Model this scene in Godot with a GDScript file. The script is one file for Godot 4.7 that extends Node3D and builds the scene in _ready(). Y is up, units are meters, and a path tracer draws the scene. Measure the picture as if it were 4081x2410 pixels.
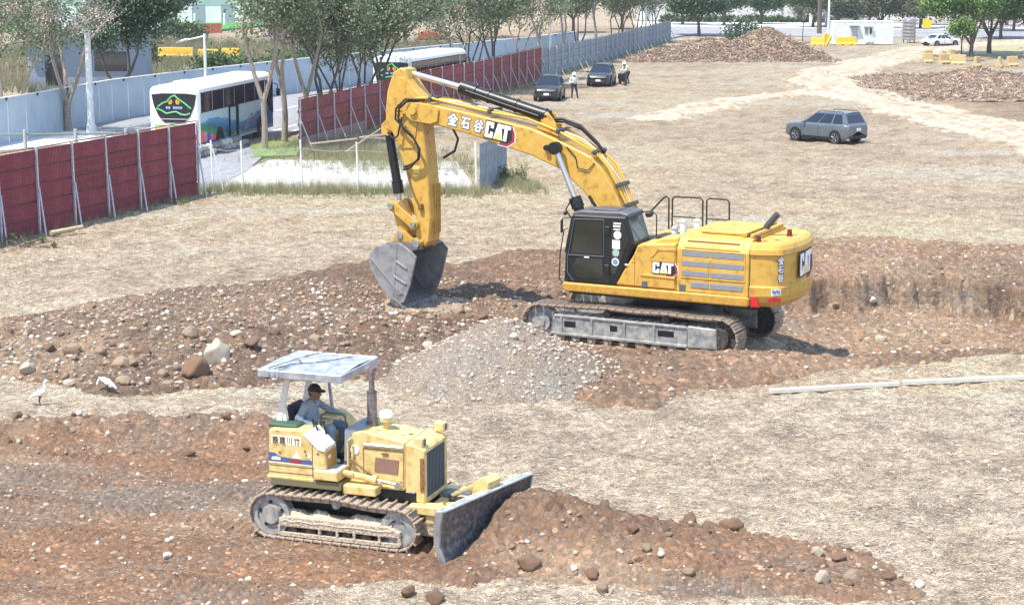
extends Node3D
# A cleared building site seen from an upper floor: an excavator, a bulldozer, hoardings, parked cars, buses and street trees.

const PITCH := 10.75
const EYE := 9.32

var M := {}
var taken := {}
var rng := RandomNumberGenerator.new()
var n_big := FastNoiseLite.new()
var n_mid := FastNoiseLite.new()
var n_fine := FastNoiseLite.new()
var n_cell := FastNoiseLite.new()


# ---------------------------------------------------------------- mesh building
class MB:
	var v := PackedVector3Array()
	var n := PackedVector3Array()
	var c := PackedColorArray()
	var uv := PackedVector2Array()
	var col := Color(1, 1, 1)
	var coloured := false

	func tri(a: Vector3, b: Vector3, d: Vector3) -> void:
		var k := (b - a).cross(d - a).normalized()
		v.push_back(a); v.push_back(d); v.push_back(b)
		n.push_back(k); n.push_back(k); n.push_back(k)
		if coloured:
			c.push_back(col); c.push_back(col); c.push_back(col)

	func trin(a: Vector3, b: Vector3, d: Vector3, na: Vector3, nb: Vector3, nd: Vector3) -> void:
		v.push_back(a); v.push_back(d); v.push_back(b)
		n.push_back(na); n.push_back(nd); n.push_back(nb)
		if coloured:
			c.push_back(col); c.push_back(col); c.push_back(col)

	func quad(a: Vector3, b: Vector3, d: Vector3, e: Vector3) -> void:
		tri(a, b, d)
		tri(a, d, e)

	func out(a: Vector3, b: Vector3, d: Vector3, mid: Vector3) -> void:
		if (b - a).cross(d - a).dot(a + b + d - 3.0 * mid) < 0.0:
			tri(a, d, b)
		else:
			tri(a, b, d)

	func box(at: Vector3, size: Vector3, bas := Basis(), bev := 0.0) -> void:
		var h := size * 0.5
		var b: float = minf(bev, minf(h.x, minf(h.y, h.z)) * 0.9)
		var pt := func(sx: int, sy: int, sz: int, ax: int) -> Vector3:
			var q := Vector3(h.x - (0.0 if ax == 0 else b), h.y - (0.0 if ax == 1 else b), h.z - (0.0 if ax == 2 else b))
			return at + bas * Vector3(q.x * sx, q.y * sy, q.z * sz)
		for s in [-1, 1]:
			var f := [[pt.call(s, -1, -1, 0), pt.call(s, 1, -1, 0), pt.call(s, 1, 1, 0), pt.call(s, -1, 1, 0)],
				[pt.call(-1, s, -1, 1), pt.call(1, s, -1, 1), pt.call(1, s, 1, 1), pt.call(-1, s, 1, 1)],
				[pt.call(-1, -1, s, 2), pt.call(1, -1, s, 2), pt.call(1, 1, s, 2), pt.call(-1, 1, s, 2)]]
			for q in f:
				out(q[0], q[1], q[2], at)
				out(q[0], q[2], q[3], at)
		if b <= 0.0:
			return
		for s in [-1, 1]:
			for t in [-1, 1]:
				var e := [[pt.call(s, t, -1, 0), pt.call(s, t, 1, 0), pt.call(s, t, 1, 1), pt.call(s, t, -1, 1)],
					[pt.call(s, -1, t, 0), pt.call(s, 1, t, 0), pt.call(s, 1, t, 2), pt.call(s, -1, t, 2)],
					[pt.call(-1, s, t, 1), pt.call(1, s, t, 1), pt.call(1, s, t, 2), pt.call(-1, s, t, 2)]]
				for q in e:
					out(q[0], q[1], q[2], at)
					out(q[0], q[2], q[3], at)
				for w in [-1, 1]:
					out(pt.call(s, t, w, 0), pt.call(s, t, w, 1), pt.call(s, t, w, 2), at)

	# a straight bar of a rectangular section from a to b
	func bar(a: Vector3, b: Vector3, w: float, h: float, bev := 0.0, up := Vector3.UP) -> void:
		var x := (b - a).normalized()
		var z := x.cross(up)
		z = x.cross(Vector3.RIGHT).normalized() if z.length() < 0.01 else z.normalized()
		box((a + b) * 0.5, Vector3((b - a).length(), h, w), Basis(x, z.cross(x), z), bev)

	func cyl(a: Vector3, b: Vector3, ra: float, rb := -1.0, seg := 12, caps := true) -> void:
		if rb < 0.0:
			rb = ra
		var x := (b - a).normalized()
		var y := x.cross(Vector3.UP if absf(x.y) < 0.9 else Vector3.RIGHT).normalized()
		var z := x.cross(y)
		for i in seg:
			var p := y * cos(TAU * i / seg) + z * sin(TAU * i / seg)
			var q := y * cos(TAU * (i + 1) / seg) + z * sin(TAU * (i + 1) / seg)
			trin(a + p * ra, a + q * ra, b + q * rb, p, q, q)
			trin(a + p * ra, b + q * rb, b + p * rb, p, q, p)
			if caps:
				tri(a, a + q * ra, a + p * ra)
				tri(b, b + p * rb, b + q * rb)

	func ring(a: Vector3, b: Vector3, ro: float, ri: float, seg := 20) -> void:
		var x := (b - a).normalized()
		var y := x.cross(Vector3.UP if absf(x.y) < 0.9 else Vector3.RIGHT).normalized()
		var z := x.cross(y)
		for i in seg:
			var p := y * cos(TAU * i / seg) + z * sin(TAU * i / seg)
			var q := y * cos(TAU * (i + 1) / seg) + z * sin(TAU * (i + 1) / seg)
			trin(a + p * ro, a + q * ro, b + q * ro, p, q, q)
			trin(a + p * ro, b + q * ro, b + p * ro, p, q, p)
			trin(a + p * ri, b + q * ri, a + q * ri, -p, -q, -q)
			trin(a + p * ri, b + p * ri, b + q * ri, -p, -p, -q)
			quad(a + p * ri, a + q * ri, a + q * ro, a + p * ro)
			quad(b + p * ri, b + p * ro, b + q * ro, b + q * ri)

	func tube(pts: Array, r: Variant, seg := 8, caps := true) -> void:
		var m := pts.size()
		var y := Vector3.ZERO
		var rows := []
		var norms := []
		for i in m:
			var x: Vector3 = (pts[mini(i + 1, m - 1)] - pts[maxi(i - 1, 0)]).normalized()
			if i == 0:
				y = x.cross(Vector3.UP if absf(x.y) < 0.9 else Vector3.RIGHT).normalized()
			y = (y - x * y.dot(x)).normalized()
			var z := x.cross(y)
			var ri: float = r[i] if r is Array else r
			var row := PackedVector3Array()
			var nr := PackedVector3Array()
			for k in seg:
				var p := y * cos(TAU * k / seg) + z * sin(TAU * k / seg)
				row.push_back(pts[i] + p * ri)
				nr.push_back(p)
			rows.push_back(row)
			norms.push_back(nr)
		for i in m - 1:
			for k in seg:
				var l := (k + 1) % seg
				trin(rows[i][k], rows[i][l], rows[i + 1][l], norms[i][k], norms[i][l], norms[i + 1][l])
				trin(rows[i][k], rows[i + 1][l], rows[i + 1][k], norms[i][k], norms[i + 1][l], norms[i + 1][k])
		if caps:
			for k in range(1, seg - 1):
				tri(rows[0][0], rows[0][k + 1], rows[0][k])
				tri(rows[m - 1][0], rows[m - 1][k], rows[m - 1][k + 1])

	# outline in the x-y plane of xf, from z0 to z1
	func prism(poly: PackedVector2Array, z0: float, z1: float, bev := 0.0, xf := Transform3D()) -> void:
		var p := poly.duplicate()
		if Geometry2D.is_polygon_clockwise(p):
			p.reverse()
		var m := p.size()
		var q := PackedVector2Array()
		for i in m:
			var e0 := (p[i] - p[(i + m - 1) % m]).normalized()
			var e1 := (p[(i + 1) % m] - p[i]).normalized()
			var n0 := Vector2(-e0.y, e0.x)
			var n1 := Vector2(-e1.y, e1.x)
			var mid := n0 + n1
			mid = n0 if mid.length() < 0.01 else mid / maxf(mid.length_squared() * 0.5, 0.35)
			q.push_back(p[i] + mid * bev)
		if z1 < z0:
			var s := z0
			z0 = z1
			z1 = s
		var t := Geometry2D.triangulate_polygon(q)
		for i in range(0, t.size(), 3):
			var a := q[t[i]]
			var b := q[t[i + 1]]
			var d := q[t[i + 2]]
			if (b - a).cross(d - a) < 0.0:
				var s2 := b
				b = d
				d = s2
			tri(xf * Vector3(a.x, a.y, z1), xf * Vector3(b.x, b.y, z1), xf * Vector3(d.x, d.y, z1))
			tri(xf * Vector3(a.x, a.y, z0), xf * Vector3(d.x, d.y, z0), xf * Vector3(b.x, b.y, z0))
		for i in m:
			var j := (i + 1) % m
			var lo := z0 + bev
			var hi := z1 - bev
			quad(xf * Vector3(p[i].x, p[i].y, lo), xf * Vector3(p[j].x, p[j].y, lo), xf * Vector3(p[j].x, p[j].y, hi), xf * Vector3(p[i].x, p[i].y, hi))
			if bev > 0.0:
				quad(xf * Vector3(p[i].x, p[i].y, hi), xf * Vector3(p[j].x, p[j].y, hi), xf * Vector3(q[j].x, q[j].y, z1), xf * Vector3(q[i].x, q[i].y, z1))
				quad(xf * Vector3(q[i].x, q[i].y, z0), xf * Vector3(q[j].x, q[j].y, z0), xf * Vector3(p[j].x, p[j].y, lo), xf * Vector3(p[i].x, p[i].y, lo))

	# rows of points joined to a skin; the side on which u x v points is the outside
	func skin(rows: Array, smooth := true, wrap_u := false, flip := false) -> void:
		if flip:
			rows.reverse()
		var m := rows.size()
		var k: int = rows[0].size()
		var nn := []
		for i in m:
			var r := PackedVector3Array()
			for j in k:
				var du: Vector3 = rows[i][(j + 1) % k if wrap_u else mini(j + 1, k - 1)] - rows[i][(j + k - 1) % k if wrap_u else maxi(j - 1, 0)]
				var dv: Vector3 = rows[mini(i + 1, m - 1)][j] - rows[maxi(i - 1, 0)][j]
				r.push_back(du.cross(dv).normalized())
			nn.push_back(r)
		for i in m - 1:
			for j in (k if wrap_u else k - 1):
				var l := (j + 1) % k
				if smooth:
					trin(rows[i][j], rows[i][l], rows[i + 1][l], nn[i][j], nn[i][l], nn[i + 1][l])
					trin(rows[i][j], rows[i + 1][l], rows[i + 1][j], nn[i][j], nn[i + 1][l], nn[i + 1][j])
				else:
					quad(rows[i][j], rows[i][l], rows[i + 1][l], rows[i + 1][j])

	# profile of (radius, height) turned round the y axis of xf
	func lathe(prof: PackedVector2Array, seg := 20, xf := Transform3D(), smooth := true) -> void:
		var rows := []
		for q in prof:
			var r := PackedVector3Array()
			for k in seg:
				var a := -TAU * k / seg
				r.push_back(xf * Vector3(q.x * cos(a), q.y, q.x * sin(a)))
			rows.push_back(r)
		skin(rows, smooth, true)

	func ball(at: Vector3, r: Vector3, seg := 12, rings := 8, bas := Basis()) -> void:
		var pr := PackedVector2Array()
		for i in rings + 1:
			var a := -PI / 2 + PI * i / rings
			pr.push_back(Vector2(maxf(cos(a), 0.001), sin(a)))
		lathe(pr, seg, Transform3D(bas * Basis.from_scale(r), at))

	func mesh() -> ArrayMesh:
		var a := []
		a.resize(Mesh.ARRAY_MAX)
		a[Mesh.ARRAY_VERTEX] = v
		a[Mesh.ARRAY_NORMAL] = n
		if coloured:
			a[Mesh.ARRAY_COLOR] = c
		if uv.size() == v.size() and uv.size() > 0:
			a[Mesh.ARRAY_TEX_UV] = uv
		var m := ArrayMesh.new()
		if v.size() > 0:
			m.add_surface_from_arrays(Mesh.PRIMITIVE_TRIANGLES, a)
		return m


func numbered(called: String) -> String:
	var k: int = taken.get(called, 0)
	taken[called] = k + 1
	return called if k == 0 else "%s_%03d" % [called, k]


func put(called: String, mesh: Mesh, m: Material, parent: Node = null) -> MeshInstance3D:
	var o := MeshInstance3D.new()
	o.mesh = mesh
	o.material_override = m
	if parent == null:
		o.name = numbered(called)
		add_child(o)
	else:
		var k := 0
		var nm := called
		while parent.has_node(NodePath(nm)):
			k += 1
			nm = "%s_%03d" % [called, k]
		o.name = nm
		parent.add_child(o, true)
	return o


func part(called: String, b: MB, m: Material, parent: Node = null) -> MeshInstance3D:
	return put(called, b.mesh(), m, parent)


func thing(called: String, label: String, category: String, at := Vector3.ZERO, turn := 0.0, group := "") -> Node3D:
	var o := Node3D.new()
	o.name = numbered(called)
	add_child(o)
	o.position = at
	o.rotation.y = turn
	return tag(o, label, category, group)


func tag(o: Node3D, label: String, category := "", group := "", kind := "") -> Node3D:
	if label:
		o.set_meta("label", label)
	if category:
		o.set_meta("category", category)
	if group:
		o.set_meta("group", group)
	if kind:
		o.set_meta("kind", kind)
	return o


func dup(root: Node3D, called: String, label: String, at: Vector3, turn: float, group := "") -> Node3D:
	var r: Node3D = root.duplicate()
	r.name = numbered(called)
	add_child(r)
	r.position = at
	r.rotation.y = turn
	r.set_meta("label", label)
	if group:
		r.set_meta("group", group)
	return r


func crowd(called: String, mesh: Mesh, m: Material, xfs: Array, cols: Array, parent: Node = null) -> MultiMeshInstance3D:
	var mm := MultiMesh.new()
	mm.transform_format = MultiMesh.TRANSFORM_3D
	mm.use_colors = true
	mm.mesh = mesh
	mm.instance_count = xfs.size()
	for i in xfs.size():
		mm.set_instance_transform(i, xfs[i])
		mm.set_instance_color(i, cols[i])
	var o := MultiMeshInstance3D.new()
	o.multimesh = mm
	o.material_override = m
	o.name = numbered(called) if parent == null else called
	if parent:
		parent.add_child(o, true)
	else:
		add_child(o)
	o.set_meta("kind", "stuff")
	return o


func pv(a: Array) -> PackedVector2Array:
	var r := PackedVector2Array()
	for i in range(0, a.size(), 2):
		r.push_back(Vector2(a[i], a[i + 1]))
	return r


# ---------------------------------------------------------------- materials
func plain(c: Color, rough := 0.7, metal := 0.0) -> StandardMaterial3D:
	var m := StandardMaterial3D.new()
	m.albedo_color = c
	m.roughness = rough
	m.metallic = metal
	return m


# a surface whose colour wanders between the stops of a ramp: paint with dust, rust, bark ...
func worn(stops: Array, freq: float, scale: float, rough := 0.7, metal := 0.0, relief := 0.0, octaves := 4, seed_ := 1) -> StandardMaterial3D:
	var m := plain(Color.WHITE, rough, metal)
	var fn := FastNoiseLite.new()
	fn.noise_type = FastNoiseLite.TYPE_SIMPLEX_SMOOTH
	fn.frequency = freq
	fn.fractal_octaves = octaves
	fn.seed = seed_
	var g := Gradient.new()
	g.offsets = PackedFloat32Array()
	g.colors = PackedColorArray()
	var off := PackedFloat32Array()
	var cs := PackedColorArray()
	for s in stops:
		off.push_back(s[0])
		cs.push_back(s[1])
	g.offsets = off
	g.colors = cs
	var t := NoiseTexture2D.new()
	t.width = 512
	t.height = 512
	t.seamless = true
	t.noise = fn
	t.color_ramp = g
	m.albedo_texture = t
	m.uv1_triplanar = true
	m.uv1_scale = Vector3.ONE * scale
	if relief > 0.0:
		var h := NoiseTexture2D.new()
		h.width = 512
		h.height = 512
		h.seamless = true
		h.noise = fn
		m.heightmap_enabled = true
		m.heightmap_texture = h
		m.heightmap_scale = relief
	return m


func hx(s: String) -> Color:
	return Color(s)


func tinted(rough := 0.9) -> StandardMaterial3D:
	var m := plain(Color.WHITE, rough)
	m.vertex_color_use_as_albedo = true
	return m


func make_materials() -> void:
	M.cat_yellow = worn([[0.0, hx("a07c48")], [0.24, hx("b98f42")], [0.36, hx("cb9f46")], [0.68, hx("cfa64c")], [0.85, hx("cdab60")], [1.0, hx("c8b07c")]], 0.014, 0.40, 0.5, 0.0, 0.0, 6, 3)
	M.cat_sill = worn([[0.0, hx("7a5a2c")], [0.25, hx("b48634")], [0.7, hx("c69a40")], [1.0, hx("ad8a52")]], 0.02, 0.5, 0.55, 0.0, 0.0, 5, 4)
	M.black_paint = worn([[0.0, hx("121315")], [0.6, hx("1a1b1e")], [1.0, hx("34322f")]], 0.015, 0.5, 0.4, 0.0, 0.0, 4, 5)
	M.glass_dark = plain(Color(0.15, 0.165, 0.14), 0.07, 0.0)
	M.glass_dark.metallic_specular = 0.8
	M.glass_blue = plain(Color(0.07, 0.10, 0.17), 0.08, 0.0)
	M.glass_blue.metallic_specular = 0.7
	M.chrome = plain(hx("d9dadd"), 0.22, 0.9)
	M.hose = plain(hx("1d1d1f"), 0.5)
	M.pipe_yellow = plain(hx("d8a63c"), 0.45)
	M.steel_worn = worn([[0.0, hx("78716c")], [0.4, hx("8f8e91")], [0.7, hx("9b9da3")], [1.0, hx("a3917f")]], 0.012, 0.4, 0.5, 0.25, 0.0, 5, 6)
	M.steel_inner = worn([[0.0, hx("4a4a50")], [0.5, hx("5c5f68")], [1.0, hx("6a5c52")]], 0.012, 0.4, 0.55, 0.2, 0.0, 5, 7)
	M.track_mud = worn([[0.0, hx("6e635a")], [0.35, hx("928375")], [0.6, hx("ab9a8a")], [1.0, hx("c0b0a0")]], 0.025, 0.8, 0.75, 0.1, 0.4, 5, 8)
	M.track_dark = worn([[0.0, hx("262322")], [0.5, hx("45403d")], [1.0, hx("7a6b5e")]], 0.025, 0.8, 0.8, 0.1, 0.0, 5, 9)
	M.frame_dusty = worn([[0.0, hx("6b6c70")], [0.35, hx("85878b")], [0.65, hx("a09f9c")], [1.0, hx("bfb6a8")]], 0.014, 0.5, 0.6, 0.1, 0.0, 5, 10)
	M.caked = worn([[0.0, hx("8f7f70")], [0.5, hx("b9aa98")], [1.0, hx("d3c7b6")]], 0.03, 0.9, 0.95, 0.0, 1.5, 5, 11)
	M.doz_yellow = worn([[0.0, hx("8d6a42")], [0.16, hx("c4a568")], [0.45, hx("d4bd80")], [0.8, hx("d8c48a")], [1.0, hx("d2c29c")]], 0.014, 0.6, 0.6, 0.0, 0.0, 5, 12)
	M.rust = worn([[0.0, hx("5e3a27")], [0.5, hx("8a5a3c")], [1.0, hx("b5834f")]], 0.03, 1.0, 0.85, 0.0, 0.0, 5, 13)
	M.blade = worn([[0.0, hx("3f3c3d")], [0.5, hx("6d6a6c")], [0.8, hx("8d8888")], [1.0, hx("a48c78")]], 0.02, 0.8, 0.5, 0.35, 0.0, 5, 14)
	M.tin = worn([[0.0, hx("8f939b")], [0.5, hx("adb2ba")], [1.0, hx("cfd2d6")]], 0.012, 0.6, 0.42, 0.35, 0.0, 4, 15)
	M.galv = worn([[0.0, hx("a2a5ab")], [0.5, hx("b9bcc2")], [1.0, hx("cccdd2")]], 0.02, 0.8, 0.5, 0.1, 0.0, 4, 16)
	M.red_sheet = worn([[0.0, hx("70303a")], [0.4, hx("8b3c48")], [0.75, hx("944854")], [1.0, hx("a5646c")]], 0.01, 0.25, 0.55, 0.0, 0.0, 5, 17)
	M.red_sheet_b = worn([[0.0, hx("6b3138")], [0.4, hx("823a44")], [0.8, hx("8d4650")], [1.0, hx("9d6a6c")]], 0.02, 0.4, 0.6, 0.0, 0.0, 5, 57)
	M.red_sheet_old = worn([[0.0, hx("6a332f")], [0.5, hx("8a433f")], [1.0, hx("97564e")]], 0.01, 0.3, 0.6, 0.0, 0.0, 5, 18)
	M.red_sheet_pale = worn([[0.0, hx("8d6a66")], [0.5, hx("a27f79")], [1.0, hx("b79a92")]], 0.02, 0.4, 0.7, 0.0, 0.0, 5, 19)
	M.blue_sheet = worn([[0.0, hx("75838c")], [0.5, hx("8795a0")], [1.0, hx("9aa8b0")]], 0.01, 0.3, 0.55, 0.0, 0.0, 4, 20)
	M.wall_sheet = worn([[0.0, hx("a6b8c6")], [0.5, hx("b2c3cf")], [1.0, hx("bccad4")]], 0.006, 0.2, 0.6, 0.0, 0.0, 4, 21)
	M.white_paint = worn([[0.0, hx("d2d2ce")], [0.4, hx("ecece9")], [1.0, hx("f4f4f2")]], 0.01, 0.3, 0.5, 0.0, 0.0, 4, 22)
	M.white_gloss = plain(hx("eceeee"), 0.3)
	M.concrete = worn([[0.0, hx("a9a49d")], [0.4, hx("c4bfb8")], [1.0, hx("d8d4cd")]], 0.012, 0.12, 0.9, 0.0, 0.3, 5, 23)
	M.concrete_pale = worn([[0.0, hx("bdbbb9")], [0.4, hx("d6d4d2")], [1.0, hx("e4e2df")]], 0.012, 0.12, 0.9, 0.0, 0.3, 5, 24)
	M.asphalt = worn([[0.0, hx("77777c")], [0.5, hx("8d8d92")], [1.0, hx("a3a2a3")]], 0.02, 0.15, 0.9, 0.0, 0.2, 5, 25)
	M.road_paint = plain(hx("dedede"), 0.7)
	M.louvre = plain(hx("83868e"), 0.6)
	M.tyre = plain(hx("26262a"), 0.85)
	M.rim = plain(hx("a9adb6"), 0.35, 0.6)
	M.black = plain(hx("17171a"), 0.5)
	M.grey_dark = plain(hx("46474c"), 0.6)
	M.red_lens = plain(hx("b3202a"), 0.25)
	M.clear_lens = plain(hx("cfd6dc"), 0.12, 0.2)
	M.plate = plain(hx("e9ebe6"), 0.5)
	M.white_print = plain(hx("f1f3f5"), 0.55)
	M.black_print = plain(hx("20222a"), 0.55)
	M.red_print = plain(hx("9c3540"), 0.5)
	M.blue_print = plain(hx("4d608c"), 0.55)
	M.yellow_print = plain(hx("ecd27c"), 0.55)
	M.brown_print = plain(hx("5d4a38"), 0.7)
	M.green_print = plain(hx("62b67e"), 0.5)
	M.orange_print = plain(hx("e8742c"), 0.5)
	M.gold_print = plain(hx("e6ae2c"), 0.5)
	M.bark_pale = worn([[0.0, hx("7d7069")], [0.5, hx("a39487")], [1.0, hx("c4b6a8")]], 0.03, 0.7, 0.9, 0.0, 0.8, 5, 26)
	M.bark_dark = worn([[0.0, hx("453c38")], [0.5, hx("655a53")], [1.0, hx("857970")]], 0.03, 0.7, 0.9, 0.0, 0.8, 5, 27)
	M.leaf = tinted(0.6)
	M.leaf.backlight_enabled = true
	M.leaf.backlight = Color(0.6, 0.66, 0.42)
	M.tint = tinted(0.85)
	M.tint_soft = tinted(0.95)
	M.tint_gloss = tinted(0.45)
	M.stone = worn([[0.0, hx("bcb2a6")], [0.5, hx("dcd5cb")], [1.0, hx("f6f2ec")]], 0.02, 1.4, 0.9, 0.0, 0.6, 5, 28)
	M.stone.vertex_color_use_as_albedo = true
	M.wood = worn([[0.0, hx("8e7d68")], [0.5, hx("b7a68c")], [1.0, hx("d8c9ae")]], 0.02, 1.0, 0.85, 0.0, 0.0, 4, 29)
	M.barrier_yellow = worn([[0.0, hx("b98f22")], [0.4, hx("e3b734")], [1.0, hx("ecc956")]], 0.02, 0.6, 0.6, 0.0, 0.0, 4, 30)
	M.barrier_faded = worn([[0.0, hx("8a6540")], [0.35, hx("b89a66")], [0.6, hx("cdb98a")], [1.0, hx("d6ccb0")]], 0.03, 0.7, 0.75, 0.0, 0.0, 5, 31)
	M.container = worn([[0.0, hx("c9d4d2")], [0.5, hx("dfe9e6")], [1.0, hx("e9f0ee")]], 0.01, 0.3, 0.6, 0.0, 0.0, 4, 32)
	M.far_white = worn([[0.0, hx("cfd3d6")], [0.5, hx("e6e8ea")], [1.0, hx("f2f3f3")]], 0.01, 0.05, 0.7, 0.0, 0.0, 4, 33)


# ---------------------------------------------------------------- camera, sky, sun
func make_view() -> void:
	var cam := Camera3D.new()
	cam.name = "camera"
	cam.fov = 19.0
	cam.near = 0.5
	cam.far = 1500.0
	cam.position = Vector3(0, EYE, 0)
	cam.rotation_degrees = Vector3(-PITCH, 0, 0)
	add_child(cam)
	cam.current = true
	var env := Environment.new()
	env.background_mode = Environment.BG_SKY
	var sky := Sky.new()
	var sm := ProceduralSkyMaterial.new()
	sm.sky_top_color = Color(0.58, 0.70, 0.86)
	sm.sky_horizon_color = Color(0.88, 0.90, 0.92)
	sm.sky_curve = 0.18
	sm.ground_bottom_color = Color(0.55, 0.50, 0.45)
	sm.ground_horizon_color = Color(0.78, 0.80, 0.82)
	sm.sun_angle_max = 1.0
	sm.sky_energy_multiplier = 1.1
	sky.sky_material = sm
	env.sky = sky
	env.tonemap_mode = Environment.TONE_MAPPER_LINEAR
	env.tonemap_exposure = 1.55
	env.sdfgi_enabled = true
	env.ssao_enabled = true
	env.ssil_enabled = true
	env.fog_enabled = true
	env.fog_density = 0.00025
	env.fog_light_color = Color(0.86, 0.90, 0.95)
	var we := WorldEnvironment.new()
	we.name = "world_environment"
	we.environment = env
	add_child(we)
	var sun := DirectionalLight3D.new()
	sun.name = "sun"
	sun.light_energy = 1.5
	sun.light_color = Color(1.0, 0.965, 0.90)
	sun.light_angular_distance = 0.5
	sun.shadow_enabled = true
	add_child(sun)
	sun.look_at_from_position(Vector3.ZERO, Vector3(0.38, -1.0, -0.30), Vector3.UP)


# ---------------------------------------------------------------- computed textures
# short straws, chips and twigs lying over each other: [colour, height]
func litter_textures(size: int, count: int, lmin: float, lmax: float, seed_: int) -> Array:
	var r := RandomNumberGenerator.new()
	r.seed = seed_
	var fn := FastNoiseLite.new()
	fn.seed = seed_
	fn.frequency = 0.012
	fn.fractal_octaves = 5
	var base := fn.get_seamless_image(size, size)
	base.convert(Image.FORMAT_L8)
	var b := base.get_data()
	var col := PackedByteArray()
	col.resize(size * size * 3)
	var hgt := PackedByteArray()
	hgt.resize(size * size)
	for i in size * size:
		var t := b[i] / 255.0
		col[i * 3] = int(124 + 90 * t)
		col[i * 3 + 1] = int(110 + 92 * t)
		col[i * 3 + 2] = int(96 + 92 * t)
		hgt[i] = int(60 + 70 * t)
	for k in count:
		var x := r.randf() * size
		var y := r.randf() * size
		var a := r.randfn(0.0, 0.8)
		var l := r.randf_range(lmin, lmax) * (0.5 + r.randf())
		var w := r.randi_range(1, 3)
		var tone := r.randfn(0.0, 1.0)
		var warm := r.randfn(0.0, 7.0)
		var g := clampf(226.0 + tone * 42.0, 84.0, 250.0)
		var cr := int(clampf(g + 4 + warm, 0, 255))
		var cg := int(clampf(g - 3, 0, 255))
		var cb := int(clampf(g - 14 - warm, 0, 255))
		var hh := r.randi_range(90, 255)
		var bend := r.randfn(0.0, 0.025)
		for s in int(l):
			x += cos(a)
			y += sin(a) * 0.8
			a += bend
			for q in w:
				var at := (posmod(int(y) + q, size) * size + posmod(int(x), size))
				col[at * 3] = cr
				col[at * 3 + 1] = cg
				col[at * 3 + 2] = cb
				hgt[at] = hh
	return [ImageTexture.create_from_image(Image.create_from_data(size, size, false, Image.FORMAT_RGB8, col)), ImageTexture.create_from_image(Image.create_from_data(size, size, false, Image.FORMAT_L8, hgt))]


# clods and pebbles of all sizes pressed together: [colour, height]
func pebble_textures(size: int, count: int, rmin: float, rmax: float, contrast: float, seed_: int) -> Array:
	var r := RandomNumberGenerator.new()
	r.seed = seed_
	var fn := FastNoiseLite.new()
	fn.seed = seed_
	fn.frequency = 0.016
	fn.fractal_octaves = 6
	var base := fn.get_seamless_image(size, size)
	base.convert(Image.FORMAT_L8)
	var b := base.get_data()
	var col := PackedByteArray()
	col.resize(size * size * 3)
	var hgt := PackedByteArray()
	hgt.resize(size * size)
	for i in size * size:
		var t := b[i] / 255.0
		var g := 150 + 90 * (t - 0.4)
		col[i * 3] = int(clampf(g, 0, 255))
		col[i * 3 + 1] = int(clampf(g, 0, 255))
		col[i * 3 + 2] = int(clampf(g, 0, 255))
		hgt[i] = int(30 + 110 * t)
	for k in count:
		var big := pow(r.randf(), 3.5)
		var rx := lerpf(rmin, rmax, big)
		var ry := rx * r.randf_range(0.55, 1.0)
		var a := r.randf() * PI
		var cx := r.randf() * size
		var cy := r.randf() * size
		var tone := r.randfn(0.0, contrast) + (0.4 if r.randf() < 0.04 else 0.0)
		var g := clampf(168.0 * (1.0 + tone), 60.0, 255.0)
		var warm := r.randfn(0.0, 8.0)
		var ca := cos(a)
		var sa := sin(a)
		var n := int(ceil(rx))
		for yy in range(-n, n + 1):
			for xx in range(-n, n + 1):
				var u := (xx * ca + yy * sa) / rx
				var w := (-xx * sa + yy * ca) / ry
				var d := u * u + w * w
				if d < 1.0:
					var at := posmod(int(cy) + yy, size) * size + posmod(int(cx) + xx, size)
					col[at * 3] = int(clampf(g + warm, 0, 255))
					col[at * 3 + 1] = int(g)
					col[at * 3 + 2] = int(clampf(g - warm, 0, 255))
					hgt[at] = int(clampf(90 + 165 * sqrt(1.0 - d) * (0.45 + 0.55 * big), 0, 255))
	return [ImageTexture.create_from_image(Image.create_from_data(size, size, false, Image.FORMAT_RGB8, col)), ImageTexture.create_from_image(Image.create_from_data(size, size, false, Image.FORMAT_L8, hgt))]


func earth(tex: Array, tile: float, relief: float) -> StandardMaterial3D:
	var m := plain(Color.WHITE, 0.97)
	m.metallic_specular = 0.2
	m.vertex_color_use_as_albedo = true
	m.albedo_texture = tex[0]
	m.heightmap_enabled = true
	m.heightmap_texture = tex[1]
	m.heightmap_scale = relief
	m.uv1_triplanar = true
	m.uv1_world_triplanar = true
	m.uv1_scale = Vector3.ONE / tile
	return m


# ---------------------------------------------------------------- the lie of the land
var soil_a := pv([-19, -45.8, -13.4, -46.3, -11.2, -49.5, -9.1, -51.1, -4.5, -55.3, -2.0, -55.6, -0.1, -57.7, 4, -59.5, 8, -60.5, 12.4, -60.8, 15.4, -59, 22, -56, 22, -42.6, 12.3, -42.2, 9, -41.05, 6.4, -39.8, 4.2, -38.4, 3.1, -36.9, 2.0, -36.8, 0.6, -38.6, -1.4, -41.6, -2.8, -39.8, -4, -39.9, -5.9, -38.7, -8.7, -38.3, -11.6, -39.8, -19, -41.5])
var soil_b := pv([-15, -34.3, -10.3, -35.1, -9.4, -36.0, -8.15, -36.6, -6.2, -36.4, -5.1, -35.5, -3.2, -33.4, -1.6, -31.5, -0.3, -30.2, 0.6, -29.9, 2.0, -29.6, 3.0, -29.0, 4.2, -28.4, 5.4, -27.7, 6.5, -26.3, 6.2, -25.5, 4, -25.4, 1.7, -25.9, -0.2, -26.2, -1.6, -26.3, -2.3, -26.0, -3.5, -25.2, -5, -23.6, -15, -21])
var track_road := pv([33, -70, 28.0, -86, 26.2, -104, 25.1, -118, 23.75, -133, 24.5, -144, 30.3, -160, 39.5, -181, 45.2, -195, 60, -210])
var track_road2 := pv([23.8, -133, 15, -122, 9, -108])


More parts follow.
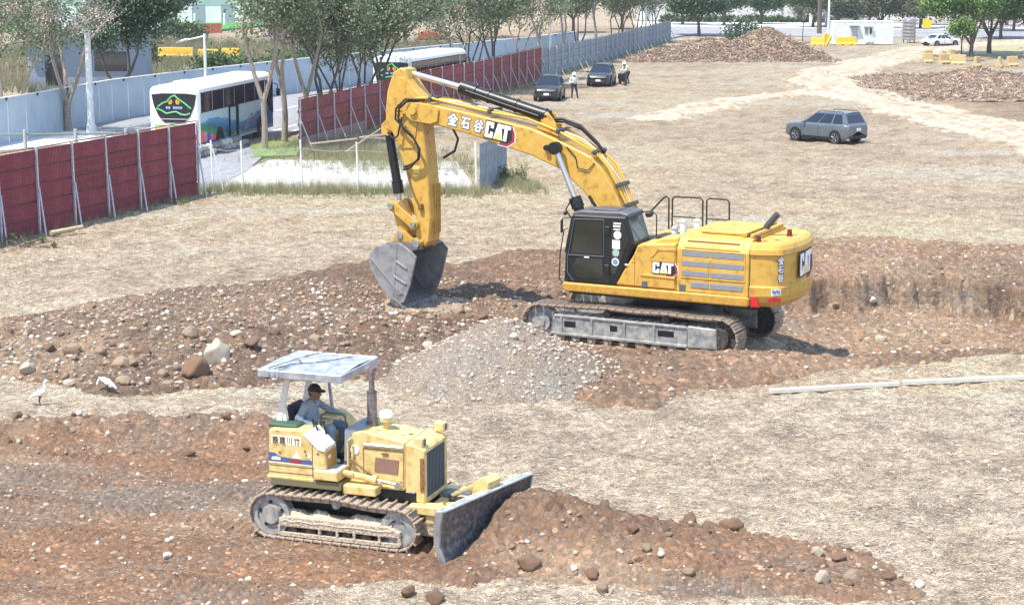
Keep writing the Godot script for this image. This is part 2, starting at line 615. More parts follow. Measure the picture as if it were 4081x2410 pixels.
func sd_poly(poly: PackedVector2Array, p: Vector2) -> float:
	var d := 1e9
	var inside := false
	var m := poly.size()
	var j := m - 1
	for i in m:
		var a := poly[i]
		var b := poly[j]
		var e := b - a
		var w := p - a
		var q := w - e * clampf(w.dot(e) / e.length_squared(), 0.0, 1.0)
		d = minf(d, q.length_squared())
		if (a.y > p.y) != (b.y > p.y) and p.x < e.x * (p.y - a.y) / e.y + a.x:
			inside = not inside
		j = i
	return sqrt(d) if inside else -sqrt(d)


func d_line(line: PackedVector2Array, p: Vector2) -> float:
	var d := 1e9
	for i in line.size() - 1:
		var e := line[i + 1] - line[i]
		var w := p - line[i]
		d = minf(d, (w - e * clampf(w.dot(e) / e.length_squared(), 0.0, 1.0)).length_squared())
	return sqrt(d)


func pit_edge(x: float) -> float:
	var z := -51.0
	if x < 8.7:
		z = lerpf(-50.6, -51.5, clampf((x - 4.0) / 4.7, 0, 1))
	elif x < 12.0:
		z = lerpf(-51.5, -52.2, (x - 8.7) / 3.3)
	else:
		z = lerpf(-52.2, -50.2, clampf((x - 12.0) / 3.0, 0, 1))
	return z


# how far the dug floor lies under the old ground
func pit(x: float, z: float) -> float:
	if z < -54.0 or z > -38.0 or x < -3.0:
		return 0.0
	var deep := 0.25 * smoothstep(-2.5, 2.0, x) + 0.62 * smoothstep(5.6, 8.6, x)
	var groove := absf(fmod(absf(x * 1.35 + 0.25 * n_mid.get_noise_2d(x * 6.0, 3.0)), 1.0) - 0.5) * 0.28
	var t := z - pit_edge(x) + 0.16 * n_fine.get_noise_2d(x * 0.8, z * 0.8) + 0.5 * n_mid.get_noise_2d(x * 3.0, z * 1.0) + groove * smoothstep(6.0, 9.0, x)
	var ramp := smoothstep(-0.05, 0.42, t)
	var near := -40.3 - 1.7 * smoothstep(7.0, 12.0, x)
	ramp *= 1.0 - smoothstep(near - 4.0, near, z)
	return deep * ramp


func ground_y(x: float, z: float) -> float:
	return 0.07 * n_big.get_noise_2d(x, z) + 0.025 * n_mid.get_noise_2d(x, z) - pit(x, z)


func soil_a_y(x: float, z: float) -> float:
	var s := sd_poly(soil_a, Vector2(x, z)) + 0.9 * n_mid.get_noise_2d(x * 0.7 + 50.0, z * 0.7) + 0.25 * n_fine.get_noise_2d(x, z)
	var k := smoothstep(-0.8, 0.7, s)
	var lump := 0.5 + 0.5 * n_mid.get_noise_2d(x * 1.6, z * 1.6 + 9.0)
	var clod := maxf(0.0, n_cell.get_noise_2d(x * 1.0, z * 1.0) + 0.75)
	var y := ground_y(x, z) - 0.30 + k * (0.36 + 0.10 * lump) + k * 0.10 * (n_fine.get_noise_2d(x * 1.3, z * 1.3)) + k * 0.05 * clod
	# the spoil bank on the far side of the excavator, thrown up behind the dug edge
	y += 0.30 * smoothstep(2.0, 6.0, x) * exp(-pow((z + 54.5) / 2.6, 2.0)) * (0.6 + 0.8 * lump)
	# churned ridge in front of the tracks
	y += 0.22 * exp(-pow((z + 40.2 + 0.10 * x) / 1.3, 2.0)) * smoothstep(0.5, 3.0, x) * (0.4 + lump) * (1.0 - smoothstep(9.0, 12.0, x))
	# loose stony heap left of the gravel
	y += 0.34 * exp(-pow((z + 43.2) / 2.6, 2.0)) * smoothstep(-16.0, -9.0, x) * (1.0 - smoothstep(-3.0, 0.5, x)) * (0.3 + 1.1 * lump)
	# the tracks have pressed the soil down beside them
	var mx := (x - 3.9) * -0.89 + (z + 45.6) * -0.455
	var mz := (x - 3.9) * 0.455 + (z + 45.6) * -0.89
	y -= 0.17 * smoothstep(3.6, 2.8, absf(mx - 0.2)) * smoothstep(2.5, 1.9, absf(mz))
	# hollow where the bucket bites
	y -= 0.46 * exp(-(pow((x + 2.35) / 1.1, 4.0) + pow((z + 48.6) / 1.25, 4.0)))
	return y


func berm_t(x: float, z: float) -> Vector2:   # along and across the spoil ridge ahead of the blade
	var a := Vector2(-0.35, -28.1)
	var b := Vector2(6.2, -26.5)
	var e := (b - a).normalized()
	var w := Vector2(x, z) - a
	return Vector2(w.dot(e), w.dot(Vector2(-e.y, e.x)))


func soil_b_y(x: float, z: float) -> float:
	var s := sd_poly(soil_b, Vector2(x, z)) + 0.6 * n_mid.get_noise_2d(x + 20.0, z) + 0.18 * n_fine.get_noise_2d(x, z)
	var k := smoothstep(-0.6, 0.5, s)
	var lump := 0.5 + 0.5 * n_mid.get_noise_2d(x * 2.2, z * 2.2 + 4.0)
	var y := ground_y(x, z) - 0.25 + k * 0.28
	# windrow along the far edge
	var rid := exp(-pow((z + 34.6 + 0.08 * (x + 8.0)) / 0.95, 2.0)) * (1.0 - smoothstep(-4.6, -2.6, x))
	var q := berm_t(x, z)
	var ahead := (x + 0.37) * 0.846 + (z + 28.05) * 0.532
	var along := smoothstep(-0.02, 0.14, ahead)
	var tall := lerpf(0.66, 0.44, smoothstep(0.2, 2.4, q.x)) * (1.0 - 0.78 * smoothstep(1.5, 5.5, q.x))
	var mound := along * tall * exp(-pow((q.y + lerpf(0.62, 0.15, smoothstep(0.2, 2.2, q.x))) / (0.92 - 0.2 * smoothstep(1.0, 5.0, q.x)), 2.0)) * (0.78 + 0.45 * lump)
	mound += along * 0.13 * (1.0 - smoothstep(4.0, 6.5, q.x)) * exp(-pow((q.y - 0.5) / 1.5, 2.0))
	var rough := clampf(rid + mound * 1.6, 0.0, 1.0)
	y += k * rid * (0.26 + 0.22 * lump) + mound
	y += k * (0.02 + 0.075 * rough) * n_fine.get_noise_2d(x * 1.5, z * 1.5) + k * rough * 0.075 * maxf(0.0, n_cell.get_noise_2d(x * 1.9, z * 1.9) + 0.8)
	# ruts and grouser prints left by the bulldozer's tracks
	var along_d := x * 0.946 + z * 0.324
	var across := -x * 0.324 + z * 0.946
	var lane := 0.5 + 0.5 * sin(across * 4.3 + 0.8 * n_mid.get_noise_2d(x, z))
	var printed := (1.0 - rough) * k * smoothstep(0.35, 0.75, lane) * smoothstep(-0.25, 0.25, n_big.get_noise_2d(x * 9.0, z * 9.0))
	y += printed * 0.038 * sin(along_d * 36.0 + 1.6 * n_mid.get_noise_2d(x * 2.0, z * 2.0)) + k * (1.0 - rough) * 0.075 * lane
	return y


func gravel_y(x: float, z: float) -> float:
	var d := Vector2((x + 0.25) / 1.08, (z + 39.9) / 1.05).length() + 0.22 * n_mid.get_noise_2d(x * 1.2, z * 1.2)
	var cone := 1.58 - 0.62 * sqrt(d * d + 0.16)
	return ground_y(x, z) + maxf(cone, -0.25) + 0.035 * n_fine.get_noise_2d(x * 1.4, z * 1.4)


func surface_y(x: float, z: float) -> float:
	var y := ground_y(x, z)
	if z > -62.0 and z < -36.0 and x > -19.0 and x < 22.0:
		y = maxf(y, soil_a_y(x, z))
	if z > -37.5 and x > -15.0 and x < 8.0:
		y = maxf(y, soil_b_y(x, z))
	if absf(x + 0.25) < 3.2 and absf(z + 39.9) < 3.2:
		y = maxf(y, gravel_y(x, z))
	return y


# a grid of points; cells whose four points are all refused are left out
func sheet(called: String, m: Material, pts: PackedVector3Array, cols: PackedColorArray, keep: PackedByteArray, w: int, h: int) -> MeshInstance3D:
	var nn := PackedVector3Array()
	nn.resize(w * h)
	for j in h:
		for i in w:
			var l := pts[j * w + maxi(i - 1, 0)]
			var r := pts[j * w + mini(i + 1, w - 1)]
			var u := pts[maxi(j - 1, 0) * w + i]
			var d := pts[mini(j + 1, h - 1) * w + i]
			nn[j * w + i] = (d - u).cross(r - l).normalized()
	var idx := PackedInt32Array()
	for j in h - 1:
		for i in w - 1:
			var a := j * w + i
			if keep.size() == 0 or keep[a] + keep[a + 1] + keep[a + w] + keep[a + w + 1] > 0:
				idx.push_back(a); idx.push_back(a + 1); idx.push_back(a + w)
				idx.push_back(a + 1); idx.push_back(a + w + 1); idx.push_back(a + w)
	var ar := []
	ar.resize(Mesh.ARRAY_MAX)
	ar[Mesh.ARRAY_VERTEX] = pts
	ar[Mesh.ARRAY_NORMAL] = nn
	ar[Mesh.ARRAY_COLOR] = cols
	ar[Mesh.ARRAY_INDEX] = idx
	var mesh := ArrayMesh.new()
	mesh.add_surface_from_arrays(Mesh.PRIMITIVE_TRIANGLES, ar)
	return put(called, mesh, m)


func mixc(a: Color, b: Color, t: float) -> Color:
	return a.lerp(b, clampf(t, 0.0, 1.0))


func straw_colour(x: float, z: float) -> Color:
	var p := Vector2(x, z)
	var c := Color(1.442, 1.226, 1.004)
	c = mixc(c, Color(1.496, 1.213, 0.918), 0.5 + 1.3 * n_big.get_noise_2d(x * 0.8 + 7.0, z * 0.5))
	c = mixc(c, Color(1.197, 0.993, 0.818), 0.35 + 1.5 * n_mid.get_noise_2d(x * 0.12, z * 0.12 + 30.0))
	c = mixc(c, Color(1.659, 1.471, 1.290), -0.15 + 2.0 * n_mid.get_noise_2d(x * 0.10 + 90.0, z * 0.30))
	if z > -38.0:
		c = mixc(c, Color(1.170, 1.006, 0.856), 0.75)
	# greyer litter and scraped bands
	c = mixc(c, Color(1.061, 0.877, 0.725), -0.05 + 1.1 * n_big.get_noise_2d(x * 0.4 - 60.0, z * 1.6))
	if z < -70.0 and x > 27.0 and z > -150.0:
		c = mixc(c, Color(0.898, 0.697, 0.546), smoothstep(27.0, 31.0, x + 2.0 * n_mid.get_noise_2d(x * 0.3, z * 0.3)) * 0.75)
	# speckle of bare soil between the litter
	var k := n_fine.get_noise_2d(x * 0.55 - 40.0, z * 0.42) + 0.6 * n_mid.get_noise_2d(x * 1.1, z * 0.9 - 70.0)
	c = Color(minf(c.r * 0.70, 1.0), minf(c.g * 0.735, 0.95), minf(c.b * 0.76, 0.88))
	return c * (1.0 + 0.36 * clampf(k, -1.0, 0.5)) if z > -230.0 else c


func make_ground() -> void:
	var straw := litter_textures(1024, 34000, 4.0, 22.0, 11)
	var m := earth(straw, 4.6, 10.0)
	var w := 400
	var zs := PackedFloat32Array()
	var z := -16.0
	var step := 0.12
	while z > -560.0:
		zs.push_back(z)
		if z < -58.0:
			step *= 1.013
		elif z > -23.0:
			step = 0.3
		else:
			step = 0.115
		z -= step
	zs.reverse()
	var h := zs.size()
	var pts := PackedVector3Array()
	var cols := PackedColorArray()
	pts.resize(w * h)
	cols.resize(w * h)
	for j in h:
		var half := 10.0 + 0.40 * -zs[j]
		for i in w:
			var u := 2.0 * i / (w - 1.0) - 1.0
			var x := half * u
			var y := ground_y(x, zs[j])
			if zs[j] > -75.0:
				y += 0.05 * n_fine.get_noise_2d(x, zs[j]) + 0.03 * n_fine.get_noise_2d(x * 2.6, zs[j] * 2.6 + 17.0)
			elif zs[j] > -225.0:
				y += 0.10 * n_fine.get_noise_2d(x * 0.5, zs[j] * 0.4)
			else:
				y -= 0.02
			pts[j * w + i] = Vector3(x, y, zs[j])
			cols[j * w + i] = straw_colour(x, zs[j])
	tag(sheet("ground", m, pts, cols, PackedByteArray(), w, h), "cleared site ground strewn with pale straw and wood chips", "", "", "structure")

	var mt := earth(litter_textures(512, 5000, 3.0, 10.0, 25), 5.0, 4.0)
	patch("dirt_track", mt, 4.0, 62.0, -216.0, -70.0, 0.34, track_y, track_colour, "pale dusty vehicle track curving across the site")
	var peb := pebble_textures(1024, 9000, 2.0, 34.0, 0.14, 21)
	var ms := earth(peb, 3.3, 4.0)
	patch("soil", ms, -18.5, 20.0, -62.0, -36.2, 0.075, soil_a_y, soil_a_colour, "churned red brown soil around the excavator")
	var peb2 := pebble_textures(1024, 7000, 2.0, 26.0, 0.11, 22)
	var ms2 := earth(peb2, 2.6, 3.2)
	patch("soil", ms2, -13.0, 7.2, -37.6, -22.6, 0.05, soil_b_y, soil_b_colour, "red brown soil that the bulldozer levels and heaps ahead of its blade")
	var grav := pebble_textures(1024, 16000, 2.0, 18.0, 0.15, 23)
	var mg := earth(grav, 1.9, 4.0)
	var gh: Node3D = patch("gravel_heap", mg, -3.3, 2.8, -43.0, -36.8, 0.045, gravel_y, gravel_colour, "")
	tag(gh, "grey cone of loose gravel heaped in front of the excavator's track", "gravel heap")


func track_d(x: float, z: float) -> float:
	var p := Vector2(x, z)
	return minf(d_line(track_road, p), d_line(track_road2, p) + 1.3) + 1.6 * n_mid.get_noise_2d(x * 0.25, z * 0.25) + 0.5 * n_fine.get_noise_2d(x * 0.4, z * 0.4)


func track_y(x: float, z: float) -> float:
	var d := track_d(x, z)
	var far := 0.03 + 0.0004 * -z
	return ground_y(x, z) - 0.3 + (0.38 + far) * smoothstep(5.0, 1.6, d + 1.1 * n_fine.get_noise_2d(x * 0.9, z * 0.6)) - 0.05 * smoothstep(0.5, 0.9, absf(sin(d * 1.7))) + 0.04 * n_fine.get_noise_2d(x * 0.5, z * 0.5)


func track_colour(x: float, z: float) -> Color:
	var d := track_d(x, z)
	var c := mixc(Color(1.0, 0.97, 0.92), Color(0.97, 0.90, 0.80), 0.3 + 1.2 * n_mid.get_noise_2d(x * 0.3, z * 0.2))
	return mixc(c, Color(0.74, 0.63, 0.52), 0.8 * smoothstep(0.45, 0.95, absf(sin(d * 1.7))) * (0.6 + n_mid.get_noise_2d(x * 0.5, z * 0.2)))


func soil_a_colour(x: float, z: float) -> Color:
	var c := Color(0.45, 0.29, 0.20)
	c = mixc(c, Color(0.36, 0.25, 0.185), 0.35 + 1.5 * n_mid.get_noise_2d(x * 0.35, z * 0.5 + 3.0))
	c = mixc(c, Color(0.62, 0.47, 0.34), -0.1 + 1.6 * n_big.get_noise_2d(x * 2.2 + 40.0, z * 2.2))
	if x > 1.0:
		c = mixc(c, Color(0.68, 0.47, 0.32), 0.55 * smoothstep(1.0, 6.0, x) * (0.75 + n_mid.get_noise_2d(x * 0.5, z * 0.5)))
		var bank := pit(x, z)
		var face := smoothstep(0.12, 0.35, bank) * (1.0 - smoothstep(0.75, 0.86, bank)) * smoothstep(6.5, 8.5, x) * (1.0 - smoothstep(-49.0, -47.5, z))
		c = mixc(c, Color(0.60, 0.50, 0.41), face * (0.25 + 0.9 * n_mid.get_noise_2d(x * 0.6 + 2.0, z)))
	if x < 0.5:
		c = mixc(c, Color(0.335, 0.235, 0.175), 0.75 * smoothstep(0.5, -2.0, x) * (0.85 + 0.6 * n_mid.get_noise_2d(x * 0.4 + 3.0, z * 0.4)))
	if x < -8.0:
		c = mixc(c, Color(0.68, 0.50, 0.35), smoothstep(-8.0, -12.0, x) * (0.25 + n_mid.get_noise_2d(x * 0.3, z * 0.9)))
	return c


func soil_b_colour(x: float, z: float) -> Color:
	var c := Color(0.47, 0.29, 0.195)
	c = mixc(c, Color(0.57, 0.34, 0.215), 0.4 + 2.0 * n_mid.get_noise_2d(x * 0.35 + 11.0, z * 0.6))
	c = mixc(c, Color(0.46, 0.36, 0.29), 0.15 + 1.8 * n_mid.get_noise_2d(x * 0.25 - 31.0, z * 0.7 + 8.0))
	c = mixc(c, Color(0.70, 0.52, 0.37), -0.2 + 1.8 * n_big.get_noise_2d(x * 4.0, z * 6.0))
	var across := -x * 0.324 + z * 0.946
	c = mixc(c, Color(0.62, 0.37, 0.235), 0.55 * smoothstep(0.45, 0.85, 0.5 + 0.5 * sin(across * 4.3 + 0.8 * n_mid.get_noise_2d(x, z))) * (0.5 + n_mid.get_noise_2d(x * 0.3, z * 1.2)))
	var q := berm_t(x, z)
	if q.x > -0.6:
		c = mixc(c, Color(0.40, 0.265, 0.195), 0.85 * smoothstep(1.6, 0.3, absf(q.y + 0.35)) * (1.0 - smoothstep(2.6, 5.0, q.x)))
	return c


func gravel_colour(x: float, z: float) -> Color:
	var c := Color(0.68, 0.555, 0.445)
	c = mixc(c, Color(0.56, 0.42, 0.33), 0.1 + 1.3 * n_mid.get_noise_2d(x * 0.5, z * 0.5))
	return mixc(c, Color(0.66, 0.60, 0.53), 1.6 * n_mid.get_noise_2d(x * 0.9 + 5.0, z * 0.9))


func patch(called: String, m: Material, x0: float, x1: float, z0: float, z1: float, cell: float, fy: Callable, fc: Callable, label: String) -> MeshInstance3D:
	var w := int((x1 - x0) / cell) + 1
	var h := int((z1 - z0) / cell) + 1
	var pts := PackedVector3Array()
	var cols := PackedColorArray()
	var keep := PackedByteArray()
	pts.resize(w * h)
	cols.resize(w * h)
	keep.resize(w * h)
	for j in h:
		for i in w:
			var x := x0 + i * cell
			var z := z0 + j * cell
			var y: float = fy.call(x, z)
			pts[j * w + i] = Vector3(x, y, z)
			if y > ground_y(x, z) - 0.06:
				keep[j * w + i] = 1
				cols[j * w + i] = fc.call(x, z)
	var o := sheet(called, m, pts, cols, keep, w, h)
	if label:
		tag(o, label, "", "", "structure")
	return o


# ---------------------------------------------------------------- stones and litter
func rock_mesh(seed_: int, rings: int, seg: int, rough := 0.18) -> ArrayMesh:
	var b := MB.new()
	var fn := FastNoiseLite.new()
	fn.seed = seed_
	fn.frequency = 0.9
	fn.fractal_octaves = 3
	var rows := []
	for i in rings + 1:
		var a := -PI / 2 + PI * i / rings
		var r := PackedVector3Array()
		for k in seg:
			var t := -TAU * k / seg
			var d := Vector3(cos(a) * cos(t), sin(a), cos(a) * sin(t))
			if i == 0 or i == rings:
				d = Vector3(0.0005 * cos(t), sin(a), 0.0005 * sin(t))
			var s := 1.0 + rough * 2.0 * fn.get_noise_3d(d.x * 1.2, d.y * 1.2, d.z * 1.2) + rough * 0.35 * fn.get_noise_3d(d.x * 5.0, d.y * 5.0, d.z * 5.0)
			# cut a few flat facets
			for f in 8:
				var nrm := Vector3(sin(seed_ * 1.7 + f * 2.1), 0.6 * cos(seed_ * 0.9 + f * 1.3), cos(seed_ * 2.3 + f * 2.9)).normalized()
				var q := d.dot(nrm)
				if q * s > 0.76:
					s = 0.76 / q
			r.push_back(d * s)
		rows.push_back(r)
	b.skin(rows, true, true)
	return b.mesh()


var rocks: Array = []


func scatter_stones() -> void:
	rng.seed = 77
	for i in 5:
		rocks.push_back(rock_mesh(i + 3, 5, 8))
	var tones := [Color(0.52, 0.45, 0.37), Color(0.40, 0.29, 0.215), Color(0.34, 0.26, 0.205), Color(0.66, 0.60, 0.53), Color(0.80, 0.77, 0.72), Color(0.45, 0.33, 0.23), Color(0.30, 0.235, 0.195)]
	var xf := [[], [], [], [], []]
	var cs := [[], [], [], [], []]
	var tries := 0
	var made := 0
	while made < 14000 and tries < 80000:
		tries += 1
		var x := 0.0
		var z := 0.0
		var size := 0.014 + 0.055 * pow(rng.randf(), 4.0)
		var zone := rng.randf()
		if zone < 0.42:
			x = rng.randf_range(-15.0, 2.0)
			z = rng.randf_range(-52.0, -38.0)
			if sd_poly(soil_a, Vector2(x, z)) < 0.0:
				continue
			size *= 1.25
		elif zone < 0.57:
			x = rng.randf_range(0.0, 16.0)
			z = rng.randf_range(-60.0, -37.0)
			if sd_poly(soil_a, Vector2(x, z)) < -0.2:
				continue
		elif zone < 0.83:
			x = rng.randf_range(-10.5, 7.0)
			z = rng.randf_range(-37.0, -23.5)
			if sd_poly(soil_b, Vector2(x, z)) < -0.25:
				continue
			if z > -33.0 and rng.randf() < 0.45:
				continue
			size *= 0.85
		elif zone < 0.94:
			x = rng.randf_range(-3.1, 2.7)
			z = rng.randf_range(-42.8, -36.8)
			if Vector2(x + 0.25, z + 39.9).length() > 2.7:
				continue
			size *= 0.9
		else:
			x = rng.randf_range(-11.0, 14.0)
			z = rng.randf_range(-48.0, -24.0)
		var y := surface_y(x, z)
		var k := rng.randi() % 5
		var t: Color = tones[[0, 1, 2, 5, 6, 1, 5][rng.randi() % 7]] if rng.randf() < 0.86 else tones[3 + rng.randi() % 2]
		t = t * rng.randf_range(0.6, 1.0)
		if zone >= 0.83:
			t = Color(0.42, 0.36, 0.30) * rng.randf_range(0.7, 1.45)
		var s := Vector3(size * rng.randf_range(0.8, 1.5), size * rng.randf_range(0.55, 0.9), size * rng.randf_range(0.7, 1.1))
		xf[k].push_back(Transform3D(Basis(Vector3.UP, rng.randf() * TAU) * Basis(Vector3.RIGHT, rng.randfn(0, 0.3)) * Basis.from_scale(s), Vector3(x, y + s.y * 0.2, z)))
		cs[k].push_back(t)
		made += 1
	for k in 5:
		tag(crowd("loose_stones", rocks[k], M.tint, xf[k], cs[k]), "small loose stones lying in and on the dug soil and gravel", "", "", "stuff")
	# straw, bark and wood chips on the cleared ground
	var chip := MB.new()
	chip.box(Vector3(0.25, 0, 0), Vector3(0.5, 0.10, 0.22), Basis(Vector3.FORWARD, 0.14))
	chip.box(Vector3(-0.25, 0, 0), Vector3(0.5, 0.10, 0.20), Basis(Vector3.FORWARD, -0.14))
	var lx := []
	var lc := []
	while lx.size() < 60000:
		var z := -23.5 - 62.0 * pow(rng.randf(), 1.5)
		var half := 4.0 + 0.30 * -z
		var x := rng.randf_range(-half, half)
		var p := Vector2(x, z)
		if sd_poly(soil_b, p) > 0.0 or (sd_poly(soil_a, p) > 0.1 and rng.randf() < 0.97) or (x < -9.0 and z < -60.0 and x < -13.5 - 0.36 * (z + 70.0)):
			continue
		if Vector2(x + 0.25, z + 39.9).length() < 2.5:
			continue
		var l := rng.randf_range(0.03, 0.085) * (1.0 + pow(rng.randf(), 7.0) * 2.0) * (0.8 if z > -40.0 else 1.2)
		var wd := rng.randf_range(0.25, 0.7)
		var tone := rng.randf()
		var c := Color(0.66, 0.57, 0.47).lerp(Color(0.20, 0.15, 0.115), tone * tone) * rng.randf_range(0.75, 1.2)
		if rng.randf() < 0.06:
			c = Color(0.78, 0.74, 0.68)
		lx.push_back(Transform3D(Basis(Vector3.UP, rng.randfn(0.0, 0.9)) * Basis(Vector3.FORWARD, rng.randfn(0, 0.15)) * Basis(Vector3.RIGHT, rng.randfn(0, 0.3)) * Basis.from_scale(Vector3(l, l * rng.randf_range(0.3, 0.7), l * wd)), Vector3(x, ground_y(x, z) + 0.012 + 0.03 * n_fine.get_noise_2d(x, z), z)))
		lc.push_back(c)
	tag(crowd("wood_chip_litter", chip.mesh(), M.tint, lx, lc), "wood chips, bark and straw littering the cleared ground", "", "", "stuff")


# ---------------------------------------------------------------- marks and lettering
func bx(b: MB, x0: float, x1: float, y0: float, y1: float, z0: float, z1: float, bev := 0.0) -> void:
	b.box(Vector3(x0 + x1, y0 + y1, z0 + z1) * 0.5, Vector3(absf(x1 - x0), absf(y1 - y0), absf(z1 - z0)), Basis(), bev)


const GLYPHS := {
	"jin": [.5, 1, .02, .58, .5, 1, .98, .58, .3, .62, .7, .62, .2, .4, .8, .4, .5, .62, .5, .05, .3, .3, .38, .12, .7, .3, .62, .12, .08, .03, .92, .03],
	"shi": [.08, .92, .92, .92, .45, .92, .08, .3, .32, .5, .85, .5, .32, .5, .32, .05, .85, .5, .85, .05, .32, .07, .85, .07],
	"gu": [.35, .98, .12, .75, .65, .98, .88, .75, .5, .75, .05, .38, .5, .75, .95, .38, .28, .38, .72, .38, .28, .38, .28, .02, .72, .38, .72, .02, .28, .02, .72, .02],
	"zhu": [.2, .98, .05, .7, .12, .75, .48, .75, .28, .75, .28, .02, .65, .98, .52, .7, .6, .75, .97, .75, .78, .75, .78, .05, .78, .05, .66, .12],
	"chuan": [.16, .95, .03, .05, .5, .88, .5, .15, .87, .95, .87, .02],
	"jian": [.38, .9, .9, .9, .3, .75, 1, .75, .38, .6, .9, .6, .42, .45, .9, .45, .36, .3, .96, .3, .65, 1, .65, .15, .9, .9, .9, .6, .03, .9, .28, .9, .28, .9, .1, .6, .1, .6, .28, .6, .28, .6, .02, .08, .1, .35, .35, .1, .35, .1, 1, .05],
	"she": [.05, .92, .42, .92, .02, .78, .46, .78, .08, .64, .4, .64, .08, .5, .4, .5, .1, .36, .38, .36, .1, .36, .1, .08, .38, .36, .38, .08, .1, .08, .38, .08, .6, .95, .6, .75, .6, .75, .52, .62, .6, .95, .85, .95, .85, .95, .85, .68, .85, .68, .97, .68, .55, .5, .92, .5, .92, .5, .5, .03, .6, .42, .98, .03],
}


func glyph(b: MB, name_: String, xf: Transform3D, wide: float, depth: float) -> void:
	var s: Array = GLYPHS[name_]
	for i in range(0, s.size(), 4):
		var p := Vector2(s[i], s[i + 1])
		var q := Vector2(s[i + 2], s[i + 3])
		var d := (q - p).normalized() * wide * 0.5
		var e := Vector2(-d.y, d.x)
		var lift := depth + 0.0008 * (i / 4)
		b.prism(PackedVector2Array([p - d - e, q + d - e, q + d + e, p - d + e]), 0.0, lift / maxf(xf.basis.z.length(), 0.001), 0.0, xf)


# the white three-letter mark with its hexagon; xf puts a unit letter height on the surface, z outwards
func maker_mark(parent: Node3D, xf: Transform3D) -> void:
	var o := Node3D.new()
	o.name = "maker_mark"
	parent.add_child(o, true)
	var b := MB.new()
	b.prism(pv([1.05, -0.34, 1.78, -0.34, 2.30, 0.08, 2.22, 0.66, 1.95, 1.04, 1.45, 1.04]), 0.0, 0.004, 0.0, xf)
	part("hexagon_outline", b, M.white_print, o)
	b = MB.new()
	b.prism(pv([1.10, -0.29, 1.75, -0.29, 2.24, 0.10, 2.16, 0.63, 1.92, 0.99, 1.48, 0.99]), 0.0, 0.008, 0.0, xf)
	part("hexagon", b, M.red_print, o)
	b = MB.new()
	b.prism(pv([1.30, -0.12, 1.70, -0.12, 2.02, 0.16, 1.97, 0.55, 1.80, 0.86, 1.50, 0.86]), 0.0, 0.012, 0.0, xf)
	part("hexagon_core", b, M.black_print, o)
	b = MB.new()
	b.prism(pv([-0.06, -0.02, 0.02, -0.08, 1.70, -0.08, 1.71, 0.70, 1.92, 0.70, 1.92, 1.06, 0.0, 1.06, -0.06, 1.0]), 0.0, 0.016, 0.0, xf)
	part("letter_outline", b, M.black_print, o)
	b = MB.new()
	b.prism(pv([0.05, 0, 0.55, 0, 0.6, 0.05, 0.6, 0.40, 0.38, 0.40, 0.38, 0.22, 0.24, 0.22, 0.24, 0.78, 0.38, 0.78, 0.38, 0.62, 0.6, 0.62, 0.6, 0.95, 0.55, 1, 0.05, 1, 0, 0.95, 0, 0.05]), 0.0, 0.022, 0.0, xf)
	b.prism(pv([0.66, 0, 0.86, 1, 1.14, 1, 1.34, 0]), 0.0, 0.021, 0.0, xf)
	b.prism(pv([1.19, 1, 1.86, 1, 1.86, 0.76, 1.64, 0.76, 1.64, 0, 1.40, 0, 1.40, 0.76, 1.19, 0.76]), 0.0, 0.022, 0.0, xf)
	part("letters", b, M.white_print, o)
	b = MB.new()
	b.prism(pv([0.62, 0, 1.0, 0.44, 1.38, 0]), 0.0, 0.026, 0.0, xf)
	part("triangle", b, M.yellow_print, o)


# closed path of a crawler track in the x-y plane, as points at an even pitch: [position, direction]
func track_loop(poly: PackedVector2Array, count: int) -> Array:
	var total := 0.0
	for i in poly.size():
		total += poly[i].distance_to(poly[(i + 1) % poly.size()])
	var res := []
	var i := 0
	var run := 0.0
	for k in count:
		var want := total * k / count
		while run + poly[i].distance_to(poly[(i + 1) % poly.size()]) < want:
			run += poly[i].distance_to(poly[(i + 1) % poly.size()])
			i += 1
		var a := poly[i]
		var e := poly[(i + 1) % poly.size()]
		res.push_back([a.lerp(e, (want - run) / maxf(a.distance_to(e), 1e-5)), (e - a).normalized()])
	# smooth the directions
	var out_ := []
	for k in count:
		var d: Vector2 = (res[(k + 1) % count][0] - res[(k + count - 1) % count][0]).normalized()
		out_.push_back([res[k][0], d])
	return out_


func arc(c: Vector2, r: float, a0: float, a1: float, n: int) -> Array:
	var res := []
	for i in n + 1:
		var a := deg_to_rad(lerpf(a0, a1, float(i) / n))
		res.push_back(c + r * Vector2(cos(a), sin(a)))
	return res


func crawler(parent: Node3D, poly: PackedVector2Array, count: int, zc: float, wide: float, pitch: float, bar: float, m: Material) -> void:
	var b := MB.new()
	b.box(Vector3(0, 0, 0), Vector3(pitch * 0.94, 0.035, wide), Basis(), 0.006)
	b.box(Vector3(pitch * 0.34, bar * 0.5 + 0.012, 0), Vector3(0.028, bar, wide), Basis(), 0.006)
	if bar < 0.05:
		b.box(Vector3(0, bar * 0.4 + 0.012, 0), Vector3(0.022, bar * 0.8, wide), Basis(), 0.005)
		b.box(Vector3(-pitch * 0.34, bar * 0.4 + 0.012, 0), Vector3(0.022, bar * 0.8, wide), Basis(), 0.005)
	bx(b, -pitch * 0.52, pitch * 0.52, -0.10, -0.015, -0.10, -0.05)
	bx(b, -pitch * 0.52, pitch * 0.52, -0.10, -0.015, 0.05, 0.10)
	var mesh := b.mesh()
	for t in track_loop(poly, count):
		var o := put("track_shoe", mesh, m, parent)
		var d: Vector2 = t[1]
		var x := Vector3(d.x, d.y, 0)
		# the path runs with the outside on its right-hand side
		var y := Vector3(d.y, -d.x, 0)
		o.transform = Transform3D(Basis(x, y, x.cross(y)), Vector3(t[0].x, t[0].y, zc))


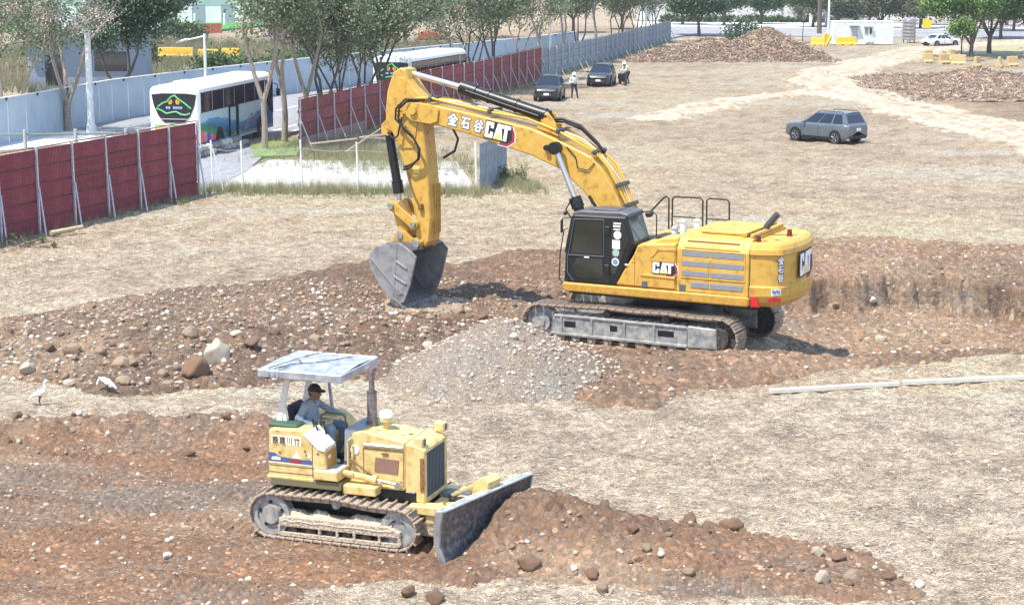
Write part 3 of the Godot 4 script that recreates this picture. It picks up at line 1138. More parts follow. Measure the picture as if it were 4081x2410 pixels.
# ---------------------------------------------------------------- the excavator (x forwards, z to its right)
func make_excavator() -> void:
	var t := thing("excavator", "large yellow tracked excavator with raised boom and its bucket on the soil", "excavator", Vector3(3.90, -0.4, -45.6), deg_to_rad(152.9))
	var b: MB
	# tracks
	var loop := []
	loop += arc(Vector2(2.72, 0.60), 0.47, 265, 440, 12)
	loop += [Vector2(1.6, 1.10), Vector2(0.9, 1.125), Vector2(0.1, 1.10), Vector2(-0.7, 1.125), Vector2(-1.5, 1.09)]
	loop += arc(Vector2(-2.14, 0.62), 0.49, 85, 275, 12)
	var poly := PackedVector2Array(loop)
	for s in [-1, 1]:
		crawler(t, poly, 54, s * 1.42, 0.66, 0.222, 0.035, M.track_mud)
	for s in [-1, 1]:
		var zo: float = s * 1.70
		var zi: float = s * 1.16
		b = MB.new()
		b.prism(pv([2.36, 0.36, 2.36, 0.72, 2.28, 0.84, -1.34, 0.84, -1.34, 0.36]), zi, zo, 0.025)
		b.prism(pv([-1.36, 0.34, -1.36, 0.88, -2.10, 0.86, -2.12, 0.36]), zi, zo + s * 0.05, 0.025)
		bx(b, -1.34, 2.36, 0.33, 0.40, zo - s * 0.04, zo + s * 0.05, 0.01)
		b.prism(pv([2.3, 0.45, 2.3, 0.70, 2.75, 0.66, 2.75, 0.50]), s * 1.30, s * 1.56, 0.01)
		for x in [-0.45, 0.35, 1.25, 2.1]:
			bx(b, x - 0.03, x + 0.03, 0.40, 0.83, zo - s * 0.01, zo + s * 0.03, 0.008)
		bx(b, -1.3, 2.3, 0.80, 0.86, zi, zo + s * 0.03, 0.012)
		part("track_frame", b, M.frame_dusty, t)
		b = MB.new()
		for x in [[1.70, 2.02], [-0.98, -0.55], [0.55, 0.75]]:
			bx(b, x[0], x[1], 0.55, 0.70, zo - s * 0.05, zo + s * 0.004)
		part("frame_slot", b, M.black, t)
		b = MB.new()
		b.ring(Vector3(2.72, 0.60, s * 1.28), Vector3(2.72, 0.60, s * 1.56), 0.40, 0.10, 22)
		b.cyl(Vector3(2.72, 0.60, s * 1.30), Vector3(2.72, 0.60, s * 1.62), 0.27, 0.25, 20)
		b.cyl(Vector3(2.72, 0.60, s * 1.60), Vector3(2.72, 0.60, s * 1.66), 0.13, 0.12, 14)
		part("idler", b, M.frame_dusty, t)
		b = MB.new()
		b.cyl(Vector3(-2.14, 0.62, s * 1.26), Vector3(-2.14, 0.62, s * 1.58), 0.41, 0.41, 22)
		b.cyl(Vector3(-2.14, 0.62, s * 1.56), Vector3(-2.14, 0.62, s * 1.72), 0.30, 0.26, 20)
		part("sprocket", b, M.track_dark, t)
		for x in [2.15, 1.72, 1.28, 0.84, 0.40, -0.04, -0.48, -0.92, -1.38, -1.76]:
			b = MB.new()
			b.cyl(Vector3(x, 0.245, s * 1.22), Vector3(x, 0.245, s * 1.66), 0.115, 0.115, 12)
			b.cyl(Vector3(x, 0.245, s * 1.66), Vector3(x, 0.245, s * 1.71), 0.06, 0.05, 10)
			part("track_roller", b, M.caked, t)
		for x in [0.9, -0.7]:
			b = MB.new()
			b.cyl(Vector3(x, 0.95, s * 1.25), Vector3(x, 0.95, s * 1.60), 0.095, 0.095, 12)
			bx(b, x - 0.05, x + 0.05, 0.80, 0.95, s * 1.2, s * 1.4)
			part("carrier_roller", b, M.track_dark, t)
	b = MB.new()
	b.prism(pv([1.6, 0.5, 1.1, 0.95, 0.7, 1.12, -0.7, 1.12, -1.1, 0.95, -1.6, 0.5]), -1.2, 1.2, 0.04)
	b.cyl(Vector3(0, 1.1, 0), Vector3(0, 1.42, 0), 0.80, 0.80, 28)
	part("undercarriage", b, M.black_paint, t)
	# deck and sills
	b = MB.new()
	bx(b, -2.83, 2.05, 1.36, 1.56, -1.36, 1.42, 0.02)
	bx(b, -2.6, 1.0, 1.5, 2.6, -1.2, 1.2)
	part("deck", b, M.black_paint, t)
	for s in [-1, 1]:
		b = MB.new()
		b.prism(pv([-2.85, 1.50, -2.85, 1.64, -2.82, 1.69, 2.08, 1.67, 2.16, 1.62, 2.14, 1.50, 2.05, 1.45, -2.8, 1.45]), s * 1.36, s * 1.58, 0.03)
		part("side_sill", b, M.cat_sill, t)
	# cab
	var cab := pv([2.14, 1.68, 2.10, 2.47, 1.94, 3.36, 1.86, 3.42, 0.44, 3.44, 0.21, 2.76, 0.66, 1.68])
	b = MB.new()
	b.prism(cab, -1.50, -0.42, 0.05)
	var cab_o := part("cab", b, M.black_paint, t)
	b = MB.new()
	b.prism(pv([1.93, 3.40, 1.88, 3.47, 1.70, 3.51, 0.60, 3.54, 0.40, 3.50, 0.38, 3.42]), -1.46, -0.46, 0.03)
	bx(b, 0.75, 1.45, 3.52, 3.56, -1.25, -0.65, 0.015)
	part("roof", b, M.steel_inner, cab_o)
	b = MB.new()
	b.prism(pv([1.93, 2.42, 1.80, 3.26, 1.05, 3.29, 1.05, 2.44]), -1.515, -1.49, 0.006)
	part("door_window", b, M.glass_dark, cab_o)
	b = MB.new()
	b.prism(pv([1.76, 2.33, 1.91, 2.10, 1.76, 1.80, 1.05, 1.83, 1.05, 2.35]), -1.512, -1.49, 0.006)
	part("door_window", b, M.glass_dark, cab_o)
	b = MB.new()
	for q in [[2.0, 2.40, 1.84, 3.30], [1.84, 3.30, 1.02, 3.33], [1.02, 3.33, 1.02, 2.41], [1.02, 2.40, 2.0, 2.38], [2.02, 2.38, 2.02, 1.92], [2.02, 1.92, 1.86, 1.72]]:
		b.bar(Vector3(q[0], q[1], -1.515), Vector3(q[2], q[3], -1.515), 0.02, 0.022, 0.004, Vector3(0, 0.6, 0.8))
	part("door_frame", b, plain(hx("5f6b78"), 0.4, 0.3), cab_o)
	b = MB.new()
	b.prism(pv([0.82, 3.32, 0.50, 3.32, 0.35, 2.84, 0.70, 1.98, 0.82, 1.98]), -1.512, -1.49, 0.006)
	part("side_window", b, M.glass_dark, cab_o)
	b = MB.new()
	bx(b, 1.42, 1.56, 2.33, 2.365, -1.53, -1.50, 0.008)
	bx(b, 0.36, 0.44, 2.22, 2.26, -1.53, -1.495, 0.008)
	part("door_handle", b, M.white_gloss, cab_o)
	b = MB.new()
	for y in [2.95, 1.98]:
		bx(b, 0.86, 1.0, y, y + 0.22, -1.535, -1.48, 0.015)
	bx(b, 0.86, 0.99, 1.70, 3.36, -1.506, -1.48)
	part("door_hinge", b, M.hose, cab_o)
	# windscreen and rear window
	b = MB.new()
	var xf := Transform3D(Basis(Vector3(0, 0, -1), Vector3(-0.18, 0.984, 0).normalized(), Vector3(0.984, 0.18, 0).normalized()), Vector3(2.125, 2.47, 0))
	b.prism(pv([0.52, -0.05, 1.42, -0.05, 1.40, 0.80, 0.54, 0.80]), 0.0, 0.02, 0.004, xf)
	part("windscreen", b, M.glass_dark, cab_o)
	b = MB.new()
	var rx := Vector3(0.23, 0.68, 0).normalized()
	xf = Transform3D(Basis(Vector3(0, 0, 1), rx, Vector3(0, 0, 1).cross(rx)), Vector3(0.21, 2.76, 0))
	b.prism(pv([-1.42, 0.06, -0.52, 0.06, -0.52, 0.66, -1.42, 0.66]), 0.0, 0.02, 0.004, xf)
	part("rear_window", b, plain(hx("55645f"), 0.08), cab_o)
	# stickers on the side window
	var st := [[0.66, 3.26, 0.16, 0.035], [0.67, 3.19, 0.15, 0.05], [0.67, 3.11, 0.14, 0.03]]
	b = MB.new()
	for q in st:
		bx(b, q[0] - q[2] * 0.5 - 0.02, q[0] + q[2] * 0.5 + 0.02, q[1] - q[3] * 0.5, q[1] + q[3] * 0.5, -1.517, -1.51)
	bx(b, 0.58, 0.79, 2.62, 2.84, -1.518, -1.51)
	b.prism(PackedVector2Array(arc(Vector2(0.65, 2.97), 0.105, 0, 350, 18)), -1.519, -1.51)
	part("sticker", b, M.white_print, cab_o)
	b = MB.new()
	b.prism(PackedVector2Array(arc(Vector2(0.69, 2.52), 0.095, 0, 350, 18)), -1.518, -1.51)
	part("sticker", b, plain(hx("9fb9b3"), 0.5), cab_o)
	b = MB.new()
	b.prism(PackedVector2Array(arc(Vector2(0.70, 2.29), 0.10, 0, 350, 18)), -1.517, -1.51)
	part("sticker", b, M.white_print, cab_o)
	b = MB.new()
	b.prism(PackedVector2Array(arc(Vector2(0.70, 2.29), 0.072, 0, 350, 18)), -1.520, -1.51)
	part("sticker", b, plain(hx("6f8dc0"), 0.5), cab_o)
	# grab rail, mirrors, work lamps
	b = MB.new()
	b.tube([Vector3(2.16, 1.62, -1.50), Vector3(2.25, 1.75, -1.52), Vector3(2.23, 2.4, -1.52), Vector3(2.12, 3.02, -1.52), Vector3(2.02, 3.05, -1.50)], 0.016, 6)
	part("grab_rail", b, M.hose, t)
	b = MB.new()
	b.tube([Vector3(1.95, 3.34, -1.45), Vector3(2.12, 3.30, -1.62), Vector3(2.14, 3.05, -1.64)], 0.014, 6)
	b.box(Vector3(2.13, 3.12, -1.64), Vector3(0.05, 0.34, 0.17), Basis(Vector3.UP, 0.3), 0.015)
	b.ball(Vector3(2.10, 3.43, -1.50), Vector3(0.055, 0.055, 0.055), 10, 6)
	part("mirror", b, M.hose, t)
	b = MB.new()
	b.tube([Vector3(0.42, 3.45, -0.62), Vector3(0.10, 3.50, -0.60), Vector3(-0.02, 3.40, -0.60), Vector3(-0.02, 2.85, -0.60)], 0.016, 6)
	b.box(Vector3(0.08, 3.44, -0.85), Vector3(0.14, 0.12, 0.16), Basis(), 0.02)
	b.box(Vector3(0.18, 3.42, -0.60), Vector3(0.16, 0.10, 0.2), Basis(), 0.02)
	part("work_lamp", b, M.hose, t)
	# left body: front housing, engine housing, counterweight
	b = MB.new()
	b.prism(pv([0.72, 1.70, 0.22, 2.50, 0.12, 2.74, 0.02, 2.80, -0.92, 2.86, -0.92, 1.70]), -1.50, -0.55, 0.045)
	b.prism(pv([-0.02, 2.72, -0.40, 2.93, -0.92, 3.0, -0.92, 2.72]), -1.28, -0.55, 0.04)
	part("front_housing", b, M.cat_yellow, t)
	b = MB.new()
	b.prism(pv([-0.25, 2.50, -0.42, 2.72, -0.91, 2.745, -0.91, 2.68, -0.44, 2.655, -0.31, 2.48]), -1.515, -1.49, 0.006)
	b.prism(pv([-0.02, 2.05, -0.90, 2.03, -0.90, 1.97, 0.02, 1.99]), -1.52, -1.49, 0.008)
	part("housing_ridge", b, M.cat_yellow, t)
	b = MB.new()
	bx(b, 0.175, 0.185, 1.72, 2.52, -1.503, -1.49)
	bx(b, 0.16, 0.26, 2.30, 2.31, -1.504, -1.49)
	part("panel_gap", b, M.brown_print, t)
	b = MB.new()
	var sec := pv([-1.50, 1.70, -1.50, 2.74, -1.45, 2.84, -1.28, 3.02, -1.16, 3.08, 1.16, 3.08, 1.28, 3.02, 1.45, 2.84, 1.50, 2.74, 1.50, 1.70])
	b.prism(sec, 0.0, 1.875, 0.02, Transform3D(Basis(Vector3(0, 0, 1), Vector3(0, 1, 0), Vector3(-1, 0, 0)), Vector3(-0.94, 0, 0)))
	part("engine_housing", b, M.cat_yellow, t)
	b = MB.new()
	b.prism(pv([-0.80, 1.70, 1.95, 1.70, 1.95, 2.15, 1.7, 2.35, 0.6, 2.45, 0.5, 2.75, -0.90, 2.80]), 0.62, 1.50, 0.04)
	part("tank_housing", b, M.cat_yellow, t)
	b = MB.new()
	bx(b, -2.55, -1.35, 3.09, 3.16, -0.95, 0.95, 0.02)
	bx(b, -2.62, -2.50, 3.09, 3.20, -1.15, 1.1, 0.015)
	bx(b, -2.80, -2.70, 3.09, 3.17, -1.15, 1.1, 0.015)
	part("hood", b, M.cat_yellow, t)
	b = MB.new()
	bx(b, -2.69, -2.63, 3.09, 3.12, -1.0, 1.0)
	part("hood_gap", b, M.black, t)
	# louvres: three grey bands on each side of the bar, and the low pair
	for y in [2.58, 2.335, 2.09]:
		for q in [[-1.10, -1.79], [-1.85, -2.68]]:
			b = MB.new()
			for k in 5:
				b.box(Vector3((q[0] + q[1]) * 0.5, y + 0.012 + 0.025 * k, -1.506), Vector3(absf(q[1] - q[0]), 0.018, 0.02), Basis(Vector3.RIGHT, 0.5), 0.0)
			bx(b, q[1], q[0], y - 0.005, y + 0.13, -1.503, -1.49)
			part("louvre", b, M.louvre, t)
	for q in [[-1.32, -1.79], [-1.85, -2.66]]:
		b = MB.new()
		for k in 5:
			b.box(Vector3((q[0] + q[1]) * 0.5, 1.825 + 0.025 * k, -1.506), Vector3(absf(q[1] - q[0]), 0.018, 0.02), Basis(Vector3.RIGHT, 0.5), 0.0)
		bx(b, q[1], q[0], 1.81, 1.95, -1.503, -1.49)
		part("louvre", b, M.louvre, t)
	b = MB.new()
	for q in [[-1.06, -2.72, 2.725, 2.75], [-1.06, -2.72, 2.035, 2.06]]:
		bx(b, q[1], q[0], q[2], q[3], -1.518, -1.49, 0.006)
	for x in [-1.075, -1.82, -2.705]:
		bx(b, x - 0.018, x + 0.018, 2.04, 2.74, -1.516, -1.49, 0.006)
	bx(b, -1.845, -1.80, 1.80, 1.96, -1.516, -1.49, 0.006)
	for y in [2.46, 2.215]:
		bx(b, -2.70, -1.08, y, y + 0.10, -1.510, -1.49, 0.005)
	part("grille_frame", b, M.cat_yellow, t)
	b = MB.new()
	var ch := Transform3D(Basis(Vector3.RIGHT, -0.815), Vector3(0, 2.93, -1.365))
	b.box(ch * Vector3(-1.85, 0, 0), Vector3(1.35, 0.09, 0.012), ch.basis)
	bx(b, -2.55, -1.15, 2.775, 2.80, -1.495, -1.47)
	part("top_vent", b, plain(hx("b98c50"), 0.6), t)
	for q in [[-0.02, -0.17], [-1.02, -1.19]]:
		b = MB.new()
		bx(b, q[1], q[0], 1.71, 1.86, -1.508, -1.49)
		part("step_recess", b, plain(hx("55606a"), 0.5), t)
	# counterweight
	var plan := []
	for i in 33:
		var u := -1.0 + 2.0 * i / 32.0
		var z := 1.5 * signf(u) * (1.0 - pow(1.0 - absf(u), 1.35))
		var x := -3.74 + 0.28 * pow(absf(z) / 1.5, 2.0) + 0.62 * pow(clampf((absf(z) - 1.18) / 0.32, 0, 1), 2.2)
		plan.push_back(Vector2(x, z))
	plan.push_front(Vector2(-2.835, -1.5))
	plan.push_back(Vector2(-2.835, 1.5))
	var rows := []
	for q in [[1.44, 0.16], [1.56, 0.05], [1.72, 0.0], [1.93, 0.0], [1.965, 0.045], [2.68, 0.045], [2.73, 0.0], [2.84, 0.015], [2.95, 0.07], [3.01, 0.16]]:
		var r := PackedVector3Array()
		for p2 in plan:
			var k: float = 1.0 - q[1] / 1.5
			r.push_back(Vector3(minf(-2.835, -2.835 + (p2.x + 2.835) * (1.0 - q[1] / 0.9)), q[0], p2.y * k))
		rows.push_back(r)
	b = MB.new()
	for i in rows.size() - 1:
		for j in plan.size() - 1:
			var a: Vector3 = rows[i][j]
			b.out(a, rows[i][j + 1], rows[i + 1][j + 1], Vector3(-2.6, 2.2, 0))
			b.out(a, rows[i + 1][j + 1], rows[i + 1][j], Vector3(-2.6, 2.2, 0))
	for j in plan.size() - 1:
		b.out(rows[9][j], rows[9][j + 1], Vector3(-2.84, 3.01, 0), Vector3(-3, 2, 0))
		b.out(rows[0][j], rows[0][j + 1], Vector3(-2.84, 1.44, 0), Vector3(-3, 2, 0))
	var cw := part("counterweight", b, M.cat_yellow, t)
	b = MB.new()
	for q in [[-3.25, -0.75], [-3.35, 0.35], [-3.05, -1.05]]:
		b.cyl(Vector3(q[0], 3.0, q[1]), Vector3(q[0], 3.014, q[1]), 0.07, 0.07, 14)
	part("lifting_eye", b, plain(hx("6b5a38"), 0.6), cw)
	b = MB.new()
	b.prism(pv([-2.88, 1.46, -2.88, 1.72, -3.02, 1.71, -3.10, 1.46]), -1.512, -1.46, 0.004)
	part("reflector", b, plain(hx("c9252b"), 0.35), cw)
	b = MB.new()
	b.box(Vector3(-3.42, 1.64, -1.33), Vector3(0.34, 0.09, 0.03), Basis(Vector3.UP, 0.80), 0.006)
	part("reflector", b, plain(hx("c9252b"), 0.35), cw)
	# marks
	maker_mark(t, Transform3D(Basis(Vector3(-0.30, 0, 0), Vector3(0, 0.27, 0), Vector3(0, 0, -1)), Vector3(-0.31, 2.10, -1.50)))
	var out_dir := Vector3(-0.997, 0, 0.075).normalized()
	var run := Vector3.UP.cross(out_dir).normalized()
	maker_mark(cw, Transform3D(Basis(run * 0.60, Vector3(0, 0.55, 0), out_dir), Vector3(-3.735, 2.10, -0.42)))
	var nz := Vector3(-0.90, 0, -0.43).normalized()
	var nx := Vector3.UP.cross(nz).normalized()
	for q in [["jin", 2.50], ["shi", 2.29], ["gu", 2.08]]:
		for w in [[0.34, 0.004, M.black_print], [0.16, 0.009, M.white_print]]:
			b = MB.new()
			glyph(b, q[0], Transform3D(Basis(nx * 0.17, Vector3(0, 0.17, 0), nz), Vector3(-3.475, q[1], -1.255)), w[0], w[1])
			part("lettering", b, w[2], cw)
	b = MB.new()
	b.box(Vector3(-3.45, 1.83, -1.32), Vector3(0.26, 0.16, 0.012), Basis(Vector3.UP, 0.85))
	part("sticker", b, M.white_print, cw)
	b = MB.new()
	for k in 4:
		b.box(Vector3(-3.458 + 0.036 * (k - 1.5), 1.83 + 0.02 * (k % 2), -1.328 - 0.041 * (k - 1.5)), Vector3(0.03, 0.08, 0.012), Basis(Vector3.UP, 0.85))
	part("sticker", b, M.blue_print, cw)
	# beacons, exhaust, pipes on the deck
	for q in [Vector3(-2.93, 3.0, -1.18), Vector3(-3.30, 3.01, 0.05)]:
		b = MB.new()
		b.cyl(q, q + Vector3(0, 0.05, 0), 0.075, 0.075, 12)
		b.cyl(q + Vector3(0, 0.05, 0), q + Vector3(0, 0.17, 0), 0.065, 0.055, 12)
		part("beacon", b, plain(hx("702a36"), 0.3), t)
	b = MB.new()
	b.tube([Vector3(-2.70, 3.1, -0.05), Vector3(-2.74, 3.22, -0.05), Vector3(-3.02, 3.56, -0.05)], [0.08, 0.085, 0.085], 12)
	part("exhaust", b, M.grey_dark, t)
	b = MB.new()
	for q in [Vector3(-0.55, 2.98, -0.1), Vector3(-0.85, 3.0, 0.1), Vector3(-0.2, 2.75, 0.2)]:
		b.cyl(q - Vector3(0, 0.3, 0), q + Vector3(0, 0.22, 0), 0.09, 0.09, 12)
		b.cyl(q + Vector3(0, 0.22, 0), q + Vector3(0, 0.28, 0), 0.11, 0.06, 12)
	part("tank_cap", b, M.white_gloss, t)
	b = MB.new()
	for k in 6:
		b.tube([Vector3(0.5, 2.45 + 0.05 * k, -0.3 + 0.1 * k), Vector3(0.1, 2.75 + 0.03 * (k % 3), -0.25 + 0.1 * k), Vector3(-0.5, 2.85, -0.3 + 0.12 * k)], 0.03, 6)
	part("deck_hose", b, M.grey_dark, t)
	# handrails on the right-hand walkway
	for q in [[[1.10, 3.05], [0.62, 3.56], [0.53, 3.62], [0.46, 3.56], [0.45, 2.45]], [[0.36, 2.45], [0.36, 3.56], [0.30, 3.62], [-0.42, 3.63], [-0.49, 3.57], [-0.50, 2.6]], [[-0.60, 2.6], [-0.60, 3.57], [-0.66, 3.63], [-1.15, 3.63], [-1.22, 3.57], [-1.23, 2.9]]]:
		var pts := []
		for p3 in q:
			pts.push_back(Vector3(p3[0], p3[1], 1.38))
		b = MB.new()
		b.tube(pts, 0.024, 8)
		if q[0][0] < 0.5:
			b.tube([Vector3(q[1][0], 3.10, 1.38), Vector3(q[4][0], 3.10, 1.38)], 0.02, 8)
		part("handrail", b, plain(hx("23301f"), 0.5), t)
	# boom
	var top := [7.40, 5.80, 7.26, 5.93, 7.05, 5.95, 6.5, 5.89, 5.42, 5.72, 4.35, 5.53, 3.65, 5.40, 2.95, 5.15, 2.27, 4.88, 1.93, 4.74, 1.62, 4.42, 1.32, 4.0, 1.04, 3.45, 0.45, 2.2, 0.40, 1.85, 0.55, 1.68, 0.85, 1.68]
	var bot := [1.40, 2.75, 1.81, 3.41, 2.12, 3.83, 2.40, 4.06, 2.74, 4.36, 3.09, 4.49, 3.65, 4.70, 4.52, 4.92, 5.42, 5.16, 6.14, 5.31, 6.65, 5.40, 7.10, 5.47, 7.32, 5.62]
	b = MB.new()
	b.prism(pv(top + bot), -0.34, 0.40, 0.03)
	var boom := part("boom", b, M.cat_yellow, t)
	b = MB.new()
	for s in [-0.36, 0.40]:
		b.prism(pv([7.42, 5.70, 7.30, 5.92, 7.06, 5.96, 6.50, 5.90, 6.38, 5.80, 6.42, 5.48, 6.62, 5.40, 7.20, 5.46, 7.38, 5.58]), s - 0.035, s + 0.005, 0.012)
	for s in [-1, 1]:
		b.cyl(Vector3(7.16, 5.76, 0.03 + s * 0.38), Vector3(7.16, 5.76, 0.03 + s * 0.50), 0.13, 0.12, 18)
	part("boom_nose_plate", b, M.cat_yellow, boom)
	b = MB.new()
	b.prism(pv([1.30, 3.10, 1.36, 3.06, 2.02, 3.72, 1.96, 3.76]), -0.352, -0.33, 0.004)
	part("weld_seam", b, plain(hx("edcb78"), 0.5), boom)
	# pipes and hoses over the boom
	var over := [[7.30, 6.06], [6.7, 6.05], [5.95, 5.97], [4.9, 5.80], [3.82, 5.62], [2.9, 5.36], [2.3, 5.10], [1.86, 4.86], [1.5, 4.50], [1.2, 4.05], [0.95, 3.55], [0.62, 2.85]]
	for k in 5:
		var pts := []
		for i in over.size():
			pts.push_back(Vector3(over[i][0], over[i][1] + 0.035 * sin(i * 1.9 + k * 1.3), -0.26 + 0.13 * k))
		b = MB.new()
		b.tube(pts, 0.032, 8)
		part("boom_pipe", b, M.pipe_yellow if k != 2 else M.galv, boom)
	b = MB.new()
	for i in [1, 3, 5, 7, 9, 10]:
		var d := Vector2(over[i + 1][0] - over[i - 1][0], over[i + 1][1] - over[i - 1][1]).normalized()
		b.box(Vector3(over[i][0], over[i][1] + 0.0, 0.02), Vector3(0.10, 0.13, 0.72), Basis(Vector3.BACK, atan2(d.y, d.x)), 0.015)
	part("pipe_clamp", b, M.grey_dark, boom)
	b = MB.new()
	b.tube([Vector3(3.4, 5.62, -0.02), Vector3(2.9, 5.66, 0.0), Vector3(2.4, 5.50, 0.02), Vector3(1.95, 5.10, 0.04), Vector3(1.75, 4.88, 0.04)], 0.04, 8)
	b.tube([Vector3(3.4, 5.58, 0.10), Vector3(2.9, 5.58, 0.12), Vector3(2.4, 5.40, 0.12), Vector3(1.95, 5.02, 0.12), Vector3(1.75, 4.82, 0.12)], 0.04, 8)
	part("hose", b, M.hose, boom)
	for q in [[0.0, -0.42], [0.07, -0.47]]:
		b = MB.new()
		b.tube([Vector3(6.9, 6.02, -0.2), Vector3(7.35, 5.98 + q[0], q[1]), Vector3(7.58 + q[0], 5.78, q[1]), Vector3(7.60 + q[0], 5.50, q[1]), Vector3(7.42, 5.22 + q[0], q[1]), Vector3(7.12, 5.0 + q[0], q[1] - 0.03), Vector3(6.93, 4.72, q[1] - 0.03), Vector3(6.98, 4.45, q[1]), Vector3(7.25, 4.28 - q[0], q[1] + 0.05), Vector3(7.52, 4.2 - q[0], -0.30)], 0.03, 8)
		part("hose", b, M.hose, boom)
	b = MB.new()
	b.tube([Vector3(7.50, 5.55, -0.42), Vector3(7.62, 5.05, -0.44), Vector3(7.80, 4.95, -0.36), Vector3(8.08, 5.1, -0.20)], 0.025, 8)
	b.tube([Vector3(6.75, 5.42, 0.40), Vector3(6.45, 5.25, 0.48), Vector3(6.28, 4.95, 0.5), Vector3(6.36, 4.62, 0.46), Vector3(6.66, 4.42, 0.34)], 0.035, 8)
	b.tube([Vector3(2.62, 4.98, -0.36), Vector3(2.35, 4.72, -0.37), Vector3(2.3, 4.45, -0.37), Vector3(2.0, 4.40, -0.37), Vector3(1.82, 4.6, -0.36)], 0.014, 6)
	part("hose", b, M.hose, boom)
	# lettering and mark on the boom
	var slope := atan2(5.43 - 5.55, 5.30 - 5.99)
	var bx_dir := Vector3(5.30 - 5.99, 5.43 - 5.55, 0).normalized()
	var by_dir := Vector3(0.02, 1.0, 0.0)
	by_dir = (by_dir - bx_dir * by_dir.dot(bx_dir)).normalized()
	var i0 := 0
	for nm in ["jin", "shi", "gu"]:
		for w in [[0.30, 0.003, M.blue_print], [0.15, 0.009, M.white_print]]:
			b = MB.new()
			glyph(b, nm, Transform3D(Basis(bx_dir * 0.26, by_dir * 0.29, Vector3(0, 0, -1)), Vector3(6.12 - 0.385 * i0, 5.42 - 0.068 * i0, -0.34)), w[0], w[1])
			part("lettering", b, w[2], boom)
		i0 += 1
	maker_mark(boom, Transform3D(Basis(bx_dir * 0.40, by_dir * 0.42, Vector3(0, 0, -1)), Vector3(5.02, 5.14, -0.34)))
	b = MB.new()
	b.cyl(Vector3(3.17, 4.93, -0.34), Vector3(3.17, 4.93, -0.46), 0.075, 0.07, 14)
	part("boom_lamp", b, M.black, boom)
	# boom cylinders
	for s in [-0.56, 0.62]:
		var p0 := Vector3(2.84, 4.95, s)
		var p1 := Vector3(2.24, 3.60, s)
		var p2 := Vector3(1.52, 1.95, s)
		b = MB.new()
		b.cyl(p1, p2, 0.135, 0.135, 16)
		b.cyl(p1 + (p1 - p2).normalized() * 0.12, p1 - (p1 - p2).normalized() * 0.16, 0.165, 0.165, 16)
		b.cyl(p0 - Vector3(0, 0, 0.09 * signf(s)), p0 + Vector3(0, 0, 0.11 * signf(s)), 0.165, 0.165, 16)
		b.cyl(Vector3(2.84, 4.95, 0), p0, 0.07, 0.07, 12)
		var cy := part("boom_cylinder", b, M.black_paint, t)
		b = MB.new()
		b.cyl(p0, p1, 0.075, 0.075, 14)
		part("rod", b, M.chrome, cy)
	b = MB.new()
	b.tube([Vector3(2.25, 3.75, -0.72), Vector3(2.45, 3.4, -0.74), Vector3(2.2, 3.05, -0.7)], 0.02, 6)
	b.tube([Vector3(1.95, 3.75, -0.40), Vector3(1.75, 3.5, -0.42), Vector3(1.6, 3.1, -0.40)], 0.04, 6)
	part("hose", b, M.hose, t)
	# stick cylinder
	b = MB.new()
	var c0 := Vector3(7.38, 6.69, 0.03)
	var c1 := Vector3(5.85, 6.36, 0.03)
	var c2 := Vector3(3.30, 5.70, 0.03)
	b.cyl(c1, c2, 0.165, 0.165, 18)
	b.cyl(c1 + (c1 - c2).normalized() * 0.06, c1 - (c1 - c2).normalized() * 0.42, 0.195, 0.195, 18)
	for k in [0.3, 0.62, 0.95]:
		b.cyl(c1.lerp(c2, k), c1.lerp(c2, k + 0.015), 0.185, 0.185, 18)
	b.tube([c1 + Vector3(-0.2, -0.05, -0.24), c1.lerp(c2, 0.5) + Vector3(0, -0.02, -0.24), c2 + Vector3(0.2, 0.02, -0.24)], 0.03, 8)
	var scy := part("stick_cylinder", b, M.black_paint, t)
	b = MB.new()
	b.cyl(c0, c1, 0.085, 0.085, 16)
	part("rod", b, M.chrome, scy)
	b = MB.new()
	for s in [-0.16, 0.16]:
		b.prism(pv([2.95, 5.20, 3.05, 5.55, 3.25, 5.80, 3.40, 5.78, 3.50, 5.55, 3.60, 5.40]), 0.03 + s, 0.07 + s + 0.01, 0.008)
	part("cylinder_bracket", b, M.cat_yellow, boom)
	# stick
	b = MB.new()
	b.prism(pv([7.63, 6.86, 7.84, 6.74, 7.96, 6.45, 8.05, 6.19, 8.10, 5.70, 8.10, 5.20, 7.86, 5.10, 7.66, 4.55, 7.52, 4.17, 7.41, 3.78, 7.26, 3.30, 7.14, 2.80, 7.20, 2.35, 7.10, 2.10, 6.92, 2.05, 6.78, 2.20, 6.72, 2.84, 6.78, 3.82, 6.87, 4.78, 6.91, 5.10, 6.93, 5.42, 6.97, 6.09, 7.19, 6.31, 7.37, 6.55, 7.47, 6.82]), -0.27, 0.34, 0.03)
	var stick := part("stick", b, M.cat_yellow, t)
	b = MB.new()
	for s in [-0.30, 0.33]:
		b.prism(pv([7.66, 6.62, 7.86, 6.30, 7.94, 5.85, 7.92, 5.2, 7.60, 4.70, 7.20, 4.72, 7.08, 5.50, 7.12, 6.05, 7.34, 6.35, 7.48, 6.6]), s, s + 0.03, 0.01)
	part("stick_plate", b, M.cat_yellow, stick)
	b = MB.new()
	for s in [-0.02, 0.07, 0.16, 0.25]:
		bx(b, 6.70, 6.745, 2.4, 3.75, s, s + 0.03, 0.008)
	part("stick_rib", b, M.cat_yellow, stick)
	b = MB.new()
	for q in [[7.50, 5.62], [7.62, 5.35], [7.44, 5.22], [7.70, 5.60]]:
		b.cyl(Vector3(q[0], q[1], -0.33), Vector3(q[0], q[1], -0.305), 0.025, 0.025, 8)
	for q in [[7.62, 5.86, 0.20, 0.025], [7.64, 5.70, 0.18, 0.025]]:
		bx(b, q[0] - q[2] * 0.5, q[0] + q[2] * 0.5, q[1], q[1] + q[3], -0.312, -0.295)
	part("stick_bolt", b, plain(hx("8c6a26"), 0.5), stick)
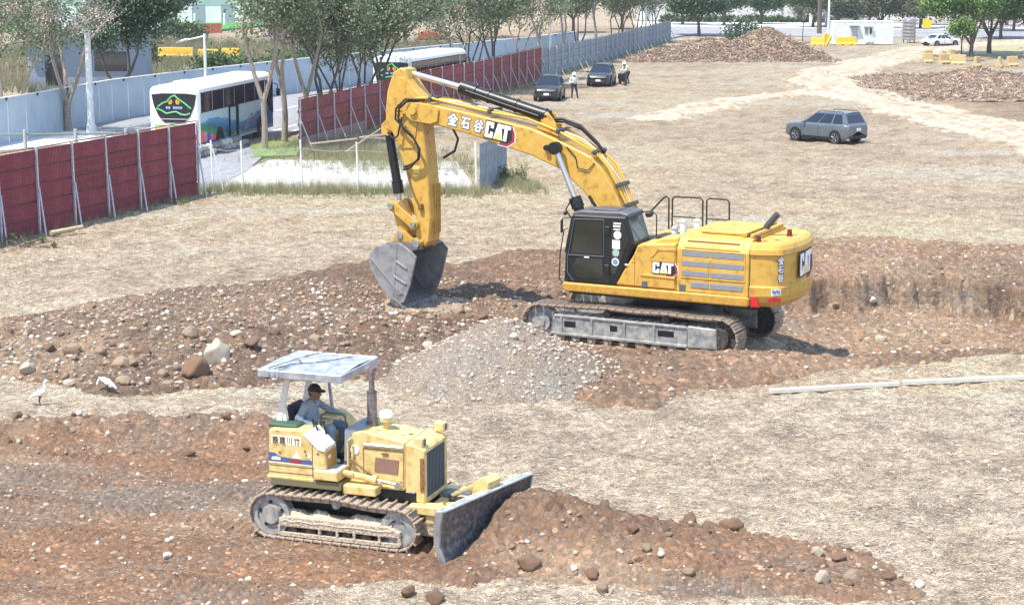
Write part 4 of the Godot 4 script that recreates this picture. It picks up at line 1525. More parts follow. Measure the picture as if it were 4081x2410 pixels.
	b = MB.new()
	bx(b, 7.05, 7.24, 4.05, 4.25, -0.276, -0.26)
	part("sticker", b, M.yellow_print, stick)
	b = MB.new()
	b.tube([Vector3(7.40, 4.05, -0.30), Vector3(7.30, 3.7, -0.34), Vector3(7.12, 3.35, -0.36), Vector3(7.02, 3.18, -0.34)], 0.025, 6)
	b.box(Vector3(7.0, 3.15, -0.32), Vector3(0.13, 0.18, 0.1), Basis(), 0.02)
	part("hose", b, plain(hx("7a5a2c"), 0.6), stick)
	# bucket cylinder and links
	b = MB.new()
	var e0 := Vector3(8.18, 5.12, 0.03)
	var e1 := Vector3(7.88, 3.42, 0.03)
	var e2 := Vector3(7.86, 3.12, 0.03)
	b.cyl(e0, e1, 0.125, 0.125, 16)
	b.cyl(e1 + (e0 - e1).normalized() * 0.36, e1, 0.155, 0.15, 16)
	b.ring(e0.lerp(e1, 0.45), e0.lerp(e1, 0.47), 0.145, 0.12, 16)
	var bcy := part("bucket_cylinder", b, M.black_paint, t)
	b = MB.new()
	b.cyl(e1, e2, 0.075, 0.075, 14)
	part("rod", b, M.chrome, bcy)
	b = MB.new()
	for s in [-0.14, 0.20]:
		b.prism(pv([7.98, 5.60, 8.30, 5.30, 8.30, 5.05, 8.10, 5.0, 7.95, 5.15]), s - 0.03, s + 0.03, 0.008)
	part("cylinder_bracket", b, M.cat_yellow, stick)
	for s in [-0.36, 0.42]:
		b = MB.new()
		b.prism(pv([7.98, 3.24, 7.80, 3.26, 7.55, 3.06, 7.16, 2.80, 7.06, 2.66, 7.12, 2.54, 7.26, 2.54, 7.70, 2.86, 7.98, 3.02]), s - 0.03, s + 0.03, 0.01)
		b.cyl(Vector3(7.17, 2.66, s - 0.05), Vector3(7.17, 2.66, s + 0.05), 0.11, 0.11, 14)
		part("link", b, M.cat_yellow, t)
	b = MB.new()
	b.prism(pv([8.0, 3.2, 7.78, 3.22, 7.46, 2.44, 7.50, 2.26, 7.68, 2.24, 7.74, 2.36]), -0.24, 0.30, 0.015)
	part("link", b, M.cat_yellow, t)
	b = MB.new()
	b.cyl(Vector3(7.88, 3.12, -0.46), Vector3(7.88, 3.12, 0.5), 0.085, 0.085, 14)
	b.cyl(Vector3(7.17, 2.66, -0.50), Vector3(7.17, 2.66, 0.5), 0.075, 0.075, 14)
	b.cyl(Vector3(7.60, 2.34, -0.46), Vector3(7.60, 2.34, 0.5), 0.10, 0.10, 14)
	b.cyl(Vector3(7.09, 2.14, -0.50), Vector3(7.09, 2.14, 0.55), 0.12, 0.12, 14)
	part("pin", b, M.frame_dusty, t)
	# bucket
	var wrap := [Vector2(6.98, 2.02), Vector2(7.35, 2.18), Vector2(7.75, 2.17), Vector2(8.05, 2.05), Vector2(8.24, 1.87), Vector2(8.29, 1.64), Vector2(8.22, 1.42), Vector2(7.94, 0.98), Vector2(7.66, 0.66), Vector2(7.42, 0.52), Vector2(7.26, 0.46)]
	var band := PackedVector2Array()
	for q in wrap:
		band.push_back(q)
	for i in range(wrap.size() - 1, -1, -1):
		var d: Vector2 = (wrap[mini(i + 1, wrap.size() - 1)] - wrap[maxi(i - 1, 0)]).normalized()
		band.push_back(wrap[i] + Vector2(d.y, -d.x) * 0.05)
	b = MB.new()
	b.prism(band, -0.86, 0.90, 0.0)
	var bucket := part("bucket", b, M.steel_inner, t)
	for s in [-0.875, 0.875]:
		b = MB.new()
		b.prism(pv([6.97, 2.0, 7.35, 2.22, 8.05, 2.07, 8.28, 1.87, 8.32, 1.63, 8.25, 1.42, 7.96, 0.98, 7.65, 0.64, 7.38, 0.52, 7.22, 0.60, 7.02, 1.06, 6.82, 1.86]), s - 0.03, s + 0.03, 0.008)
		part("side_plate", b, M.steel_worn, bucket)
	b = MB.new()
	b.bar(Vector3(8.22, 1.72, -0.915), Vector3(7.32, 0.80, -0.915), 0.03, 0.06, 0.006)
	for q in [[7.10, 1.52, 7.45, 1.72], [7.14, 1.10, 7.52, 1.30], [7.24, 0.82, 7.46, 1.02]]:
		b.bar(Vector3(q[0], q[1], -0.915), Vector3(q[2], q[3], -0.915), 0.045, 0.05, 0.008)
	b.bar(Vector3(7.55, 0.60, -0.915), Vector3(7.40, 2.1, -0.91), 0.012, 0.014)
	part("wear_strip", b, M.steel_worn, bucket)
	b = MB.new()
	b.prism(pv([7.66, 0.60, 7.46, 0.44, 7.20, 0.36, 7.16, 0.42, 7.26, 0.52, 7.55, 0.70]), -0.93, 0.93, 0.01)
	part("cutting_edge", b, M.blade, bucket)
	for k in 6:
		var z := lerpf(-0.82, 0.84, k / 5.0)
		b = MB.new()
		var a0 := Vector3(7.40, 0.53, z)
		var tip := Vector3(7.06, 0.13, z + 0.01)
		var dir := (tip - a0).normalized()
		var side := Vector3(0, 0, 1)
		var nrm := dir.cross(side)
		var r0 := PackedVector3Array()
		var tw := [[0.0, 0.085, 0.075], [0.42, 0.085, 0.07], [0.46, 0.065, 0.06], [1.0, 0.045, 0.016]]
		var rr := []
		for q in tw:
			var p4: Vector3 = a0.lerp(tip, q[0])
			rr.push_back(PackedVector3Array([p4 + side * q[1] + nrm * q[2], p4 - side * q[1] + nrm * q[2], p4 - side * q[1] - nrm * q[2], p4 + side * q[1] - nrm * q[2]]))
		for i in 3:
			for j in 4:
				b.out(rr[i][j], rr[i][(j + 1) % 4], rr[i + 1][(j + 1) % 4], a0.lerp(tip, (tw[i][0] + tw[i + 1][0]) * 0.5))
				b.out(rr[i][j], rr[i + 1][(j + 1) % 4], rr[i + 1][j], a0.lerp(tip, (tw[i][0] + tw[i + 1][0]) * 0.5))
		b.out(rr[3][0], rr[3][1], rr[3][2], a0)
		b.out(rr[3][0], rr[3][2], rr[3][3], a0)
		part("tooth", b, M.steel_worn, bucket)
	for s in [-0.40, -0.30, 0.36, 0.46]:
		b = MB.new()
		b.prism(pv([6.98, 1.98, 6.94, 2.20, 7.08, 2.32, 7.24, 2.26, 7.48, 2.44, 7.64, 2.48, 7.76, 2.36, 7.86, 2.12, 7.35, 2.10]), s - 0.025, s + 0.025, 0.008)
		part("bucket_ear", b, M.cat_sill if s < 0 else M.frame_dusty, bucket)


# ---------------------------------------------------------------- the bulldozer (x forwards, z to its right)
func make_bulldozer() -> void:
	var t := thing("bulldozer", "small pale yellow bulldozer with a tin canopy pushing red soil", "bulldozer", Vector3(-2.59, 0.0, -28.76), deg_to_rad(-18.9))
	var b: MB
	var loop := []
	loop += arc(Vector2(1.10, 0.40), 0.335, 262, 445, 11)
	loop += [Vector2(0.6, 0.745), Vector2(0.0, 0.81), Vector2(-0.5, 0.80)]
	loop += arc(Vector2(-1.12, 0.43), 0.365, 88, 278, 12)
	var poly := PackedVector2Array(loop)
	for s in [-1, 1]:
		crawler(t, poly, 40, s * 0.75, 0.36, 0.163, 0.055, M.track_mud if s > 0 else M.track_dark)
		var zo: float = s * 0.90
		b = MB.new()
		b.cyl(Vector3(-1.12, 0.43, s * 0.66), Vector3(-1.12, 0.43, s * 0.84), 0.325, 0.325, 24)
		b.ring(Vector3(-1.12, 0.43, s * 0.80), Vector3(-1.12, 0.43, s * 0.87), 0.335, 0.25, 24)
		b.cyl(Vector3(-1.12, 0.43, s * 0.80), Vector3(-1.12, 0.43, s * 0.90), 0.21, 0.15, 16)
		var spr := part("sprocket", b, M.frame_dusty, t)
		b = MB.new()
		for k in 5:
			var a := TAU * k / 5.0 + 0.4
			b.cyl(Vector3(-1.12 + 0.20 * cos(a), 0.43 + 0.20 * sin(a), s * 0.80), Vector3(-1.12 + 0.20 * cos(a), 0.43 + 0.20 * sin(a), s * 0.846), 0.035, 0.035, 10)
		part("sprocket_hole", b, M.black, spr)
		b = MB.new()
		b.ring(Vector3(1.10, 0.40, s * 0.66), Vector3(1.10, 0.40, s * 0.86), 0.295, 0.16, 24)
		b.cyl(Vector3(1.10, 0.40, s * 0.68), Vector3(1.10, 0.40, s * 0.83), 0.27, 0.27, 22)
		var idl := part("idler", b, M.frame_dusty, t)
		b = MB.new()
		for k in 2:
			var a := 0.9 + k * 1.2
			b.cyl(Vector3(1.10 + 0.16 * cos(a), 0.40 + 0.16 * sin(a), s * 0.80), Vector3(1.10 + 0.16 * cos(a), 0.40 + 0.16 * sin(a), s * 0.835), 0.04, 0.04, 10)
		part("idler_hole", b, M.black, idl)
		b = MB.new()
		b.prism(pv([-0.98, 0.26, 1.16, 0.26, 1.16, 0.36, 0.95, 0.44, -0.85, 0.44, -0.98, 0.40]), s * 0.58, zo, 0.015)
		b.prism(pv([-0.98, 0.10, 1.12, 0.10, 1.18, 0.16, 1.16, 0.26, 1.12, 0.26, 1.10, 0.17, -0.98, 0.17]), s * 0.86, zo, 0.006)
		for x in [-0.97, -0.25, 0.06, 0.36, 0.80]:
			bx(b, x - 0.02, x + 0.02, 0.12, 0.28, s * 0.85, zo + s * 0.004)
		part("track_frame", b, M.caked, t)
		for x in [-0.75, -0.42, -0.08, 0.22, 0.55, 0.88]:
			b = MB.new()
			b.cyl(Vector3(x, 0.18, s * 0.60), Vector3(x, 0.18, s * 0.86), 0.085, 0.085, 12)
			part("track_roller", b, M.track_dark, t)
		b = MB.new()
		b.cyl(Vector3(0.03, 0.70, s * 0.60), Vector3(0.03, 0.70, s * 0.86), 0.075, 0.075, 14)
		b.cyl(Vector3(0.03, 0.70, s * 0.86), Vector3(0.03, 0.70, s * 0.885), 0.045, 0.04, 12)
		part("carrier_roller", b, M.frame_dusty, t)
		# dried mud lying on the frame
		var rows := []
		for i in 25:
			var r := PackedVector3Array()
			var x := lerpf(-0.92, 1.0, i / 24.0)
			for j in 7:
				var u := j / 6.0
				var y := 0.36 + 0.20 * sin(PI * clampf(u * 1.05, 0, 1)) * (0.8 + 0.5 * n_fine.get_noise_2d(x * 2.0 + 8.0 * s, u)) * (1.0 - 0.45 * exp(-pow((x - 0.03) / 0.2, 2.0)))
				r.push_back(Vector3(x, y + 0.03 * n_fine.get_noise_2d(x * 5.0, u * 3.0 + s), s * lerpf(0.91, 0.56, u)))
			rows.push_back(r)
		b = MB.new()
		b.skin(rows, true, false, s > 0)
		part("dried_mud", b, M.caked, t)
	# hull
	b = MB.new()
	bx(b, -1.25, 1.30, 0.45, 0.95, -0.52, 0.52, 0.03)
	bx(b, -1.30, -0.95, 0.45, 1.0, -0.45, 0.45, 0.02)
	part("hull", b, M.black_paint, t)
	for s in [-1, 1]:
		b = MB.new()
		bx(b, -1.15, 0.10, 0.92, 1.05, s * 0.40, s * 0.80, 0.01)
		part("fender_bracket", b, plain(hx("6f6a4c"), 0.7), t)
		b = MB.new()
		bx(b, 0.10, 0.68, 0.86, 1.01, s * 0.40, s * 0.74, 0.015)
		part("fender", b, M.doz_yellow, t)
	# tanks left and right of the seat
	for s in [-1, 1]:
		b = MB.new()
		b.prism(pv([-1.19, 1.06, -1.17, 1.82, -1.13, 1.85, -0.52, 1.87, -0.40, 1.80, -0.17, 1.55, -0.16, 1.24, -0.36, 1.22, -0.38, 1.06]), s * 0.34, s * 0.78, 0.02)
		var tank := part("side_tank", b, M.doz_yellow, t)
		if s > 0:
			b = MB.new()
			bx(b, -1.18, -0.38, 1.245, 1.255, 0.775, 0.785)
			bx(b, -1.18, -0.38, 1.13, 1.138, 0.775, 0.785)
			bx(b, -0.405, -0.395, 1.10, 1.70, 0.775, 0.784)
			part("panel_gap", b, M.brown_print, tank)
			b = MB.new()
			b.prism(pv([-1.185, 1.32, -1.185, 1.46, -1.07, 1.455, -0.99, 1.40, -0.60, 1.375, -0.45, 1.385, -0.40, 1.36, -0.40, 1.30]), 0.77, 0.786)
			part("stripe", b, M.blue_print, tank)
			b = MB.new()
			bx(b, -0.80, -0.60, 1.315, 1.372, 0.77, 0.790)
			part("stripe", b, M.red_print, tank)
			b = MB.new()
			bx(b, -1.185, -0.40, 1.285, 1.298, 0.77, 0.786)
			b.prism(pv([-1.13, 1.34, -1.12, 1.385, -1.07, 1.39, -1.04, 1.40, -1.01, 1.385, -0.96, 1.375, -0.97, 1.34]), 0.77, 0.790)
			b.prism(pv([-0.76, 1.39, -0.68, 1.53, -0.60, 1.39]), 0.77, 0.784)
			b.prism(PackedVector2Array(arc(Vector2(-0.46, 1.45), 0.035, 0, 330, 12)), 0.77, 0.785)
			bx(b, -1.12, -0.60, 1.60, 1.755, 0.77, 0.783)
			part("decal", b, plain(hx("f3ead0"), 0.6), tank)
			var k := 0
			b = MB.new()
			for nm in ["she", "jian", "chuan", "zhu"]:
				glyph(b, nm, Transform3D(Basis(Vector3(0.098, 0, 0), Vector3(0, 0.115, 0), Vector3(0, 0, 1)), Vector3(-1.105 + 0.128 * k, 1.617, 0.78)), 0.10, 0.006)
				k += 1
			part("lettering", b, M.brown_print, tank)
			b = MB.new()
			for q in [[-0.53, 1.52, 0.02], [-0.5, 1.46, 0.018], [-0.98, 1.47, 0.025], [-0.3, 1.5, 0.02]]:
				b.cyl(Vector3(q[0], q[1], 0.77), Vector3(q[0], q[1], 0.786), q[2], q[2], 10)
			part("rust_spot", b, M.rust, tank)
	b = MB.new()
	bx(b, -1.22, -0.38, 1.02, 1.075, -0.80, 0.80, 0.01)
	part("tail_rail", b, M.doz_yellow, t)
	b = MB.new()
	b.prism(pv([-0.36, 1.08, -0.36, 1.23, 0.06, 1.23, 0.06, 1.08]), 0.36, 0.84, 0.012)
	var step := part("step", b, M.doz_yellow, t)
	b = MB.new()
	bx(b, -0.35, 0.05, 1.23, 1.242, 0.37, 0.83, 0.004)
	part("tread_plate", b, M.galv, step)
	b = MB.new()
	bx(b, -0.40, 0.12, 1.14, 1.22, -0.80, 0.36, 0.01)
	part("floor", b, M.grey_dark, t)
	b = MB.new()
	bx(b, -0.168, -0.158, 1.24, 1.52, 0.40, 0.76)
	part("tank_front", b, plain(hx("b98c45"), 0.6), t)
	b = MB.new()
	bx(b, -0.156, -0.150, 1.42, 1.47, 0.62, 0.70)
	part("sticker", b, M.white_print, t)
	# seat, console, levers, dash
	b = MB.new()
	b.box(Vector3(-0.80, 1.66, 0.0), Vector3(0.46, 0.12, 0.50), Basis(), 0.04)
	part("seat", b, M.black, t)
	b = MB.new()
	b.box(Vector3(-1.04, 1.92, 0.0), Vector3(0.12, 0.40, 0.48), Basis(Vector3.BACK, 0.15), 0.04)
	part("backrest", b, plain(hx("20253c"), 0.6), t)
	b = MB.new()
	b.box(Vector3(-0.98, 1.88, 0.52), Vector3(0.55, 0.07, 0.30), Basis(), 0.03)
	part("armrest", b, plain(hx("3c5548"), 0.7), t)
	b = MB.new()
	bx(b, -1.15, -0.40, 1.55, 1.85, -0.32, 0.34, 0.02)
	part("seat_box", b, M.doz_yellow, t)
	b = MB.new()
	b.prism(pv([-0.56, 1.80, -0.42, 1.90, -0.14, 1.62, -0.18, 1.54, -0.30, 1.56]), 0.44, 0.80, 0.012)
	part("console", b, M.white_paint, t)
	b = MB.new()
	for q in [[-0.45, 0.55, 0.10, 0.22], [-0.35, 0.65, 0.06, 0.20], [-0.28, 0.50, 0.08, 0.18]]:
		b.tube([Vector3(q[0], 1.76, q[1]), Vector3(q[0] - 0.03, 1.76 + q[3] * 0.6, q[1] - 0.02), Vector3(q[0] - 0.06, 1.76 + q[3], q[1] - 0.03)], 0.014, 6)
		b.ball(Vector3(q[0] - 0.06, 1.77 + q[3], q[1] - 0.03), Vector3(0.028, 0.028, 0.028), 8, 6)
	part("lever", b, M.black, t)
	b = MB.new()
	b.prism(pv([-0.02, 1.30, 0.00, 1.84, 0.14, 1.90, 0.30, 1.86, 0.30, 1.30]), -0.40, 0.40, 0.015)
	part("dashboard", b, plain(hx("8d949c"), 0.5, 0.1), t)
	b = MB.new()
	b.tube([Vector3(0.0, 1.82, 0.32), Vector3(-0.01, 2.02, 0.33), Vector3(-0.06, 2.06, 0.33), Vector3(-0.36, 2.07, 0.33), Vector3(-0.44, 2.02, 0.33), Vector3(-0.44, 1.84, 0.35)], 0.015, 8)
	part("grab_rail", b, plain(hx("4b5236"), 0.5), t)
	b = MB.new()
	b.tube([Vector3(0.08, 1.24, 0.44), Vector3(0.08, 1.66, 0.45), Vector3(0.14, 1.72, 0.44)], 0.022, 8)
	b.tube([Vector3(0.16, 1.24, 0.44), Vector3(0.16, 1.60, 0.45)], 0.022, 8)
	part("grab_rail", b, M.doz_yellow, t)
	# engine hood and radiator
	b = MB.new()
	b.prism(pv([0.06, 0.88, 0.10, 1.60, 0.14, 1.80, 0.30, 1.855, 1.08, 1.72, 1.10, 0.80, 0.9, 0.78]), -0.42, 0.42, 0.03)
	var hood := part("engine_hood", b, M.doz_yellow, t)
	b = MB.new()
	bx(b, 0.34, 1.04, 1.585, 1.65, 0.41, 0.45, 0.02)
	part("chrome_strip", b, M.chrome, hood)
	b = MB.new()
	bx(b, 0.335, 0.345, 0.92, 1.56, 0.415, 0.428)
	bx(b, 1.035, 1.045, 0.90, 1.56, 0.415, 0.428)
	bx(b, 0.335, 1.045, 1.555, 1.565, 0.415, 0.428)
	b.box(Vector3(0.72, 1.50, 0.43), Vector3(0.12, 0.03, 0.03), Basis(), 0.008)
	part("panel_gap", b, M.rust, hood)
	b = MB.new()
	b.prism(pv([0.53, 1.19, 0.55, 1.43, 0.96, 1.41, 0.94, 1.17]), 0.41, 0.432, 0.004)
	part("side_mesh", b, plain(hx("8b6a5c"), 0.8), hood)
	b = MB.new()
	b.prism(PackedVector2Array(arc(Vector2(0.19, 1.52), 0.075, 0, 340, 18)), 0.41, 0.434, 0.004)
	part("sticker", b, M.white_print, hood)
	b = MB.new()
	for q in [[0.9, 1.74, 0.12, 0.03], [0.98, 1.73, -0.02, 0.045], [0.5, 1.81, 0.2, 0.03]]:
		b.cyl(Vector3(q[0], q[1], q[2]), Vector3(q[0], q[1] + 0.012, q[2]), q[3], q[3], 10)
	part("rust_spot", b, M.rust, hood)
	b = MB.new()
	b.prism(pv([1.10, 0.76, 1.10, 1.70, 1.14, 1.73, 1.40, 1.66, 1.44, 1.62, 1.44, 0.76]), 0.40, 0.50, 0.02)
	b.prism(pv([1.10, 0.76, 1.10, 1.70, 1.14, 1.73, 1.40, 1.66, 1.44, 1.62, 1.44, 0.76]), -0.50, -0.40, 0.02)
	b.prism(pv([1.10, 1.58, 1.10, 1.72, 1.14, 1.745, 1.40, 1.675, 1.44, 1.63, 1.44, 1.58]), -0.45, 0.45, 0.01)
	bx(b, 1.10, 1.44, 0.74, 0.82, -0.45, 0.45, 0.01)
	part("radiator_guard", b, M.doz_yellow, t)
	b = MB.new()
	bx(b, 1.10, 1.40, 0.80, 1.60, -0.41, 0.41)
	part("radiator", b, plain(hx("33363d"), 0.6), t)
	for k in 13:
		b = MB.new()
		var z := -0.38 + 0.063 * k
		b.bar(Vector3(1.42, 0.83, z), Vector3(1.42, 1.575, z), 0.014, 0.03, 0.004)
		part("grille_bar", b, plain(hx("6d7580"), 0.5, 0.3), t)
	b = MB.new()
	bx(b, 1.36, 1.43, 0.95, 1.50, 0.502, 0.512)
	part("rust_streak", b, M.rust, t)
	for q in [[1.31, 1.745, 0.40], [1.35, 1.80, -0.44]]:
		b = MB.new()
		b.box(Vector3(q[0], q[1], q[2]), Vector3(0.18, 0.16, 0.15), Basis(), 0.02)
		var lamp := part("headlamp", b, M.doz_yellow, t)
		b = MB.new()
		b.box(Vector3(q[0] + 0.085, q[1], q[2]), Vector3(0.03, 0.12, 0.11), Basis(), 0.01)
		part("lens", b, plain(hx("5b4f56"), 0.2), lamp)
	# exhaust and air cleaner
	b = MB.new()
	b.cyl(Vector3(0.32, 1.78, 0.0), Vector3(0.32, 1.90, 0.0), 0.11, 0.10, 16)
	b.cyl(Vector3(0.32, 1.90, 0.0), Vector3(0.32, 2.40, 0.0), 0.082, 0.082, 18)
	b.cyl(Vector3(0.32, 2.40, 0.0), Vector3(0.32, 2.43, 0.0), 0.09, 0.05, 18)
	b.tube([Vector3(0.32, 2.42, 0.0), Vector3(0.32, 2.68, 0.0), Vector3(0.34, 2.76, 0.0), Vector3(0.40, 2.82, 0.0)], 0.048, 14)
	part("exhaust", b, worn([[0.0, hx("5a4d4a")], [0.5, hx("7d7476")], [1.0, hx("9a908f")]], 0.02, 1.5, 0.6, 0.2, 0.0, 4, 41), t)
	b = MB.new()
	b.cyl(Vector3(0.57, 1.76, 0.0), Vector3(0.57, 1.93, 0.0), 0.05, 0.035, 12)
	b.cyl(Vector3(0.57, 1.93, 0.0), Vector3(0.57, 2.00, 0.0), 0.105, 0.115, 18)
	part("air_cleaner", b, M.doz_yellow, t)
	b = MB.new()
	b.lathe(pv([0.118, 0.0, 0.116, 0.05, 0.09, 0.095, 0.045, 0.115, 0.001, 0.12]), 18, Transform3D(Basis(), Vector3(0.57, 2.0, 0.0)))
	part("air_cleaner_dome", b, M.white_gloss, t)
	# canopy
	b = MB.new()
	var rr := []
	for j in 29:
		var x := lerpf(-1.34, 0.10, j / 28.0)
		var rib := 0.022 if (j % 7 == 0 and j > 0 and j < 28) else 0.0
		rr.push_back(PackedVector3Array([Vector3(x, 2.80 + rib, 0.72), Vector3(x, 2.83 + rib, 0.3), Vector3(x, 2.84 + rib, 0.0), Vector3(x, 2.83 + rib, -0.3), Vector3(x, 2.80 + rib, -0.74)]))
	b.skin(rr, false, false, true)
	var can := part("canopy", b, M.tin, t)
	b = MB.new()
	for s in [-0.75, 0.73]:
		bx(b, -1.36, 0.12, 2.685, 2.815, s - 0.02, s + 0.02, 0.012)
	bx(b, 0.09, 0.125, 2.685, 2.815, -0.75, 0.73, 0.012)
	bx(b, -1.37, -1.335, 2.685, 2.815, -0.75, 0.73, 0.012)
	bx(b, -1.33, 0.09, 2.70, 2.715, -0.74, 0.72)
	part("rim", b, M.tin, can)
	b = MB.new()
	var wav := [[-1.15, 0.74, -1.05, 0.2, -0.95, -0.3, -0.7, -0.72], [-1.05, 0.74, -0.9, 0.35, -0.55, 0.1, -0.2, -0.5], [-0.98, 0.74, -0.95, 0.45, -0.8, 0.25, -0.95, 0.05]]
	for q in wav:
		var pts := []
		for i in range(0, 8, 2):
			pts.push_back(Vector3(q[i], 2.852, q[i + 1]))
		pts.push_front(Vector3(q[0], 2.68, 0.755))
		b.tube(pts, 0.007, 5)
	part("cable", b, M.grey_dark, can)
	for s in [0.46, -0.46]:
		b = MB.new()
		b.bar(Vector3(-1.14, 1.80, s), Vector3(-0.96, 2.70, s), 0.06, 0.10, 0.01)
		b.prism(pv([-1.20, 1.84, -1.10, 2.25, -1.02, 2.20, -0.98, 1.84]), s - 0.02, s + 0.02, 0.004)
		part("canopy_post", b, worn([[0.0, hx("9a8a78")], [0.3, hx("d9d6cf")], [1.0, hx("ecebe7")]], 0.03, 1.2, 0.6, 0.0, 0.0, 4, 42), t)
	b = MB.new()
	b.bar(Vector3(-0.62, 1.84, -0.52), Vector3(-0.72, 2.70, -0.52), 0.05, 0.05, 0.01)
	part("canopy_post", b, M.tin, t)
	b = MB.new()
	b.bar(Vector3(-0.98, 2.64, -0.46), Vector3(-0.98, 2.64, 0.46), 0.05, 0.05, 0.008)
	b.bar(Vector3(-0.3, 2.68, -0.7), Vector3(-0.3, 2.68, 0.7), 0.04, 0.04, 0.006)
	part("canopy_beam", b, M.tin, t)
	# lift cylinder and its hoses on the near side of the hood
	for s in [-1, 1]:
		b = MB.new()
		var z: float = s * 0.58
		b.cyl(Vector3(-0.02, 1.17, z), Vector3(0.62, 1.10, z), 0.058, 0.058, 14)
		b.cyl(Vector3(0.56, 1.107, z), Vector3(0.64, 1.098, z), 0.072, 0.072, 14)
		bx(b, 0.06, 0.26, 1.15, 1.20, z - 0.02 + s * 0.06, z + 0.02 + s * 0.06, 0.006)
		var lc := part("lift_cylinder", b, M.doz_yellow, t)
		b = MB.new()
		b.cyl(Vector3(0.62, 1.10, z), Vector3(0.98, 1.05, z), 0.030, 0.030, 12)
		b.cyl(Vector3(1.02, 1.045, z - 0.06), Vector3(1.02, 1.045, z + 0.06), 0.06, 0.06, 14)
		part("rod", b, M.chrome, lc)
		b = MB.new()
		for k in 3:
			b.tube([Vector3(0.10, 1.30 + 0.03 * k, s * 0.44), Vector3(0.22, 1.33 + 0.02 * k, s * 0.52), Vector3(0.38, 1.27, s * (0.56 + 0.02 * k)), Vector3(0.52 + 0.03 * k, 1.16, z)], 0.016, 6)
		part("hose", b, plain(hx("7b6347"), 0.7), lc)
		b = MB.new()
		b.prism(pv([0.62, 0.80, 0.62, 0.98, 0.78, 1.0, 1.08, 0.96, 1.10, 0.80]), s * 0.44, s * 0.50, 0.01)
		part("bracket", b, M.doz_yellow, t)
		# push arms down to the blade
		b = MB.new()
		b.prism(pv([1.20, 0.62, 1.22, 0.76, 1.70, 0.76, 1.78, 0.72, 1.78, 0.60]), s * 0.40, s * 0.66, 0.02)
		part("push_arm", b, M.doz_yellow, t)
		b = MB.new()
		b.prism(pv([1.32, 0.26, 1.32, 0.50, 1.98, 0.50, 2.02, 0.24]), s * 0.38, s * 0.62, 0.02)
		part("push_arm", b, M.caked, t)
	b = MB.new()
	bx(b, 1.48, 1.64, 0.40, 0.72, -0.62, 0.62, 0.02)
	part("cross_beam", b, M.doz_yellow, t)
	# blade, swung so that its far end leads
	var bl := Node3D.new()
	bl.name = "blade"
	t.add_child(bl)
	bl.position = Vector3(2.26, 0.02, 0.0)
	bl.rotation.y = -atan2(0.64, 2.5)
	var prof := [Vector2(0.13, -0.02), Vector2(0.07, 0.10), Vector2(0.02, 0.26), Vector2(0.0, 0.45), Vector2(0.015, 0.64), Vector2(0.06, 0.80), Vector2(0.10, 0.88)]
	var band := PackedVector2Array()
	for q in prof:
		band.push_back(q)
	for i in range(prof.size() - 1, -1, -1):
		band.push_back(prof[i] - Vector2(0.045, 0.0))
	b = MB.new()
	b.prism(band, -1.29, 1.29, 0.0)
	part("moldboard", b, M.blade, bl)
	b = MB.new()
	bx(b, -0.02, 0.13, 0.865, 0.90, -1.29, 1.29, 0.01)
	part("top_edge", b, M.tin, bl)
	for s in [-1.29, 1.29]:
		b = MB.new()
		b.prism(pv([0.16, -0.06, 0.05, 0.02, -0.06, 0.30, -0.07, 0.62, -0.03, 0.88, 0.12, 0.90, 0.06, 0.62, 0.05, 0.30, 0.20, -0.04]), s - 0.025, s + 0.025, 0.008)
		part("end_plate", b, M.steel_worn, bl)
	b = MB.new()
	bx(b, -0.10, -0.04, 0.78, 0.87, -1.2, 0.9, 0.012)
	bx(b, -0.12, -0.03, 0.10, 0.22, -1.2, 1.2, 0.012)
	for z in [-0.9, -0.35, 0.15, 0.55]:
		b.prism(pv([-0.04, 0.20, -0.16, 0.24, -0.16, 0.66, -0.04, 0.80]), z - 0.02, z + 0.02, 0.004)
	part("blade_rib", b, M.doz_yellow, bl)
	b = MB.new()
	b.prism(pv([-0.30, 0.66, -0.26, 0.98, -0.05, 1.10, 0.06, 1.02, 0.02, 0.86, -0.12, 0.72]), -0.42, -0.06, 0.015)
	part("hose_guard", b, M.doz_yellow, bl)
	b = MB.new()
	b.cyl(Vector3(-0.55, 0.62, 0.25), Vector3(-0.12, 0.72, 0.30), 0.05, 0.05, 12)
	b.cyl(Vector3(-0.62, 0.60, 0.24), Vector3(-0.54, 0.62, 0.26), 0.075, 0.075, 12)
	b.bar(Vector3(-0.55, 0.75, 0.1), Vector3(-0.12, 1.0, -0.15), 0.03, 0.05, 0.006)
	part("tilt_cylinder", b, M.doz_yellow, bl)
	b = MB.new()
	b.prism(pv([-0.24, 0.40, -0.26, 0.78, -0.10, 0.80, -0.05, 0.40]), 0.0, 0.22, 0.015)
	part("blade_bracket", b, M.doz_yellow, bl)
	b = MB.new()
	bx(b, 1.46, 1.98, 0.66, 0.78, -0.40, -0.05, 0.02)
	part("cover_plate", b, M.blade, t)


